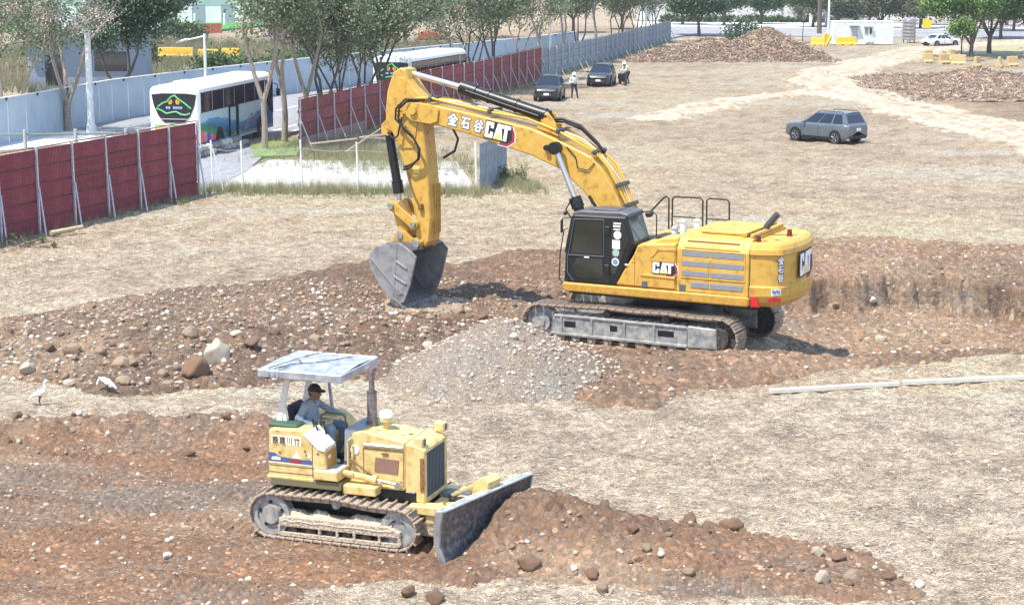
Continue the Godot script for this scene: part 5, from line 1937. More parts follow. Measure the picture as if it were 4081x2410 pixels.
# ---------------------------------------------------------------- figures: joints with radii, meshed as one skin
# bones: [a, ra, b, rb, colour]
func figure(bones: Array, cell: float, blend: float, b: MB) -> void:
	var lo := Vector3(1e9, 1e9, 1e9)
	var hi := -lo
	for q in bones:
		for k in [0, 2]:
			var r: float = q[k + 1] + cell * 3.0
			lo = lo.min(q[k] - Vector3.ONE * r)
			hi = hi.max(q[k] + Vector3.ONE * r)
	var n := Vector3i(((hi - lo) / cell).ceil()) + Vector3i.ONE
	var f := PackedFloat32Array()
	f.resize(n.x * n.y * n.z)
	f.fill(1.0)
	for q in bones:
		var a: Vector3 = q[0]
		var e: Vector3 = q[2] - a
		var ra: float = q[1]
		var rb: float = q[3]
		var ee := maxf(e.length_squared(), 1e-8)
		var m := maxf(ra, rb) + blend * 2.0 + cell * 2.0
		var i0 := Vector3i(((a.min(q[2]) - Vector3.ONE * m - lo) / cell).floor()).clamp(Vector3i.ZERO, n - Vector3i.ONE)
		var i1 := Vector3i(((a.max(q[2]) + Vector3.ONE * m - lo) / cell).ceil()).clamp(Vector3i.ZERO, n - Vector3i.ONE)
		for z in range(i0.z, i1.z + 1):
			for y in range(i0.y, i1.y + 1):
				var at := (z * n.y + y) * n.x
				for x in range(i0.x, i1.x + 1):
					var p := lo + Vector3(x, y, z) * cell - a
					var t := clampf(p.dot(e) / ee, 0.0, 1.0)
					var d := (p - e * t).length() - lerpf(ra, rb, t)
					var g := f[at + x]
					var h := maxf(blend - absf(d - g), 0.0) / blend
					f[at + x] = minf(d, g) - h * h * blend * 0.25
	# surface nets
	var id := PackedInt32Array()
	id.resize(f.size())
	id.fill(-1)
	var vs := PackedVector3Array()
	var ns := PackedVector3Array()
	var cs := PackedColorArray()
	var sx := n.x
	var sxy := n.x * n.y
	for z in n.z - 1:
		for y in n.y - 1:
			for x in n.x - 1:
				var at := z * sxy + y * sx + x
				var v0 := f[at]
				var any := false
				var neg := v0 < 0.0
				for k in [1, sx, sx + 1, sxy, sxy + 1, sxy + sx, sxy + sx + 1]:
					if (f[at + k] < 0.0) != neg:
						any = true
						break
				if not any:
					continue
				var acc := Vector3.ZERO
				var cnt := 0
				var g := Vector3.ZERO
				for k in 8:
					var c0 := Vector3(k & 1, (k >> 1) & 1, (k >> 2) & 1)
					var f0 := f[at + (k & 1) + ((k >> 1) & 1) * sx + ((k >> 2) & 1) * sxy]
					g += (c0 - Vector3(0.5, 0.5, 0.5)) * f0
					for ax in 3:
						if k & (1 << ax):
							continue
						var k2 := k | (1 << ax)
						var f1 := f[at + (k2 & 1) + ((k2 >> 1) & 1) * sx + ((k2 >> 2) & 1) * sxy]
						if (f0 < 0.0) != (f1 < 0.0):
							var c1 := c0
							c1[ax] += 1.0
							acc += c0.lerp(c1, f0 / (f0 - f1))
							cnt += 1
				var p := lo + (Vector3(x, y, z) + acc / cnt) * cell
				id[at] = vs.size()
				vs.push_back(p)
				ns.push_back(g.normalized())
				var best := 1e9
				var col := Color.WHITE
				for q in bones:
					var a: Vector3 = q[0]
					var e: Vector3 = q[2] - a
					var t := clampf((p - a).dot(e) / maxf(e.length_squared(), 1e-8), 0.0, 1.0)
					var d := (p - a - e * t).length() - lerpf(q[1], q[3], t)
					if d < best:
						best = d
						col = q[4]
				cs.push_back(col)
	b.coloured = true
	for z in range(1, n.z - 1):
		for y in range(1, n.y - 1):
			for x in range(1, n.x - 1):
				var at := z * sxy + y * sx + x
				var in0 := f[at] < 0.0
				for ax in 3:
					var st := 1 if ax == 0 else (sx if ax == 1 else sxy)
					if (f[at + st] < 0.0) == in0:
						continue
					var u := sx if ax == 0 else (sxy if ax == 1 else 1)
					var w := sxy if ax == 0 else (1 if ax == 1 else sx)
					var q := [id[at - u - w], id[at - w], id[at], id[at - u]]
					if q.min() < 0:
						continue
					if not in0:
						q.reverse()
					for tr in [[0, 1, 2], [0, 2, 3]]:
						for k in [tr[0], tr[2], tr[1]]:
							b.v.push_back(vs[q[k]])
							b.n.push_back(ns[q[k]])
							b.c.push_back(cs[q[k]])


func hand(bones: Array, wrist: Vector3, dir: Vector3, palm_n: Vector3, curl: float, skin_c: Color, s := 1.0, thumb := 1.0) -> void:
	var side := dir.cross(palm_n).normalized()
	var pc := wrist + dir * 0.05 * s
	for k in 4:
		bones.push_back([wrist + side * (k - 1.5) * 0.010 * s, 0.016 * s, wrist + dir * 0.088 * s + side * (k - 1.5) * 0.021 * s, 0.012 * s, skin_c])
		var base := wrist + dir * 0.088 * s + side * (k - 1.5) * 0.021 * s
		var ln: float = [0.068, 0.080, 0.075, 0.058][k] * s
		var a1 := curl * 0.7
		var d1 := dir * cos(a1) + palm_n * sin(a1)
		var m1 := base + d1 * ln * 0.5
		var a2 := curl * 1.7
		var d2 := dir * cos(a2) + palm_n * sin(a2)
		bones.push_back([base, 0.0098 * s, m1, 0.009 * s, skin_c])
		bones.push_back([m1, 0.009 * s, m1 + d2 * ln * 0.5, 0.0075 * s, skin_c])
	var tb := wrist + dir * 0.03 * s + side * thumb * -0.030 * s
	var t1 := tb + (dir * 0.6 - side * thumb * 0.7 + palm_n * 0.35).normalized() * 0.042 * s
	bones.push_back([tb, 0.014 * s, t1, 0.011 * s, skin_c])
	bones.push_back([t1, 0.011 * s, t1 + (dir * 0.8 + palm_n * 0.6).normalized() * 0.032 * s, 0.009 * s, skin_c])


func head_bones(c: Vector3, fwd: Vector3, s: float, skin_c: Color, hair: Color) -> Array:
	var up := Vector3.UP
	var rt := fwd.cross(up).normalized()
	return [
		[c + up * 0.035 * s - fwd * 0.015 * s, 0.092 * s, c + up * 0.02 * s + fwd * 0.015 * s, 0.085 * s, skin_c],
		[c - up * 0.045 * s + fwd * 0.03 * s, 0.062 * s, c - up * 0.085 * s + fwd * 0.055 * s, 0.035 * s, skin_c],
		[c + up * 0.01 * s + fwd * 0.097 * s, 0.011 * s, c - up * 0.028 * s + fwd * 0.112 * s, 0.016 * s, skin_c],
		[c - up * 0.055 * s + fwd * 0.092 * s - rt * 0.018 * s, 0.009 * s, c - up * 0.055 * s + fwd * 0.092 * s + rt * 0.018 * s, 0.009 * s, Color(0.30, 0.13, 0.10)],
		[c + up * 0.012 * s + fwd * 0.088 * s + rt * 0.034 * s, 0.012 * s, c + up * 0.012 * s + fwd * 0.088 * s + rt * 0.036 * s, 0.012 * s, Color(0.05, 0.035, 0.03)],
		[c + up * 0.012 * s + fwd * 0.088 * s - rt * 0.034 * s, 0.012 * s, c + up * 0.012 * s + fwd * 0.088 * s - rt * 0.036 * s, 0.012 * s, Color(0.05, 0.035, 0.03)],
		[c + rt * 0.088 * s + up * 0.01 * s, 0.014 * s, c + rt * 0.092 * s - up * 0.03 * s, 0.012 * s, skin_c],
		[c - rt * 0.088 * s + up * 0.01 * s, 0.014 * s, c - rt * 0.092 * s - up * 0.03 * s, 0.012 * s, skin_c],
		[c - fwd * 0.045 * s + up * 0.03 * s, 0.086 * s, c - fwd * 0.055 * s - up * 0.03 * s, 0.062 * s, hair],
	]


func make_driver() -> void:
	var o := thing("person", "bulldozer driver in black cap, striped blue-grey shirt and jeans, seated under the tin canopy", "person", Vector3(-2.59, 0.0, -28.76), deg_to_rad(-18.9))
	var sk := Color(0.26, 0.125, 0.075)
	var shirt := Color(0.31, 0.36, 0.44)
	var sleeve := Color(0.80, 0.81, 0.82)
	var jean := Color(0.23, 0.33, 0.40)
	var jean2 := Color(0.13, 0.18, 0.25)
	var bones := [
		# torso
		[Vector3(-0.78, 1.80, -0.08), 0.135, Vector3(-0.78, 1.80, 0.08), 0.135, jean],
		[Vector3(-0.80, 1.86, 0.0), 0.14, Vector3(-0.80, 1.98, 0.0), 0.145, shirt],
		[Vector3(-0.80, 1.98, -0.05), 0.125, Vector3(-0.78, 2.10, -0.09), 0.095, shirt],
		[Vector3(-0.80, 1.98, 0.05), 0.125, Vector3(-0.78, 2.10, 0.09), 0.095, shirt],
		[Vector3(-0.78, 2.13, -0.15), 0.062, Vector3(-0.78, 2.13, 0.15), 0.062, shirt],
		[Vector3(-0.77, 2.14, 0.0), 0.062, Vector3(-0.72, 2.24, 0.0), 0.055, sk],
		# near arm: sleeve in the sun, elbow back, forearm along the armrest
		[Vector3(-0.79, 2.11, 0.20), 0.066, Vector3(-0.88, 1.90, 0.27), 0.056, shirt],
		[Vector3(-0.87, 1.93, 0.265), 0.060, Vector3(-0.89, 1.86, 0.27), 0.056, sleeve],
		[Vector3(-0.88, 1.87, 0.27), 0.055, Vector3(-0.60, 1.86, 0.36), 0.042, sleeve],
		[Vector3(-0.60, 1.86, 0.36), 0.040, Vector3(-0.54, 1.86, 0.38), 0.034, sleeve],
		# far arm reaching to the lever
		[Vector3(-0.77, 2.11, -0.19), 0.062, Vector3(-0.56, 1.98, -0.22), 0.052, shirt],
		[Vector3(-0.56, 1.98, -0.22), 0.050, Vector3(-0.33, 1.95, -0.16), 0.036, shirt],
		# legs
		[Vector3(-0.76, 1.78, 0.10), 0.095, Vector3(-0.32, 1.77, 0.22), 0.072, jean],
		[Vector3(-0.32, 1.77, 0.22), 0.070, Vector3(-0.30, 1.56, 0.24), 0.062, jean],
		[Vector3(-0.30, 1.56, 0.24), 0.060, Vector3(-0.31, 1.33, 0.26), 0.048, jean],
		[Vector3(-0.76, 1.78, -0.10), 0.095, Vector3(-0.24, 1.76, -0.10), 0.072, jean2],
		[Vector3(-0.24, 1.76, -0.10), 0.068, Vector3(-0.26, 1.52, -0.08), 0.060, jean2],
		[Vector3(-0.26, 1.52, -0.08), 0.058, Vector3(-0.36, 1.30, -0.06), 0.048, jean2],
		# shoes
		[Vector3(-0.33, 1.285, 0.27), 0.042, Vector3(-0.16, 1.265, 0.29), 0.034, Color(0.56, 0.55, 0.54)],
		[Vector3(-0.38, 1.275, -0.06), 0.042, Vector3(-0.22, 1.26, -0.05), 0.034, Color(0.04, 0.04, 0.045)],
	]
	# fine darker bands across the shirt
	var b := MB.new()
	figure(bones, 0.0125, 0.035, b)
	for i in b.v.size():
		if b.c[i].is_equal_approx(shirt) and fmod(b.v[i].y * 1.0 + 0.02 * sin(b.v[i].z * 9.0), 0.045) < 0.014:
			b.c[i] = Color(0.20, 0.235, 0.31)
	var hb := head_bones(Vector3(-0.70, 2.315, 0.0), Vector3(0.975, -0.06, 0.10).normalized(), 0.98, sk, Color(0.03, 0.025, 0.022))
	figure(hb, 0.006, 0.02, b)
	var h1 := []
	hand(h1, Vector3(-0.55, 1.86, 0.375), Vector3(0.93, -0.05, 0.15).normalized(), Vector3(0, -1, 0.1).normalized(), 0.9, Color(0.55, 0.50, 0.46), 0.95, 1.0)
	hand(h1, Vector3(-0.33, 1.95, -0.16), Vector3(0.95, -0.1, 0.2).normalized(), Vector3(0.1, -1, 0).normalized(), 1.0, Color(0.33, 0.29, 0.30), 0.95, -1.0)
	figure(h1, 0.006, 0.008, b)
	part("body", b, M.tint, o)
	b = MB.new()
	var rows := []
	var cb := Basis(Vector3.UP, -0.10)
	for i in 9:
		var a := lerpf(0.05, PI * 0.5, i / 8.0)
		var r := PackedVector3Array()
		for k in 24:
			var th := -TAU * k / 24
			r.push_back(Vector3(-0.705, 2.335, 0.0) + cb * Vector3(0.118 * cos(th) * cos(a) + 0.0005 * cos(th), 0.125 * sin(a), 0.103 * sin(th) * cos(a) + 0.0005 * sin(th)))
		rows.push_back(r)
	b.skin(rows, true, true)
	var brim := PackedVector2Array([Vector2(0.07, -0.085), Vector2(0.13, -0.08), Vector2(0.185, -0.055), Vector2(0.205, 0.0), Vector2(0.185, 0.055), Vector2(0.13, 0.08), Vector2(0.07, 0.085)])
	b.prism(brim, -0.006, 0.006, 0.0, Transform3D(cb * Basis(Vector3(0.99, -0.14, 0), Vector3(0, 0, 1), Vector3(-0.14, -0.99, 0)), Vector3(-0.705, 2.36, 0.0)))
	part("cap", b, plain(hx("191a22"), 0.7), o)


# ---------------------------------------------------------------- fences and hoardings
func corrugated(w: float, h: float, pitch: float, deep: float) -> ArrayMesh:
	var b := MB.new()
	var n := int(w / pitch)
	var p := w / n
	for i in n:
		var x := -w * 0.5 + p * i
		var q := [Vector2(x, 0), Vector2(x + p * 0.42, 0), Vector2(x + p * 0.55, deep), Vector2(x + p * 0.87, deep), Vector2(x + p, 0)]
		for k in 4:
			for s in [0.0, 0.004]:
				var a := Vector3(q[k].x, 0, q[k].y - s)
				var c := Vector3(q[k + 1].x, 0, q[k + 1].y - s)
				var up := Vector3(0, h, 0)
				if s == 0.0:
					b.quad(a, c, c + up, a + up)
				else:
					b.quad(c, a, a + up, c + up)
	for y in [0.0, h]:
		b.box(Vector3(0, y, deep * 0.5 - 0.002), Vector3(w, 0.012, deep + 0.006))
	return b.mesh()


# panels between posts, each with a raking brace on the site side; the site lies to the right of a -> c
func hoarding(called: String, label: String, a: Vector3, c: Vector3, bays: int, tall: float, rows: int, skin_m: Array, pitch: float, lean: Vector3, brace: Vector3, seed_: int, pale := 0) -> Node3D:
	var r := RandomNumberGenerator.new()
	r.seed = seed_
	var run := c - a
	var bay := run.length() / bays
	var yaw := atan2(-run.z, run.x)
	var o := thing(called, label, "fence", a, 0.0, "")
	var sh := corrugated(bay - 0.02, tall / rows - 0.055, pitch, 0.026)
	var dir := run.normalized()
	var site := Vector3(-dir.z, 0, dir.x)
	for i in bays:
		var mid := dir * bay * (i + 0.5)
		var base := ground_y(a.x + mid.x, a.z + mid.z) - 0.03
		for k in rows:
			var m: Material = skin_m[r.randi() % skin_m.size()]
			if i < pale and k == 0:
				m = M.red_sheet_pale
			var p := put("sheet", sh, m, o)
			p.transform = Transform3D(Basis(Vector3.UP, yaw) * Basis(Vector3.RIGHT, r.randfn(0, 0.014)) * Basis(Vector3.BACK, r.randfn(0, 0.004)), Vector3(mid.x, base + tall / rows * k, mid.z) - site * 0.02)
		var back := MB.new()
		for k in range(1, rows):
			back.box(Vector3(0, tall / rows * k - 0.03, 0), Vector3(bay, 0.10, 0.03))
		var bk := part("back_rail", back, M.black_print, o)
		bk.transform = Transform3D(Basis(Vector3.UP, yaw), Vector3(mid.x, base, mid.z) - site * 0.055)
	var post := MB.new()
	bx(post, -0.04, 0.04, -0.1, tall + 0.05, -0.04, 0.04, 0.008)
	var pm := post.mesh()
	for i in bays + 1:
		var at := dir * bay * i
		var base := ground_y(a.x + at.x, a.z + at.z)
		var q := put("post", pm, M.galv, o)
		q.transform = Transform3D(Basis(Vector3.UP, yaw + r.randfn(0, 0.03)) * Basis(Vector3.RIGHT, r.randfn(0.0, 0.012)), Vector3(at.x, base, at.z) + site * 0.06)
		var st := MB.new()
		var top := tall * r.randf_range(0.50, 0.60)
		var foot := brace * r.randf_range(0.85, 1.15)
		st.bar(Vector3(0, top, 0), Vector3(foot.x, -0.08, foot.z), 0.055, 0.055, 0.008)
		var br := part("brace", st, M.galv, o)
		br.position = Vector3(at.x, base, at.z) + site * 0.11
	var cap := MB.new()
	for i in bays:
		var p0 := dir * bay * i
		var p1 := dir * bay * (i + 1)
		cap.bar(p0 + Vector3(0, ground_y(a.x + p0.x, a.z + p0.z) + tall + 0.0, 0), p1 + Vector3(0, ground_y(a.x + p1.x, a.z + p1.z) + tall + 0.0, 0), 0.06, 0.035, 0.006)
	part("top_rail", cap, M.rust, o)
	return o


func flat_area(called: String, m: Material, poly: PackedVector2Array, y: float, label: String, thick := 0.25) -> MeshInstance3D:
	var b := MB.new()
	var fl := PackedVector2Array()
	for q in poly:
		fl.push_back(Vector2(q.x, -q.y))
	b.prism(fl, y - thick, y, 0.0, Transform3D(Basis(Vector3(1, 0, 0), Vector3(0, 0, -1), Vector3(0, 1, 0)), Vector3.ZERO))
	var o := part(called, b, m)
	tag(o, label, "", "", "structure")
	return o


func make_street() -> void:
	flat_area("road", M.asphalt, pv([-21.5, -84, -15.2, -84.5, -13.2, -92.5, -11.4, -100, -8.4, -112, -4.6, -128, 0.8, -150, 10, -188, 22, -228, 21, -236, 4, -215, -3, -168, -6, -152, -17, -125.6, -22, -110, -24.5, -99, -23, -96]), 0.13, "grey asphalt street with white lines behind the hoardings")
	var b := MB.new()
	for q in [[-13.3, -97.5, -9.9, -112.6], [-12.1, -97.9, -8.6, -112.9], [-15.8, -104.5, -15.0, -107.8], [-14.6, -112.0, -13.4, -117.0], [-12.2, -120, -11.0, -125]]:
		b.bar(Vector3(q[0], 0.136, q[1]), Vector3(q[2], 0.136, q[3]), 0.16, 0.006)
	tag(part("road_marking", b, M.road_paint), "white lane lines painted on the street", "", "", "structure")
	flat_area("pavement", M.concrete_pale, pv([-48, -86, -25.5, -87.6, -21.4, -92.8, -20.2, -95.4, -21.5, -97.6, -24.4, -99.2, -48, -99]), 0.15, "sunlit pale pavement dappled by tree shadows")
	flat_area("driveway", M.asphalt, pv([-13.6, -74.5, -15.4, -84.6, -13.9, -91.5, -12.3, -90, -11.9, -85.4, -11.8, -80, -12.2, -74.5]), 0.10, "grey drive running from the gate to the street")
	flat_area("kerb", M.concrete, pv([-15.5, -84.0, -13.7, -92.3, -13.45, -92.3, -15.2, -84.0]), 0.30, "low grey kerb between the drive and the street", 0.5)
	flat_area("yard_slab", worn([[0.0, hx("96928c")], [0.4, hx("aeaba6")], [1.0, hx("c2bfb9")]], 0.012, 0.15, 0.9, 0.0, 0.5, 6, 73), pv([-13.2, -74.3, -12.1, -80, -11.3, -84.6, -2.6, -84.0, -1.5, -74.0, -6, -73.6, -10.4, -73.9]), 0.08, "pale concrete slab behind the wire fence posts")
	flat_area("lawn", worn([[0.0, hx("5b7d43")], [0.5, hx("7d9560")], [1.0, hx("a19c78")]], 0.03, 0.5, 0.95, 0.0, 1.0, 5, 71), pv([-12.2, -85.6, -13.5, -92.6, -10.8, -93.2, -10.3, -86.2]), 0.14, "small green lawn at the gate beside the street")
	# low mossy stone wall at the kerb
	var w := thing("stone_wall", "low mossy grey stone wall by the rear wheel of the mural bus", "wall", Vector3(-14.9, 0.1, -85.2))
	rng.seed = 5
	for k in 9:
		for j in 2:
			var s := MB.new()
			s.box(Vector3.ZERO, Vector3(0.34, 0.28, 0.62 + rng.randf() * 0.1), Basis(Vector3.UP, rng.randfn(0.2, 0.06)), 0.06)
			var q := part("stone", s, M.frame_dusty if rng.randf() < 0.5 else M.concrete, w)
			q.position = Vector3(0.13 * k + 0.08 * j + 0.0, 0.14 + 0.27 * j, -0.68 * k)
	# the two red hoardings and the grey-blue one
	hoarding("red_hoarding", "dark red corrugated hoarding with seven raking braces at the lower left", Vector3(-20.18, 0, -51.6), Vector3(-12.68, 0, -72.37), 10, 2.98, 5, [M.red_sheet, M.red_sheet, M.red_sheet_b], 0.085, Vector3.ZERO, Vector3(0.36, 0, 0.72), 3)
	hoarding("red_hoarding", "long rusty red hoarding with many posts running back behind the excavator's stick", Vector3(-10.66, 0, -90.42), Vector3(2.30, 0, -143.4), 21, 2.55, 4, [M.red_sheet_old, M.red_sheet_old, M.red_sheet], 0.19, Vector3.ZERO, Vector3(0.65, 0, 0.55), 4, 4)
	hoarding("blue_hoarding", "grey blue corrugated hoarding with leaning braces beyond the dark cars", Vector3(2.32, 0, -143.5), Vector3(18.5, 0, -213.2), 27, 2.35, 4, [M.blue_sheet], 0.21, Vector3.ZERO, Vector3(0.7, 0, 0.35), 6)
	# smooth site wall on the far side of the street
	var line := [Vector3(-27.4, 0, -84.5), Vector3(-25.2, 0, -93.8), Vector3(-23.3, 0, -105.5), Vector3(-19.8, 0, -116.0), Vector3(-15.9, 0, -126.0), Vector3(-10.5, 0, -138.0), Vector3(-4.6, 0, -150.7), Vector3(2.0, 0, -165.0), Vector3(6.5, 0, -178.0)]
	var wall := thing("site_wall", "smooth pale blue steel wall along the far side of the street", "wall")
	for i in line.size() - 1:
		var d: Vector3 = line[i + 1] - line[i]
		var n := int(round(d.length() / 1.9))
		for k in n:
			var p := MB.new()
			var p0: Vector3 = line[i] + d * (float(k) / n)
			var p1: Vector3 = line[i] + d * (float(k + 1) / n)
			p.bar(p0 + Vector3(0, 1.22, 0), p1 - (p1 - p0).normalized() * 0.05 + Vector3(0, 1.22, 0), 0.05, 2.44, 0.008)
			part("panel", p, M.wall_sheet, wall)
	var cap := MB.new()
	for i in line.size() - 1:
		cap.bar(line[i] + Vector3(0, 2.46, 0), line[i + 1] + Vector3(0, 2.46, 0), 0.12, 0.06, 0.01)
	part("coping", cap, M.white_paint, wall)
	var cl := MB.new()
	for k in 24:
		var i := k / 3
		var f: Vector3 = line[i].lerp(line[i + 1], (k % 3) / 3.0 + 0.12)
		cl.box(f + Vector3(0.04, 2.38, 0.04), Vector3(0.12, 0.16, 0.12), Basis(), 0.02)
	part("clamp", cl, M.grey_dark, wall)
	# pipe rail in front of the pavement
	var rail := thing("pipe_rail", "grey pipe rail with short posts before the bright pavement", "railing")
	for k in 6:
		var p := MB.new()
		p.cyl(Vector3(-31.5 + 2.45 * k, -0.1, -88.6 - 0.28 * k), Vector3(-31.5 + 2.45 * k, 1.05, -88.6 - 0.28 * k), 0.09, 0.09, 10)
		part("post", p, M.galv, rail)
	b = MB.new()
	b.cyl(Vector3(-33, 0.80, -88.5), Vector3(-19.0, 0.80, -90.1), 0.045, 0.045, 8)
	part("rail", b, plain(hx("76816f"), 0.6), rail)
	# wire fence round the slab: slim white posts and three wires each
	var ps := [Vector3(-12.3, 0, -73.9), Vector3(-11.03, 0, -73.67), Vector3(-8.65, 0, -74.07), Vector3(-6.26, 0, -73.14), Vector3(-3.9, 0, -73.3), Vector3(-1.44, 0, -73.14)]
	var wf := thing("wire_fence", "thin wire fence on slim white posts in front of the concrete slab", "fence")
	for p in ps:
		var q := MB.new()
		q.cyl(p - Vector3(0, 0.1, 0), p + Vector3(-0.05, 2.05, 0), 0.04, 0.035, 8)
		part("post", q, M.white_paint, wf)
	b = MB.new()
	b.bar(Vector3(-12.28, 1.7, -73.9), Vector3(-11.75, 0.0, -73.1), 0.05, 0.05)
	part("brace", b, M.galv, wf)
	for y in [0.5, 1.1, 1.7]:
		b = MB.new()
		for i in ps.size() - 1:
			b.tube([ps[i] + Vector3(0, y, 0), (ps[i] + ps[i + 1]) * 0.5 + Vector3(0, y - 0.08, 0), ps[i + 1] + Vector3(0, y, 0)], 0.007, 4)
		part("wire", b, M.galv, wf)
	# leftover blue sheets standing behind the boom
	var cs := thing("sheet_screen", "short stretch of weathered blue corrugated sheet under the boom", "screen", Vector3(-1.32, 0, -73.5))
	var cm := corrugated(1.05, 2.0, 0.19, 0.04)
	for k in 4:
		var q := put("sheet", cm, M.blue_sheet, cs)
		q.transform = Transform3D(Basis(Vector3.UP, 1.30 + 0.05 * (k % 2)), Vector3(0.14 + 0.27 * k, -0.05, -0.52 - 1.0 * k))
	b = MB.new()
	for k in 3:
		b.tube([Vector3(-9.0 + 2.2 * k, 1.25 + 0.28 * k, -80.3 - 0.1 * k), Vector3(-6.9 + 2.2 * k, 1.5 + 0.3 * k, -80.2)], [0.05, 0.04], 6)
	b.tube([Vector3(-7.4, 0.9, -80.3), Vector3(-5.6, 2.1, -80.1)], [0.05, 0.03], 6)
	tag(part("fallen_branch", b, M.bark_pale), "bare pale branch propped across the red hoarding beside the stick", "branch")


# ---------------------------------------------------------------- plants
func leaf_cluster(b: MB, at: Vector3, rad: float, n: int, size: float, cols: Array, r: RandomNumberGenerator, droop := 0.0) -> void:
	for k in n:
		var d := Vector3(r.randfn(), r.randfn() * 0.75, r.randfn())
		var p := at + d * rad * 0.55
		var nrm := (Vector3(r.randfn(), r.randfn() + 0.7, r.randfn())).normalized()
		var t := nrm.cross(Vector3(r.randfn(), r.randfn() - droop, r.randfn())).normalized()
		var s := nrm.cross(t)
		var l := size * r.randf_range(0.6, 1.3)
		var c: Color = cols[r.randi() % cols.size()]
		b.col = c * r.randf_range(0.7, 1.3)
		var q0 := p - t * l * 0.5
		var q2 := p + t * l * 0.5 - nrm * l * 0.10
		var m := p + nrm * l * 0.06
		b.tri(q0, m + s * l * 0.26, q2)
		b.tri(q0, q2, m - s * l * 0.26)


# a tree: forked trunk and limbs in one mesh, leaves (and blossom) in others
func tree(called: String, label: String, at: Vector3, turn: float, o_: Dictionary) -> Node3D:
	var r := RandomNumberGenerator.new()
	r.seed = o_.seed
	var t := thing(called, label, "tree", at, turn, o_.get("group", ""))
	var b := MB.new()
	var tips := []
	var tall: float = o_.tall
	var fork: float = o_.get("fork", 0.3)
	var stems: int = o_.get("stems", 3)
	var r0: float = o_.get("r", 0.13)
	var spread: float = o_.get("spread", 0.5)
	var lean := Vector3(r.randfn() * 0.04, 1, r.randfn() * 0.04).normalized()
	var base_top := lean * tall * fork
	b.tube([Vector3(0, -0.2, 0), base_top * 0.5 + Vector3(r.randfn() * 0.04, 0, r.randfn() * 0.04), base_top], [r0 * 1.25, r0, r0 * 0.92], 8, false)
	var todo := []
	for s in stems:
		var a := TAU * s / stems + r.randf()
		todo.push_back([base_top - lean * 0.1, (lean + Vector3(cos(a), 0, sin(a)) * spread * r.randf_range(0.55, 1.1)).normalized(), r0 * (0.85 if stems < 3 else 0.66), tall * (1.0 - fork) * r.randf_range(0.38, 0.55), 0])
	var levels: int = o_.get("levels", 3)
	while todo.size() > 0:
		var q: Array = todo.pop_back()
		var p: Vector3 = q[0]
		var d: Vector3 = q[1]
		var rr: float = q[2]
		var l: float = q[3]
		var bend := Vector3(r.randfn(), r.randfn() * 0.5 + 0.3, r.randfn()) * l * 0.10
		var mid := p + d * l * 0.5 + bend
		var e := p + d * l + bend * 0.6
		b.tube([p, mid, e], [rr, rr * 0.82, rr * 0.66], 6 if q[4] < 2 else 4, false)
		tips.push_back([e, q[4]])
		if q[4] >= 1:
			tips.push_back([mid, q[4]])
		if q[4] < levels:
			for k in (2 if r.randf() < 0.6 else 3):
				var nd := (d + Vector3(r.randfn(), r.randfn() * 0.45 + 0.15, r.randfn()) * spread).normalized()
				todo.push_back([e, nd, rr * 0.62, l * r.randf_range(0.55, 0.8), q[4] + 1])
	part("trunk", b, o_.get("bark", M.bark_pale), t)
	var lv := MB.new()
	lv.coloured = true
	var bl := MB.new()
	bl.coloured = true
	var n: int = o_.get("leaves", 34)
	var rad: float = o_.get("rad", 0.75)
	var size: float = o_.get("size", 0.26)
	for q in tips:
		if q[1] < 1 and levels > 1:
			continue
		if r.randf() < o_.get("bare", 0.12):
			continue
		if r.randf() < o_.get("bloom", 0.0):
			leaf_cluster(bl, q[0], rad * 0.55, int(n * 0.8), size * 0.62, [Color(0.80, 0.60, 0.66), Color(0.86, 0.74, 0.77), Color(0.70, 0.47, 0.55)], r)
		else:
			leaf_cluster(lv, q[0], rad, n, size, o_.cols, r, o_.get("droop", 0.0))
	part("crown", lv, M.leaf, t)
	if bl.v.size() > 0:
		part("blossom", bl, M.leaf, t)
	return t


func bush(called: String, label: String, category: String, at: Vector3, size: Vector3, n: int, leaf: float, cols: Array, seed_: int, group := "") -> Node3D:
	var r := RandomNumberGenerator.new()
	r.seed = seed_
	var t := thing(called, label, category, at, 0.0, group)
	var b := MB.new()
	for k in 7:
		b.tube([Vector3(r.randfn() * 0.1, 0, r.randfn() * 0.1), Vector3(r.randfn() * size.x * 0.22, size.y * 0.7, r.randfn() * size.z * 0.22)], [0.03, 0.01], 4)
	part("stem", b, M.bark_dark, t)
	b = MB.new()
	b.coloured = true
	var clumps := maxi(6, n / 40)
	for k in clumps:
		var p := Vector3(r.randf_range(-0.5, 0.5) * size.x, r.randf_range(0.08, 0.85) * size.y, r.randf_range(-0.5, 0.5) * size.z)
		p.y *= 1.0 - 0.5 * pow(absf(p.x) / (size.x * 0.5), 2.0)
		leaf_cluster(b, p, minf(size.y, size.x) * 0.26, 40, leaf, cols, r)
	part("foliage", b, M.leaf, t)
	return t


const G_GREY := [Color(0.15, 0.215, 0.125), Color(0.205, 0.265, 0.16), Color(0.105, 0.165, 0.095), Color(0.26, 0.285, 0.19), Color(0.36, 0.345, 0.25)]
const G_DARK := [Color(0.035, 0.065, 0.030), Color(0.05, 0.085, 0.035), Color(0.07, 0.105, 0.045)]
const G_LIME := [Color(0.12, 0.22, 0.04), Color(0.16, 0.27, 0.06), Color(0.09, 0.17, 0.035), Color(0.20, 0.30, 0.09)]
const G_MID := [Color(0.065, 0.125, 0.045), Color(0.09, 0.155, 0.055), Color(0.05, 0.095, 0.038)]
const G_OLIVE := [Color(0.14, 0.155, 0.085), Color(0.18, 0.185, 0.11), Color(0.11, 0.12, 0.065)]


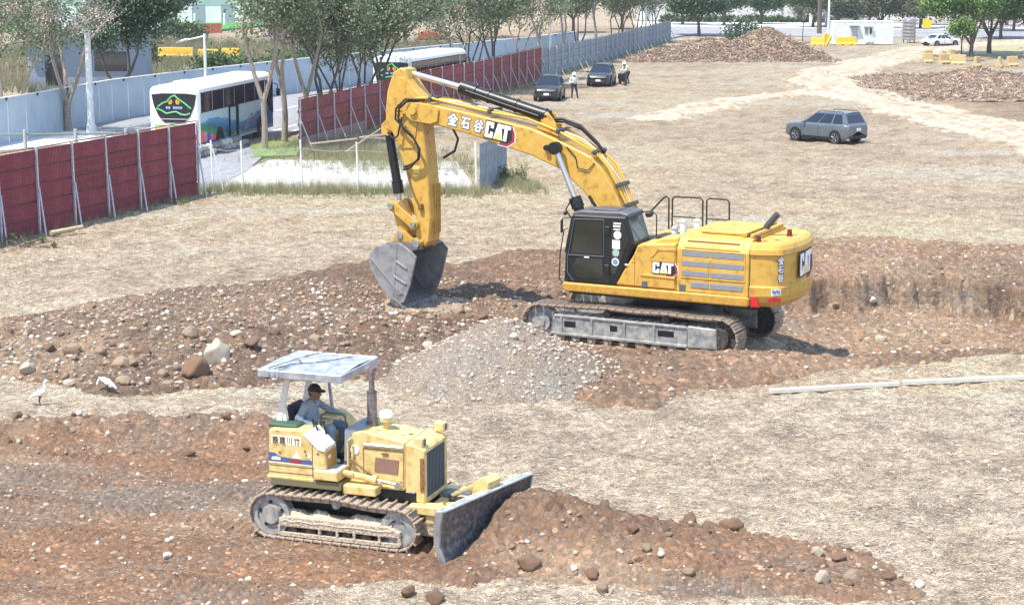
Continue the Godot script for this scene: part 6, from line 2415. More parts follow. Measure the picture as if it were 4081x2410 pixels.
func make_trees() -> void:
	var grp := "street trees in a row behind the hoardings"
	# four patterns of street tree, then copies with names of their own
	var kinds := []
	for k in 5:
		kinds.push_back({"seed": 100 + k * 7, "tall": [7.6, 8.2, 7.0, 8.6, 7.2][k], "fork": [0.16, 0.30, 0.10, 0.34, 0.22][k], "stems": [3, 2, 4, 2, 3][k], "r": [0.14, 0.15, 0.12, 0.15, 0.13][k], "spread": [0.36, 0.42, 0.40, 0.34, 0.46][k], "levels": 3, "leaves": 88, "rad": 0.80, "size": 0.20, "bloom": [0.04, 0.14, 0.03, 0.22, 0.34][k], "bare": 0.12, "cols": G_GREY, "group": grp, "bark": M.bark_dark if k in [0, 2] else M.bark_pale})
	var spots := [
		[-12.27, -89.4, 1, 0.4, "slim pale forked trunk in front of the mural bus"],
		[-11.69, -92.5, 3, 2.0, "twisted pale trunk just right of the mural bus"],
		[-10.9, -95.8, 1, 3.6, "tall bare pale trunk at the left end of the long red hoarding"],
		[-10.3, -98.4, 0, 0.3, "dark twin-stemmed trunk over the third bay of the long red hoarding"],
		[-9.6, -101.4, 2, 1.3, "dark bushy multi-stemmed trunk left of the excavator's stick tip"],
		[-8.8, -104.6, 2, 4.0, "short stout trunk close left of the second bus"],
		[-7.7, -107.9, 0, 2.6, "leafy tree hiding the rear window of the second bus"],
		[-3.7, -126.4, 4, 0.9, "flowering tree just past the front of the second bus"],
		[-2.9, -129.8, 2, 5.1, "thick clump of stems before the pale blue wall"],
		[-1.4, -134.6, 0, 1.9, "low spreading tree above the middle of the long red hoarding"],
		[0.4, -142.0, 4, 3.3, "pale flowering tree over the right end of the red hoarding"],
		[2.3, -150.1, 3, 0.2, "grey green tree where red hoarding meets blue"],
		[4.6, -160.3, 1, 5.5, "tall white trunk behind the first bays of the blue hoarding"],
		[6.0, -166.0, 0, 4.4, "dark trunk right of the white one behind the blue hoarding"],
		[8.0, -173.5, 3, 1.1, "thin tree behind the middle of the blue hoarding"],
		[10.6, -184.0, 2, 2.9, "grey bushy tree behind the right half of the blue hoarding"],
		[13.4, -195.5, 0, 3.9, "dark leafy tree near the far end of the blue hoarding"],
		[16.3, -207.5, 2, 0.7, "last dark tree at the far end of the blue hoarding"],
	]
	var made := {}
	for s in spots:
		var at := Vector3(s[0], 0.0, s[1])
		var lab := "street tree, " + String(s[4])
		if made.has(s[2]):
			var d := dup(made[s[2]], "street_tree", lab, at, s[3], grp)
			d.scale = Vector3.ONE * (0.90 + 0.035 * fmod(absf(s[1]), 5.0))
		else:
			made[s[2]] = tree("street_tree", lab, at, s[3], kinds[s[2]])
	# the flowering trees at the left edge
	tree("flowering_tree", "pink flowering tree with a forked trunk left of the white lamp post", Vector3(-24.2, 0.1, -98.6), 0.6, {"seed": 41, "tall": 7.6, "fork": 0.20, "stems": 3, "r": 0.20, "spread": 0.52, "levels": 3, "leaves": 90, "rad": 0.85, "size": 0.20, "bloom": 0.55, "bare": 0.12, "cols": G_GREY, "group": grp, "bark": M.bark_pale})
	tree("flowering_tree", "pink flowering tree with pale limbs at the left edge", Vector3(-26.8, 0.1, -94.8), 2.2, {"seed": 43, "tall": 7.4, "fork": 0.14, "stems": 4, "r": 0.17, "spread": 0.50, "levels": 3, "leaves": 90, "rad": 0.85, "size": 0.20, "bloom": 0.45, "bare": 0.10, "cols": G_GREY, "group": grp, "bark": M.bark_pale})
	tree("broad_leaved_tree", "dark green broad-leaved tree behind the pale blue wall right of the lamp post", Vector3(-24.2, 0.0, -112.0), 0.0, {"seed": 45, "tall": 6.6, "fork": 0.22, "stems": 3, "r": 0.16, "spread": 0.55, "levels": 3, "leaves": 110, "rad": 0.95, "size": 0.24, "bloom": 0.02, "bare": 0.05, "cols": [Color(0.055, 0.10, 0.045), Color(0.08, 0.135, 0.06), Color(0.04, 0.075, 0.035), Color(0.11, 0.16, 0.07)], "bark": M.bark_dark})
	tree("broad_leaved_tree", "sparse tree behind the pale wall at the upper left corner", Vector3(-34.0, 0.0, -118.0), 1.0, {"seed": 46, "tall": 7.2, "fork": 0.25, "stems": 3, "r": 0.15, "spread": 0.55, "levels": 3, "leaves": 40, "rad": 0.9, "size": 0.32, "bloom": 0.1, "bare": 0.15, "cols": G_GREY, "bark": M.bark_dark})
	# trees of the far side
	var far_kinds := []
	for k in 4:
		far_kinds.push_back({"seed": 200 + k, "tall": [5.0, 4.6, 5.4, 4.8][k], "fork": [0.34, 0.20, 0.30, 0.32][k], "stems": 5, "r": 0.20, "spread": 0.85, "levels": 3, "leaves": 110, "rad": 1.1, "size": 0.36, "bare": 0.04, "cols": [G_MID, G_OLIVE, G_DARK, G_MID][k], "bark": M.bark_dark, "group": "trees along the far road"})
	var fs := [
		[23.3, -227.0, 0, 0.2, "dark trunked shade tree on the verge right of the blue hoarding"],
		[36.0, -264.0, 3, 1.4, "shade tree on the far pavement above the brush heap"],
		[30.0, -278.0, 2, 2.2, "dark tree before the white building, upper centre right"],
		[52.5, -268.0, 1, 0.9, "grey olive tree left of the cabin's roof on the far road"],
		[46.8, -286.0, 1, 3.0, "grey olive tree behind the far road pole"],
		[59.0, -262.0, 1, 4.1, "broad olive tree behind the middle of the white cabin"],
		[65.5, -266.0, 0, 5.0, "deep green tree behind the steel water tank"],
		[70.0, -258.0, 2, 1.8, "dark tree with a crooked trunk right of the water tank"],
		[76.0, -262.0, 2, 2.9, "dark tree behind the white car"],
		[84.0, -268.0, 0, 0.5, "dark green tree behind the tall right-hand pole"],
		[24.5, -262.0, 2, 1.0, "dark tree at the left end of the white building"],
		[41.5, -252.0, 0, 2.7, "leafy tree between the gatehouse and the slanting lamp"],
		[44.0, -246.0, 1, 0.6, "olive tree just right of the slanting lamp"],
		[50.5, -250.0, 1, 5.2, "olive tree above the left end of the white cabin"],
		[55.5, -248.0, 1, 3.6, "olive tree above the right end of the white cabin"],
		[62.0, -246.0, 0, 1.5, "green tree above the water tank"],
		[66.0, -240.0, 0, 3.3, "green tree between the water tank and the tall right-hand pole"],
		[73.0, -244.0, 2, 4.4, "dark tree right of the tall right-hand pole"],
		[58.5, -218.0, 2, 0.2, "dark low tree behind the yellow sign"],
		[30.0, -258.0, 3, 4.6, "shade tree over the hedge left of the gatehouse"],
		[-44.0, -232.0, 2, 0.3, "dark trunk standing on the far lawn"],
		[-30.0, -226.0, 0, 1.7, "tree behind the yellow barriers by the far lawn"],
		[-20.0, -214.0, 3, 2.4, "tree rising over the pale wall above the mural bus"],
		[-12.0, -205.0, 0, 4.2, "tree rising behind the pale wall above the second bus"],
		[-2.0, -222.0, 3, 5.2, "tree beyond the wall right of the second bus"],
		[8.0, -238.0, 0, 0.8, "tree far behind the blue hoarding's near end"],
		[15.0, -250.0, 2, 3.7, "tree far behind the blue hoarding's far end"],
	]
	var fmade := {}
	for s in fs:
		var at := Vector3(s[0], 0, s[1])
		if fmade.has(s[2]):
			dup(fmade[s[2]], "shade_tree", s[4], at, s[3], "trees along the far road")
		else:
			fmade[s[2]] = tree("shade_tree", s[4], at, s[3], far_kinds[s[2]])
	# the bright clump on the right
	tree("leafy_tree", "bright green bushy tree behind the faded barriers at the right", Vector3(44.6, 0, -176.5), 0.4, {"seed": 61, "tall": 6.6, "fork": 0.18, "stems": 5, "r": 0.20, "spread": 0.62, "levels": 3, "leaves": 64, "rad": 0.95, "size": 0.34, "bare": 0.03, "cols": G_LIME, "bark": M.bark_dark})
	tree("leafy_tree", "second bright green tree leaning over the bushy one at the right", Vector3(48.0, 0, -183.0), 2.0, {"seed": 62, "tall": 8.0, "fork": 0.22, "stems": 5, "r": 0.22, "spread": 0.60, "levels": 3, "leaves": 58, "rad": 1.05, "size": 0.36, "bare": 0.03, "cols": G_LIME, "bark": M.bark_dark})
	tree("weeping_tree", "weeping green tree with hanging leaves at the upper right corner", Vector3(49.6, 0, -174.5), 1.0, {"seed": 63, "tall": 7.0, "fork": 0.25, "stems": 5, "r": 0.18, "spread": 0.62, "levels": 3, "leaves": 60, "rad": 1.1, "size": 0.40, "bare": 0.05, "cols": [Color(0.10, 0.155, 0.055), Color(0.13, 0.19, 0.07), Color(0.07, 0.115, 0.045)], "droop": 2.5, "bark": M.bark_dark})
	tree("sapling", "young bright green sapling in front of the white car", Vector3(42.0, 0, -170.0), 0.0, {"seed": 64, "tall": 3.6, "fork": 0.55, "stems": 4, "r": 0.07, "spread": 0.75, "levels": 2, "leaves": 44, "rad": 0.6, "size": 0.26, "bare": 0.02, "cols": G_LIME, "bark": M.bark_dark})
	tree("sapling", "thin staked sapling left of the yellow barriers by the cabin", Vector3(33.0, 0, -207.0), 0.0, {"seed": 65, "tall": 4.2, "fork": 0.5, "stems": 3, "r": 0.05, "spread": 0.5, "levels": 2, "leaves": 12, "rad": 0.45, "size": 0.24, "bare": 0.3, "cols": G_OLIVE, "bark": M.bark_dark})
	# bushes and hedges
	bush("shrub", "round dark green shrub behind the brush heap", "shrub", Vector3(25.2, 0, -200.0), Vector3(3.4, 3.3, 3.0), 1500, 0.32, [Color(0.06, 0.10, 0.05), Color(0.085, 0.13, 0.065), Color(0.045, 0.075, 0.04)], 71)
	bush("shrub", "spreading green bush over the pale wall left of the tall bare trunk", "shrub", Vector3(-21.0, 0, -133.0), Vector3(5.0, 2.9, 3.0), 2400, 0.34, G_MID, 72)
	bush("shrub", "low bright green bush over the wall behind the slim street trees", "shrub", Vector3(-16.8, 0, -140.0), Vector3(7.0, 2.7, 3.0), 2600, 0.32, [Color(0.075, 0.16, 0.05), Color(0.10, 0.19, 0.065), Color(0.055, 0.11, 0.04)], 73)
	bush("shrub", "wide dark green thicket below the far lawn", "thicket", Vector3(-41.0, 0, -205.0), Vector3(13.0, 3.4, 5.0), 4200, 0.42, G_MID, 74)
	bush("shrub", "green thicket climbing towards the wall left of the yellow barriers", "thicket", Vector3(-34.5, 0, -160.0), Vector3(6.0, 3.6, 4.0), 2600, 0.38, [Color(0.055, 0.10, 0.045), Color(0.08, 0.135, 0.06)], 75)
	for k in 9:
		bush("hedge", "clipped green hedge at the foot of the white building, " + ["far left end", "second from the left", "left of the shade tree", "right of the shade tree", "middle stretch", "beside the gate pillar", "behind the gate pillar", "left of the far pole", "right-hand end"][k], "hedge", Vector3(23.5 + 3.3 * k, 0, -272.0 - 0.6 * (k % 2)), Vector3(3.3, 1.5, 1.6), 900, 0.36, [Color(0.07, 0.13, 0.045), Color(0.10, 0.17, 0.06), Color(0.055, 0.10, 0.035)], 80 + k, "hedge along the white building")
	bush("shrub", "green weed clump at the foot of the blue sheet screen", "shrub", Vector3(-0.1, 0, -76.4), Vector3(1.7, 0.85, 1.0), 420, 0.16, [Color(0.12, 0.16, 0.06), Color(0.16, 0.19, 0.08), Color(0.22, 0.21, 0.11)], 91)
	bush("shrub", "weeds at the foot of the near red hoarding's first brace", "shrub", Vector3(-16.2, 0, -59.0), Vector3(2.6, 0.42, 1.0), 380, 0.13, [Color(0.16, 0.19, 0.08), Color(0.24, 0.24, 0.11), Color(0.32, 0.28, 0.15)], 92)
	bush("shrub", "small weed tuft by the sixth brace of the near red hoarding", "shrub", Vector3(-13.2, 0, -69.5), Vector3(1.1, 0.35, 0.8), 160, 0.11, [Color(0.16, 0.20, 0.08), Color(0.26, 0.25, 0.12)], 93)
	# dry grass as one mass
	var r := RandomNumberGenerator.new()
	r.seed = 9
	var bl := MB.new()
	for k in 5:
		var a := TAU * k / 5.0
		var d := Vector3(cos(a), 0, sin(a))
		bl.tri(d * 0.02 + Vector3(0.012, 0, 0), d * 0.25 + Vector3(0, 1.0, 0), d * 0.02 - Vector3(0.012, 0, 0))
		bl.tri(d * 0.03 + Vector3(0, 0, 0.02), d * 0.5 + Vector3(0, 0.7, 0), d * 0.03 - Vector3(0, 0, 0.02))
	var xf := []
	var cs := []
	var strips := [[-18.5, -55.8, -12.4, -72.9, 0.8, 0.28, 900], [-12.6, -73.4, -1.2, -72.6, 0.9, 0.50, 1500], [-10.3, -90.0, -3.5, -81.5, 3.6, 0.55, 2200], [-10.0, -91.5, 2.6, -142.5, 1.4, 0.40, 1800], [2.6, -144.0, 18.0, -211.0, 1.2, 0.4, 1200], [-0.6, -77.6, 0.8, -73.0, 1.0, 0.4, 500], [-12.1, -86.2, -11.6, -92.8, 1.0, 0.22, 1500]]
	for s in strips:
		for k in s[6]:
			var t := r.randf()
			var x: float = lerpf(s[0], s[2], t) + r.randfn() * s[4] * 0.5
			var z: float = lerpf(s[1], s[3], t) + r.randfn() * s[4] * 0.7
			var h: float = s[5] * r.randf_range(0.4, 1.3)
			xf.push_back(Transform3D(Basis(Vector3.UP, r.randf() * TAU) * Basis.from_scale(Vector3(h * 0.7, h, h * 0.7)), Vector3(x, ground_y(x, z), z)))
			var c := Color(0.40, 0.34, 0.22).lerp(Color(0.17, 0.22, 0.09), clampf(r.randf() * 1.3 - 0.35, 0, 1))
			if s[6] == 1500 and s[5] < 0.3:
				c = Color(0.13, 0.24, 0.08).lerp(Color(0.22, 0.30, 0.12), r.randf())
			cs.push_back(c * r.randf_range(0.75, 1.25))
	tag(crowd("dry_grass", bl.mesh(), M.leaf, xf, cs), "dry grass and weeds along the foot of the fences", "", "", "stuff")
	xf = []
	cs = []
	for k in 9000:
		var z := r.randf_range(-205.0, -128.0)
		var x := r.randf_range(-52.0, 6.0)
		if x > -15.9 + 0.455 * (-126.0 - z) - 1.5 and z > -178.0:
			continue
		var h := r.randf_range(0.5, 1.5)
		xf.push_back(Transform3D(Basis(Vector3.UP, r.randf() * TAU) * Basis.from_scale(Vector3(h, h, h)), Vector3(x, 0, z)))
		cs.push_back(Color(0.33, 0.275, 0.20).lerp(Color(0.15, 0.18, 0.085), clampf(r.randf() + 0.9 * n_mid.get_noise_2d(x * 0.1, z * 0.1), 0, 1)) * r.randf_range(0.7, 1.2))
	tag(crowd("waste_ground_weeds", bl.mesh(), M.leaf, xf, cs), "tall dry weeds on the waste ground beyond the pale wall", "", "", "stuff")


# ---------------------------------------------------------------- cars (x forwards, z to the right)
func lift_panel(b: MB, q: Array, u0: float, u1: float, v0: float, v1: float, up := 0.012) -> void:
	var p := []
	for s in [[u0, v0], [u1, v0], [u1, v1], [u0, v1]]:
		p.push_back((q[0] as Vector3).lerp(q[1], s[0]).lerp((q[3] as Vector3).lerp(q[2], s[0]), s[1]))
	var n: Vector3 = ((p[1] - p[0]) as Vector3).cross(p[3] - p[0]).normalized() * up
	b.quad(p[0] + n, p[1] + n, p[2] + n, p[3] + n)
	for i in 4:
		var j := (i + 1) % 4
		b.quad(p[i], p[j], p[j] + n, p[i] + n)


func make_car(label: String, paint: Material, at: Vector3, turn: float, suv: bool, group := "") -> Node3D:
	var t := thing("parked_car", label, "car", at, turn, group)
	var b := MB.new()
	# x, underside, sill, shoulder, deck, half width
	var st := [[-2.10, 0.42, 0.55, 0.80, 0.92, 0.74], [-2.06, 0.30, 0.50, 0.92, 1.03, 0.83], [-1.75, 0.24, 0.45, 0.95, 1.06, 0.885], [-1.2, 0.24, 0.42, 0.95, 1.05, 0.895], [-0.3, 0.24, 0.40, 0.93, 1.03, 0.89], [0.6, 0.24, 0.40, 0.92, 1.02, 0.89], [0.95, 0.24, 0.42, 0.92, 1.02, 0.885], [1.45, 0.24, 0.44, 0.88, 0.98, 0.875], [1.85, 0.26, 0.48, 0.82, 0.93, 0.83], [2.05, 0.30, 0.50, 0.72, 0.84, 0.74], [2.12, 0.40, 0.52, 0.62, 0.70, 0.64]]
	if not suv:
		for q in st:
			q[3] -= 0.12
			q[4] -= 0.12
	var rows := []
	for q in st:
		var w: float = q[5]
		var half := [Vector2(w * 0.90, q[1]), Vector2(w * 0.985, q[1] + 0.08), Vector2(w * 0.985, q[2]), Vector2(w, (q[2] + q[3]) * 0.5), Vector2(w * 0.985, q[3]), Vector2(w * 0.93, q[4] - 0.025), Vector2(w * 0.80, q[4]), Vector2(w * 0.4, q[4] + 0.025), Vector2(0, q[4] + 0.035)]
		var r := PackedVector3Array()
		for p in half:
			r.push_back(Vector3(q[0], p.y, -p.x))
		for i in range(half.size() - 2, -1, -1):
			r.push_back(Vector3(q[0], half[i].y, half[i].x))
		rows.push_back(r)
	b.skin(rows, true)
	for e in [0, st.size() - 1]:
		var mid := Vector3(st[e][0], (st[e][1] + st[e][4]) * 0.5, 0)
		for i in 16:
			b.out(mid, rows[e][i], rows[e][i + 1], Vector3(0, mid.y, 0))
	var body := part("body", b, paint, t)
	# cabin
	var roof := 1.62 if suv else 1.42
	var belt := 1.0 if suv else 0.88
	var xr0 := -2.02 if suv else -1.55
	var xr1 := -1.72 if suv else -0.85
	var xf1 := 0.12
	var xf0 := 0.98
	var wb := 0.82
	var wt := 0.63
	var c := [Vector3(xr0, belt, -wb), Vector3(xf0, belt, -wb), Vector3(xf1, roof - 0.05, -wt), Vector3(xr1, roof - 0.06, -wt), Vector3(xr0, belt, wb), Vector3(xf0, belt, wb), Vector3(xf1, roof - 0.05, wt), Vector3(xr1, roof - 0.06, wt)]
	b = MB.new()
	var lft := [c[1], c[0], c[3], c[2]]
	var rgt := [c[4], c[5], c[6], c[7]]
	var frt := [c[5], c[1], c[2], c[6]]
	var bck := [c[0], c[4], c[7], c[3]]
	for q in [lft, rgt, frt, bck]:
		b.quad(q[0], q[1], q[2], q[3])
	var rr := []
	for i in 8:
		var u := i / 7.0
		var x := lerpf(xr1 - 0.03, xf1 + 0.02, u)
		var crown := roof - 0.055 + 0.06 * sin(PI * (0.15 + 0.75 * u))
		rr.push_back(PackedVector3Array([Vector3(x, roof - 0.06, -wt - 0.01), Vector3(x, crown - 0.015, -wt + 0.06), Vector3(x, crown + 0.012, -0.3), Vector3(x, crown + 0.02, 0), Vector3(x, crown + 0.012, 0.3), Vector3(x, crown - 0.015, wt - 0.06), Vector3(x, roof - 0.06, wt + 0.01)]))
	b.skin(rr, true)
	part("cabin", b, paint, t)
	var gl := [[lft, 0.06, 0.34], [lft, 0.37, 0.64], [lft, 0.68, 0.90], [rgt, 0.10, 0.32], [rgt, 0.36, 0.63], [rgt, 0.66, 0.94]]
	for q in gl:
		b = MB.new()
		lift_panel(b, q[0], q[1], q[2], 0.08, 0.90)
		part("side_window", b, M.glass_blue, t)
	b = MB.new()
	lift_panel(b, frt, 0.05, 0.95, 0.06, 0.93)
	part("windscreen", b, M.glass_blue, t)
	b = MB.new()
	lift_panel(b, bck, 0.08, 0.92, 0.18, 0.88)
	part("rear_window", b, M.glass_blue, t)
	# trim
	b = MB.new()
	for s in [-1, 1]:
		bx(b, -1.25, 0.85, 0.22, 0.36, s * 0.86, s * 0.905, 0.02)
		if suv:
			b.tube([Vector3(-1.65, roof - 0.06, s * 0.62), Vector3(-1.5, roof + 0.03, s * 0.62), Vector3(-0.1, roof + 0.04, s * 0.60), Vector3(0.05, roof - 0.05, s * 0.60)], 0.018, 6)
	bx(b, 2.02, 2.13, 0.28, 0.46, -0.62, 0.62, 0.03)
	bx(b, -2.13, -2.02, 0.28, 0.46, -0.70, 0.70, 0.03)
	part("trim", b, M.black, t)
	b = MB.new()
	bx(b, 2.02, 2.125, 0.56, 0.72, -0.46, 0.46, 0.03)
	part("grille", b, M.black, t)
	b = MB.new()
	bx(b, 2.06, 2.135, 0.70, 0.735, -0.50, 0.50, 0.01)
	part("grille_bar", b, M.chrome, t)
	for s in [-1, 1]:
		b = MB.new()
		b.box(Vector3(1.97, 0.74, s * 0.60), Vector3(0.20, 0.11, 0.26), Basis(Vector3.UP, s * -0.35), 0.03)
		part("headlight", b, M.clear_lens, t)
		b = MB.new()
		b.box(Vector3(-2.02, 0.90, s * 0.68), Vector3(0.12, 0.14, 0.24), Basis(Vector3.UP, s * 0.35), 0.03)
		part("tail_light", b, plain(hx("5a2024"), 0.25), t)
		b = MB.new()
		b.box(Vector3(0.72, 1.06 if suv else 0.95, s * 0.96), Vector3(0.14, 0.13, 0.20), Basis(Vector3.UP, s * 0.2), 0.04)
		part("mirror", b, paint, t)
		for x in [-0.28, 0.62]:
			b = MB.new()
			bx(b, x - 0.07, x + 0.07, 0.85, 0.875, s * 0.87, s * 0.915, 0.008)
			part("door_handle", b, M.chrome, t)
		b = MB.new()
		for x in [0.92, -0.20, -1.15]:
			bx(b, x - 0.006, x + 0.006, 0.42, 0.92, s * 0.88, s * 0.8955)
		part("door_gap", b, M.black, t)
	for e in [[2.13, 1.0], [-2.11, -1.0]]:
		b = MB.new()
		b.box(Vector3(e[0] + 0.02 * e[1], 0.50 if e[1] > 0 else 0.76, 0), Vector3(0.02, 0.15, 0.36), Basis(), 0.005)
		part("number_plate", b, M.plate, t)
	for x in [1.30, -1.28]:
		for s in [-1, 1]:
			b = MB.new()
			b.cyl(Vector3(x, 0.36, s * 0.80), Vector3(x, 0.36, s * 0.898), 0.385, 0.375, 24)
			part("wheel_arch", b, M.black, t)
			b = MB.new()
			b.ring(Vector3(x, 0.33, s * 0.70), Vector3(x, 0.33, s * 0.915), 0.335, 0.22, 24)
			var wheel := part("wheel", b, M.tyre, t)
			b = MB.new()
			b.cyl(Vector3(x, 0.33, s * 0.80), Vector3(x, 0.33, s * 0.895), 0.06, 0.06, 12)
			b.ring(Vector3(x, 0.33, s * 0.84), Vector3(x, 0.33, s * 0.90), 0.225, 0.19, 24)
			for k in 5:
				var a := TAU * k / 5.0 + 0.3
				b.bar(Vector3(x + 0.04 * cos(a), 0.33 + 0.04 * sin(a), s * 0.885), Vector3(x + 0.20 * cos(a), 0.33 + 0.20 * sin(a), s * 0.89), 0.03, 0.075, 0.008, Vector3(0, 0, 1))
			part("rim", b, M.rim, wheel)
	return t


# ---------------------------------------------------------------- buses
func mural_texture() -> ImageTexture:
	var w := 512
	var h := 160
	var im := Image.create(w, h, false, Image.FORMAT_RGB8)
	var fn := FastNoiseLite.new()
	fn.seed = 4
	fn.frequency = 0.02
	# u runs from the rear of the bus to its front, v from the sill up
	for x in w:
		for y in h:
			var u := x / float(w)
			var v := 1.0 - y / float(h)
			var c := hx("b9ccd6")
			var deep := 0.62 + 0.16 * sin(u * 7.0 + 0.6) + 0.10 * fn.get_noise_2d(x, y * 2.0) + 0.18 * smoothstep(0.55, 1.0, u)
			if v < deep:
				c = hx("5c9cc4").lerp(hx("1f4c86"), clampf((deep - v) * 2.4, 0, 1))
			var hill := 0.72 - 1.5 * u
			if v < hill and v > hill - 0.26 and u < 0.34:
				c = hx("2f8a62")
			var low := 0.50 - 1.35 * u
			if v < low and u < 0.30:
				c = [hx("e2672e"), hx("c98ac0"), hx("4a5fa5"), hx("d8709a")][int(u * 26.0) % 4]
			if u > 0.42 and u < 0.52 and v < 0.20:
				c = hx("3fae62")
			if v < 0.10:
				c = hx("3c5684") if u < 0.3 else hx("7a8ea2")
			im.set_pixel(x, y, c)
	# palms and fruit motifs
	var r := RandomNumberGenerator.new()
	r.seed = 8
	for q in [[0.10, 0.62, hx("3d6f57"), 16], [0.17, 0.60, hx("5c7b72"), 12], [0.68, 0.60, hx("2f6f66"), 14], [0.60, 0.40, hx("5a9a6a"), 9]]:
		for k in 9:
			var a := TAU * k / 9.0
			for s in int(q[3]):
				var px := int(q[0] * w + cos(a) * s * 1.6)
				var py := int((1.0 - q[1]) * h - sin(a) * s + 0.06 * s * s)
				for dx in 3:
					if px + dx > 0 and px + dx < w and py > 0 and py < h:
						im.set_pixel(px + dx, py, q[2])
		for s in 30:
			for dx in 4:
				var px := int(q[0] * w + dx - 2 + s * 0.1)
				var py := int((1.0 - q[1]) * h + s)
				if py > 0 and py < h:
					im.set_pixel(px, py, (q[2] as Color).darkened(0.2))
	for q in [[0.685, 0.40, 9, hx("b2414a")], [0.60, 0.24, 8, hx("c98f4a")]]:
		for dx in range(-q[2], q[2]):
			for dy in range(-q[2] * 2, q[2] * 2):
				if pow(dx / float(q[2]), 2) + pow(dy / (q[2] * 1.6), 2) < 1.0:
					im.set_pixel(int(q[0] * w) + dx, clampi(int((1.0 - q[1]) * h) + dy, 0, h - 1), q[3])
	return ImageTexture.create_from_image(im)


func make_bus(label: String, at: Vector3, turn: float, mural: bool) -> Node3D:
	var t := thing("coach", label, "bus", at, turn, "coaches parked in the street")
	var L := 11.4
	var W := 2.5
	var H := 3.30
	var b := MB.new()
	var sec := PackedVector2Array()
	for q in [Vector2(-W * 0.5, 0.35), Vector2(-W * 0.5, 2.95), Vector2(-W * 0.5 + 0.04, 3.10), Vector2(-W * 0.5 + 0.16, 3.22), Vector2(-W * 0.5 + 0.45, H), Vector2(W * 0.5 - 0.45, H), Vector2(W * 0.5 - 0.16, 3.22), Vector2(W * 0.5 - 0.04, 3.10), Vector2(W * 0.5, 2.95), Vector2(W * 0.5, 0.35)]:
		sec.push_back(q)
	b.prism(sec, -L * 0.5, L * 0.5, 0.10, Transform3D(Basis(Vector3(0, 0, -1), Vector3(0, 1, 0), Vector3(1, 0, 0)), Vector3.ZERO))
	part("body", b, M.white_gloss, t)
	b = MB.new()
	bx(b, -4.0, -2.4, 3.28, 3.38, -0.7, 0.7, 0.04)
	bx(b, 1.2, 2.2, 3.28, 3.34, -0.5, 0.5, 0.03)
	part("roof_hatch", b, M.white_gloss, t)
	# side windows in bays, on both sides
	for s in [-1, 1]:
		for k in 6:
			b = MB.new()
			var x0 := -5.45 + 1.62 * k
			bx(b, x0, x0 + 1.56, 2.02, 2.90, s * (W * 0.5 - 0.02), s * (W * 0.5 + 0.012), 0.006)
			part("side_window", b, M.glass_blue, t)
		b = MB.new()
		bx(b, -5.5, 4.3, 1.97, 2.02, s * (W * 0.5 - 0.02), s * (W * 0.5 + 0.014))
		bx(b, -5.5, 4.3, 2.90, 2.95, s * (W * 0.5 - 0.02), s * (W * 0.5 + 0.014))
		part("window_band", b, M.grey_dark, t)
		b = MB.new()
		b.prism(pv([4.35, 2.92, 5.64, 2.92, 5.64, 1.10, 5.0, 1.25, 4.35, 2.0]), s * (W * 0.5 - 0.02), s * (W * 0.5 + 0.012), 0.004)
		part("side_window", b, M.glass_dark, t)
		if mural:
			b = MB.new()
			var z: float = s * (W * 0.5 + 0.006)
			var p := [Vector3(-5.58, 0.40, z), Vector3(5.58, 0.40, z), Vector3(5.58, 1.10, z), Vector3(4.35, 1.95, z), Vector3(-5.58, 1.95, z)]
			for i in [[0, 1, 2], [0, 2, 3], [0, 3, 4]]:
				var tr := [p[i[0]], p[i[1]], p[i[2]]]
				if s < 0:
					tr.reverse()
				b.tri(tr[0], tr[1], tr[2])
			for q in b.v:
				b.uv.push_back(Vector2((q.x + 5.58) / 11.16, 1.0 - (q.y - 0.40) / 1.55))
			var mm := plain(Color.WHITE, 0.35)
			mm.albedo_texture = mural_tex
			part("mural", b, mm, t)
	# the swung-out middle door: a dark frame round a pale leaf
	if mural:
		b = MB.new()
		bx(b, -1.55, -1.43, 0.38, 2.02, 1.25, 1.32, 0.01)
		bx(b, -0.42, -0.28, 0.38, 2.02, 1.25, 1.36, 0.01)
		bx(b, -1.43, -0.42, 1.94, 2.04, 1.25, 1.34, 0.01)
		part("door_frame", b, M.black, t)
	for s in [-1, 1]:
		for x in [-2.9, 3.4]:
			b = MB.new()
			b.cyl(Vector3(x, 0.52, s * 1.0), Vector3(x, 0.52, s * 1.262), 0.60, 0.60, 26)
			part("wheel_arch", b, M.black, t)
			b = MB.new()
			b.ring(Vector3(x, 0.48, s * 0.95), Vector3(x, 0.48, s * 1.275), 0.48, 0.28, 26)
			var wh := part("wheel", b, M.tyre, t)
			b = MB.new()
			b.cyl(Vector3(x, 0.48, s * 1.1), Vector3(x, 0.48, s * 1.255), 0.28, 0.24, 20)
			b.cyl(Vector3(x, 0.48, s * 1.25), Vector3(x, 0.48, s * 1.285), 0.10, 0.08, 12)
			part("rim", b, M.rim, wh)
	# tail: dark window narrowing downwards with green ridges and lettering
	var back := Transform3D(Basis(Vector3(0, 0, 1), Vector3(0, 1, 0), Vector3(-1, 0, 0)), Vector3(-L * 0.5, 0, 0))
	b = MB.new()
	b.prism(pv([-1.12, 2.86, -0.6, 2.92, 0.6, 2.92, 1.12, 2.86, 1.02, 2.35, 0.80, 1.85, 0.50, 1.52, -0.50, 1.52, -0.80, 1.85, -1.02, 2.35]), 0.0, 0.03, 0.008, back)
	part("rear_window", b, plain(hx("2a2c33"), 0.15), t)
	b = MB.new()
	var g1 := [[-0.80, 2.28], [-0.55, 2.46], [-0.35, 2.52], [-0.12, 2.76], [0.05, 2.82], [0.22, 2.66], [0.5, 2.48], [0.85, 2.20]]
	var g2 := [[-0.88, 2.20], [-0.62, 2.10], [-0.40, 1.96], [-0.1, 2.02], [0.10, 2.05], [0.35, 1.92], [0.60, 1.90], [0.80, 1.98]]
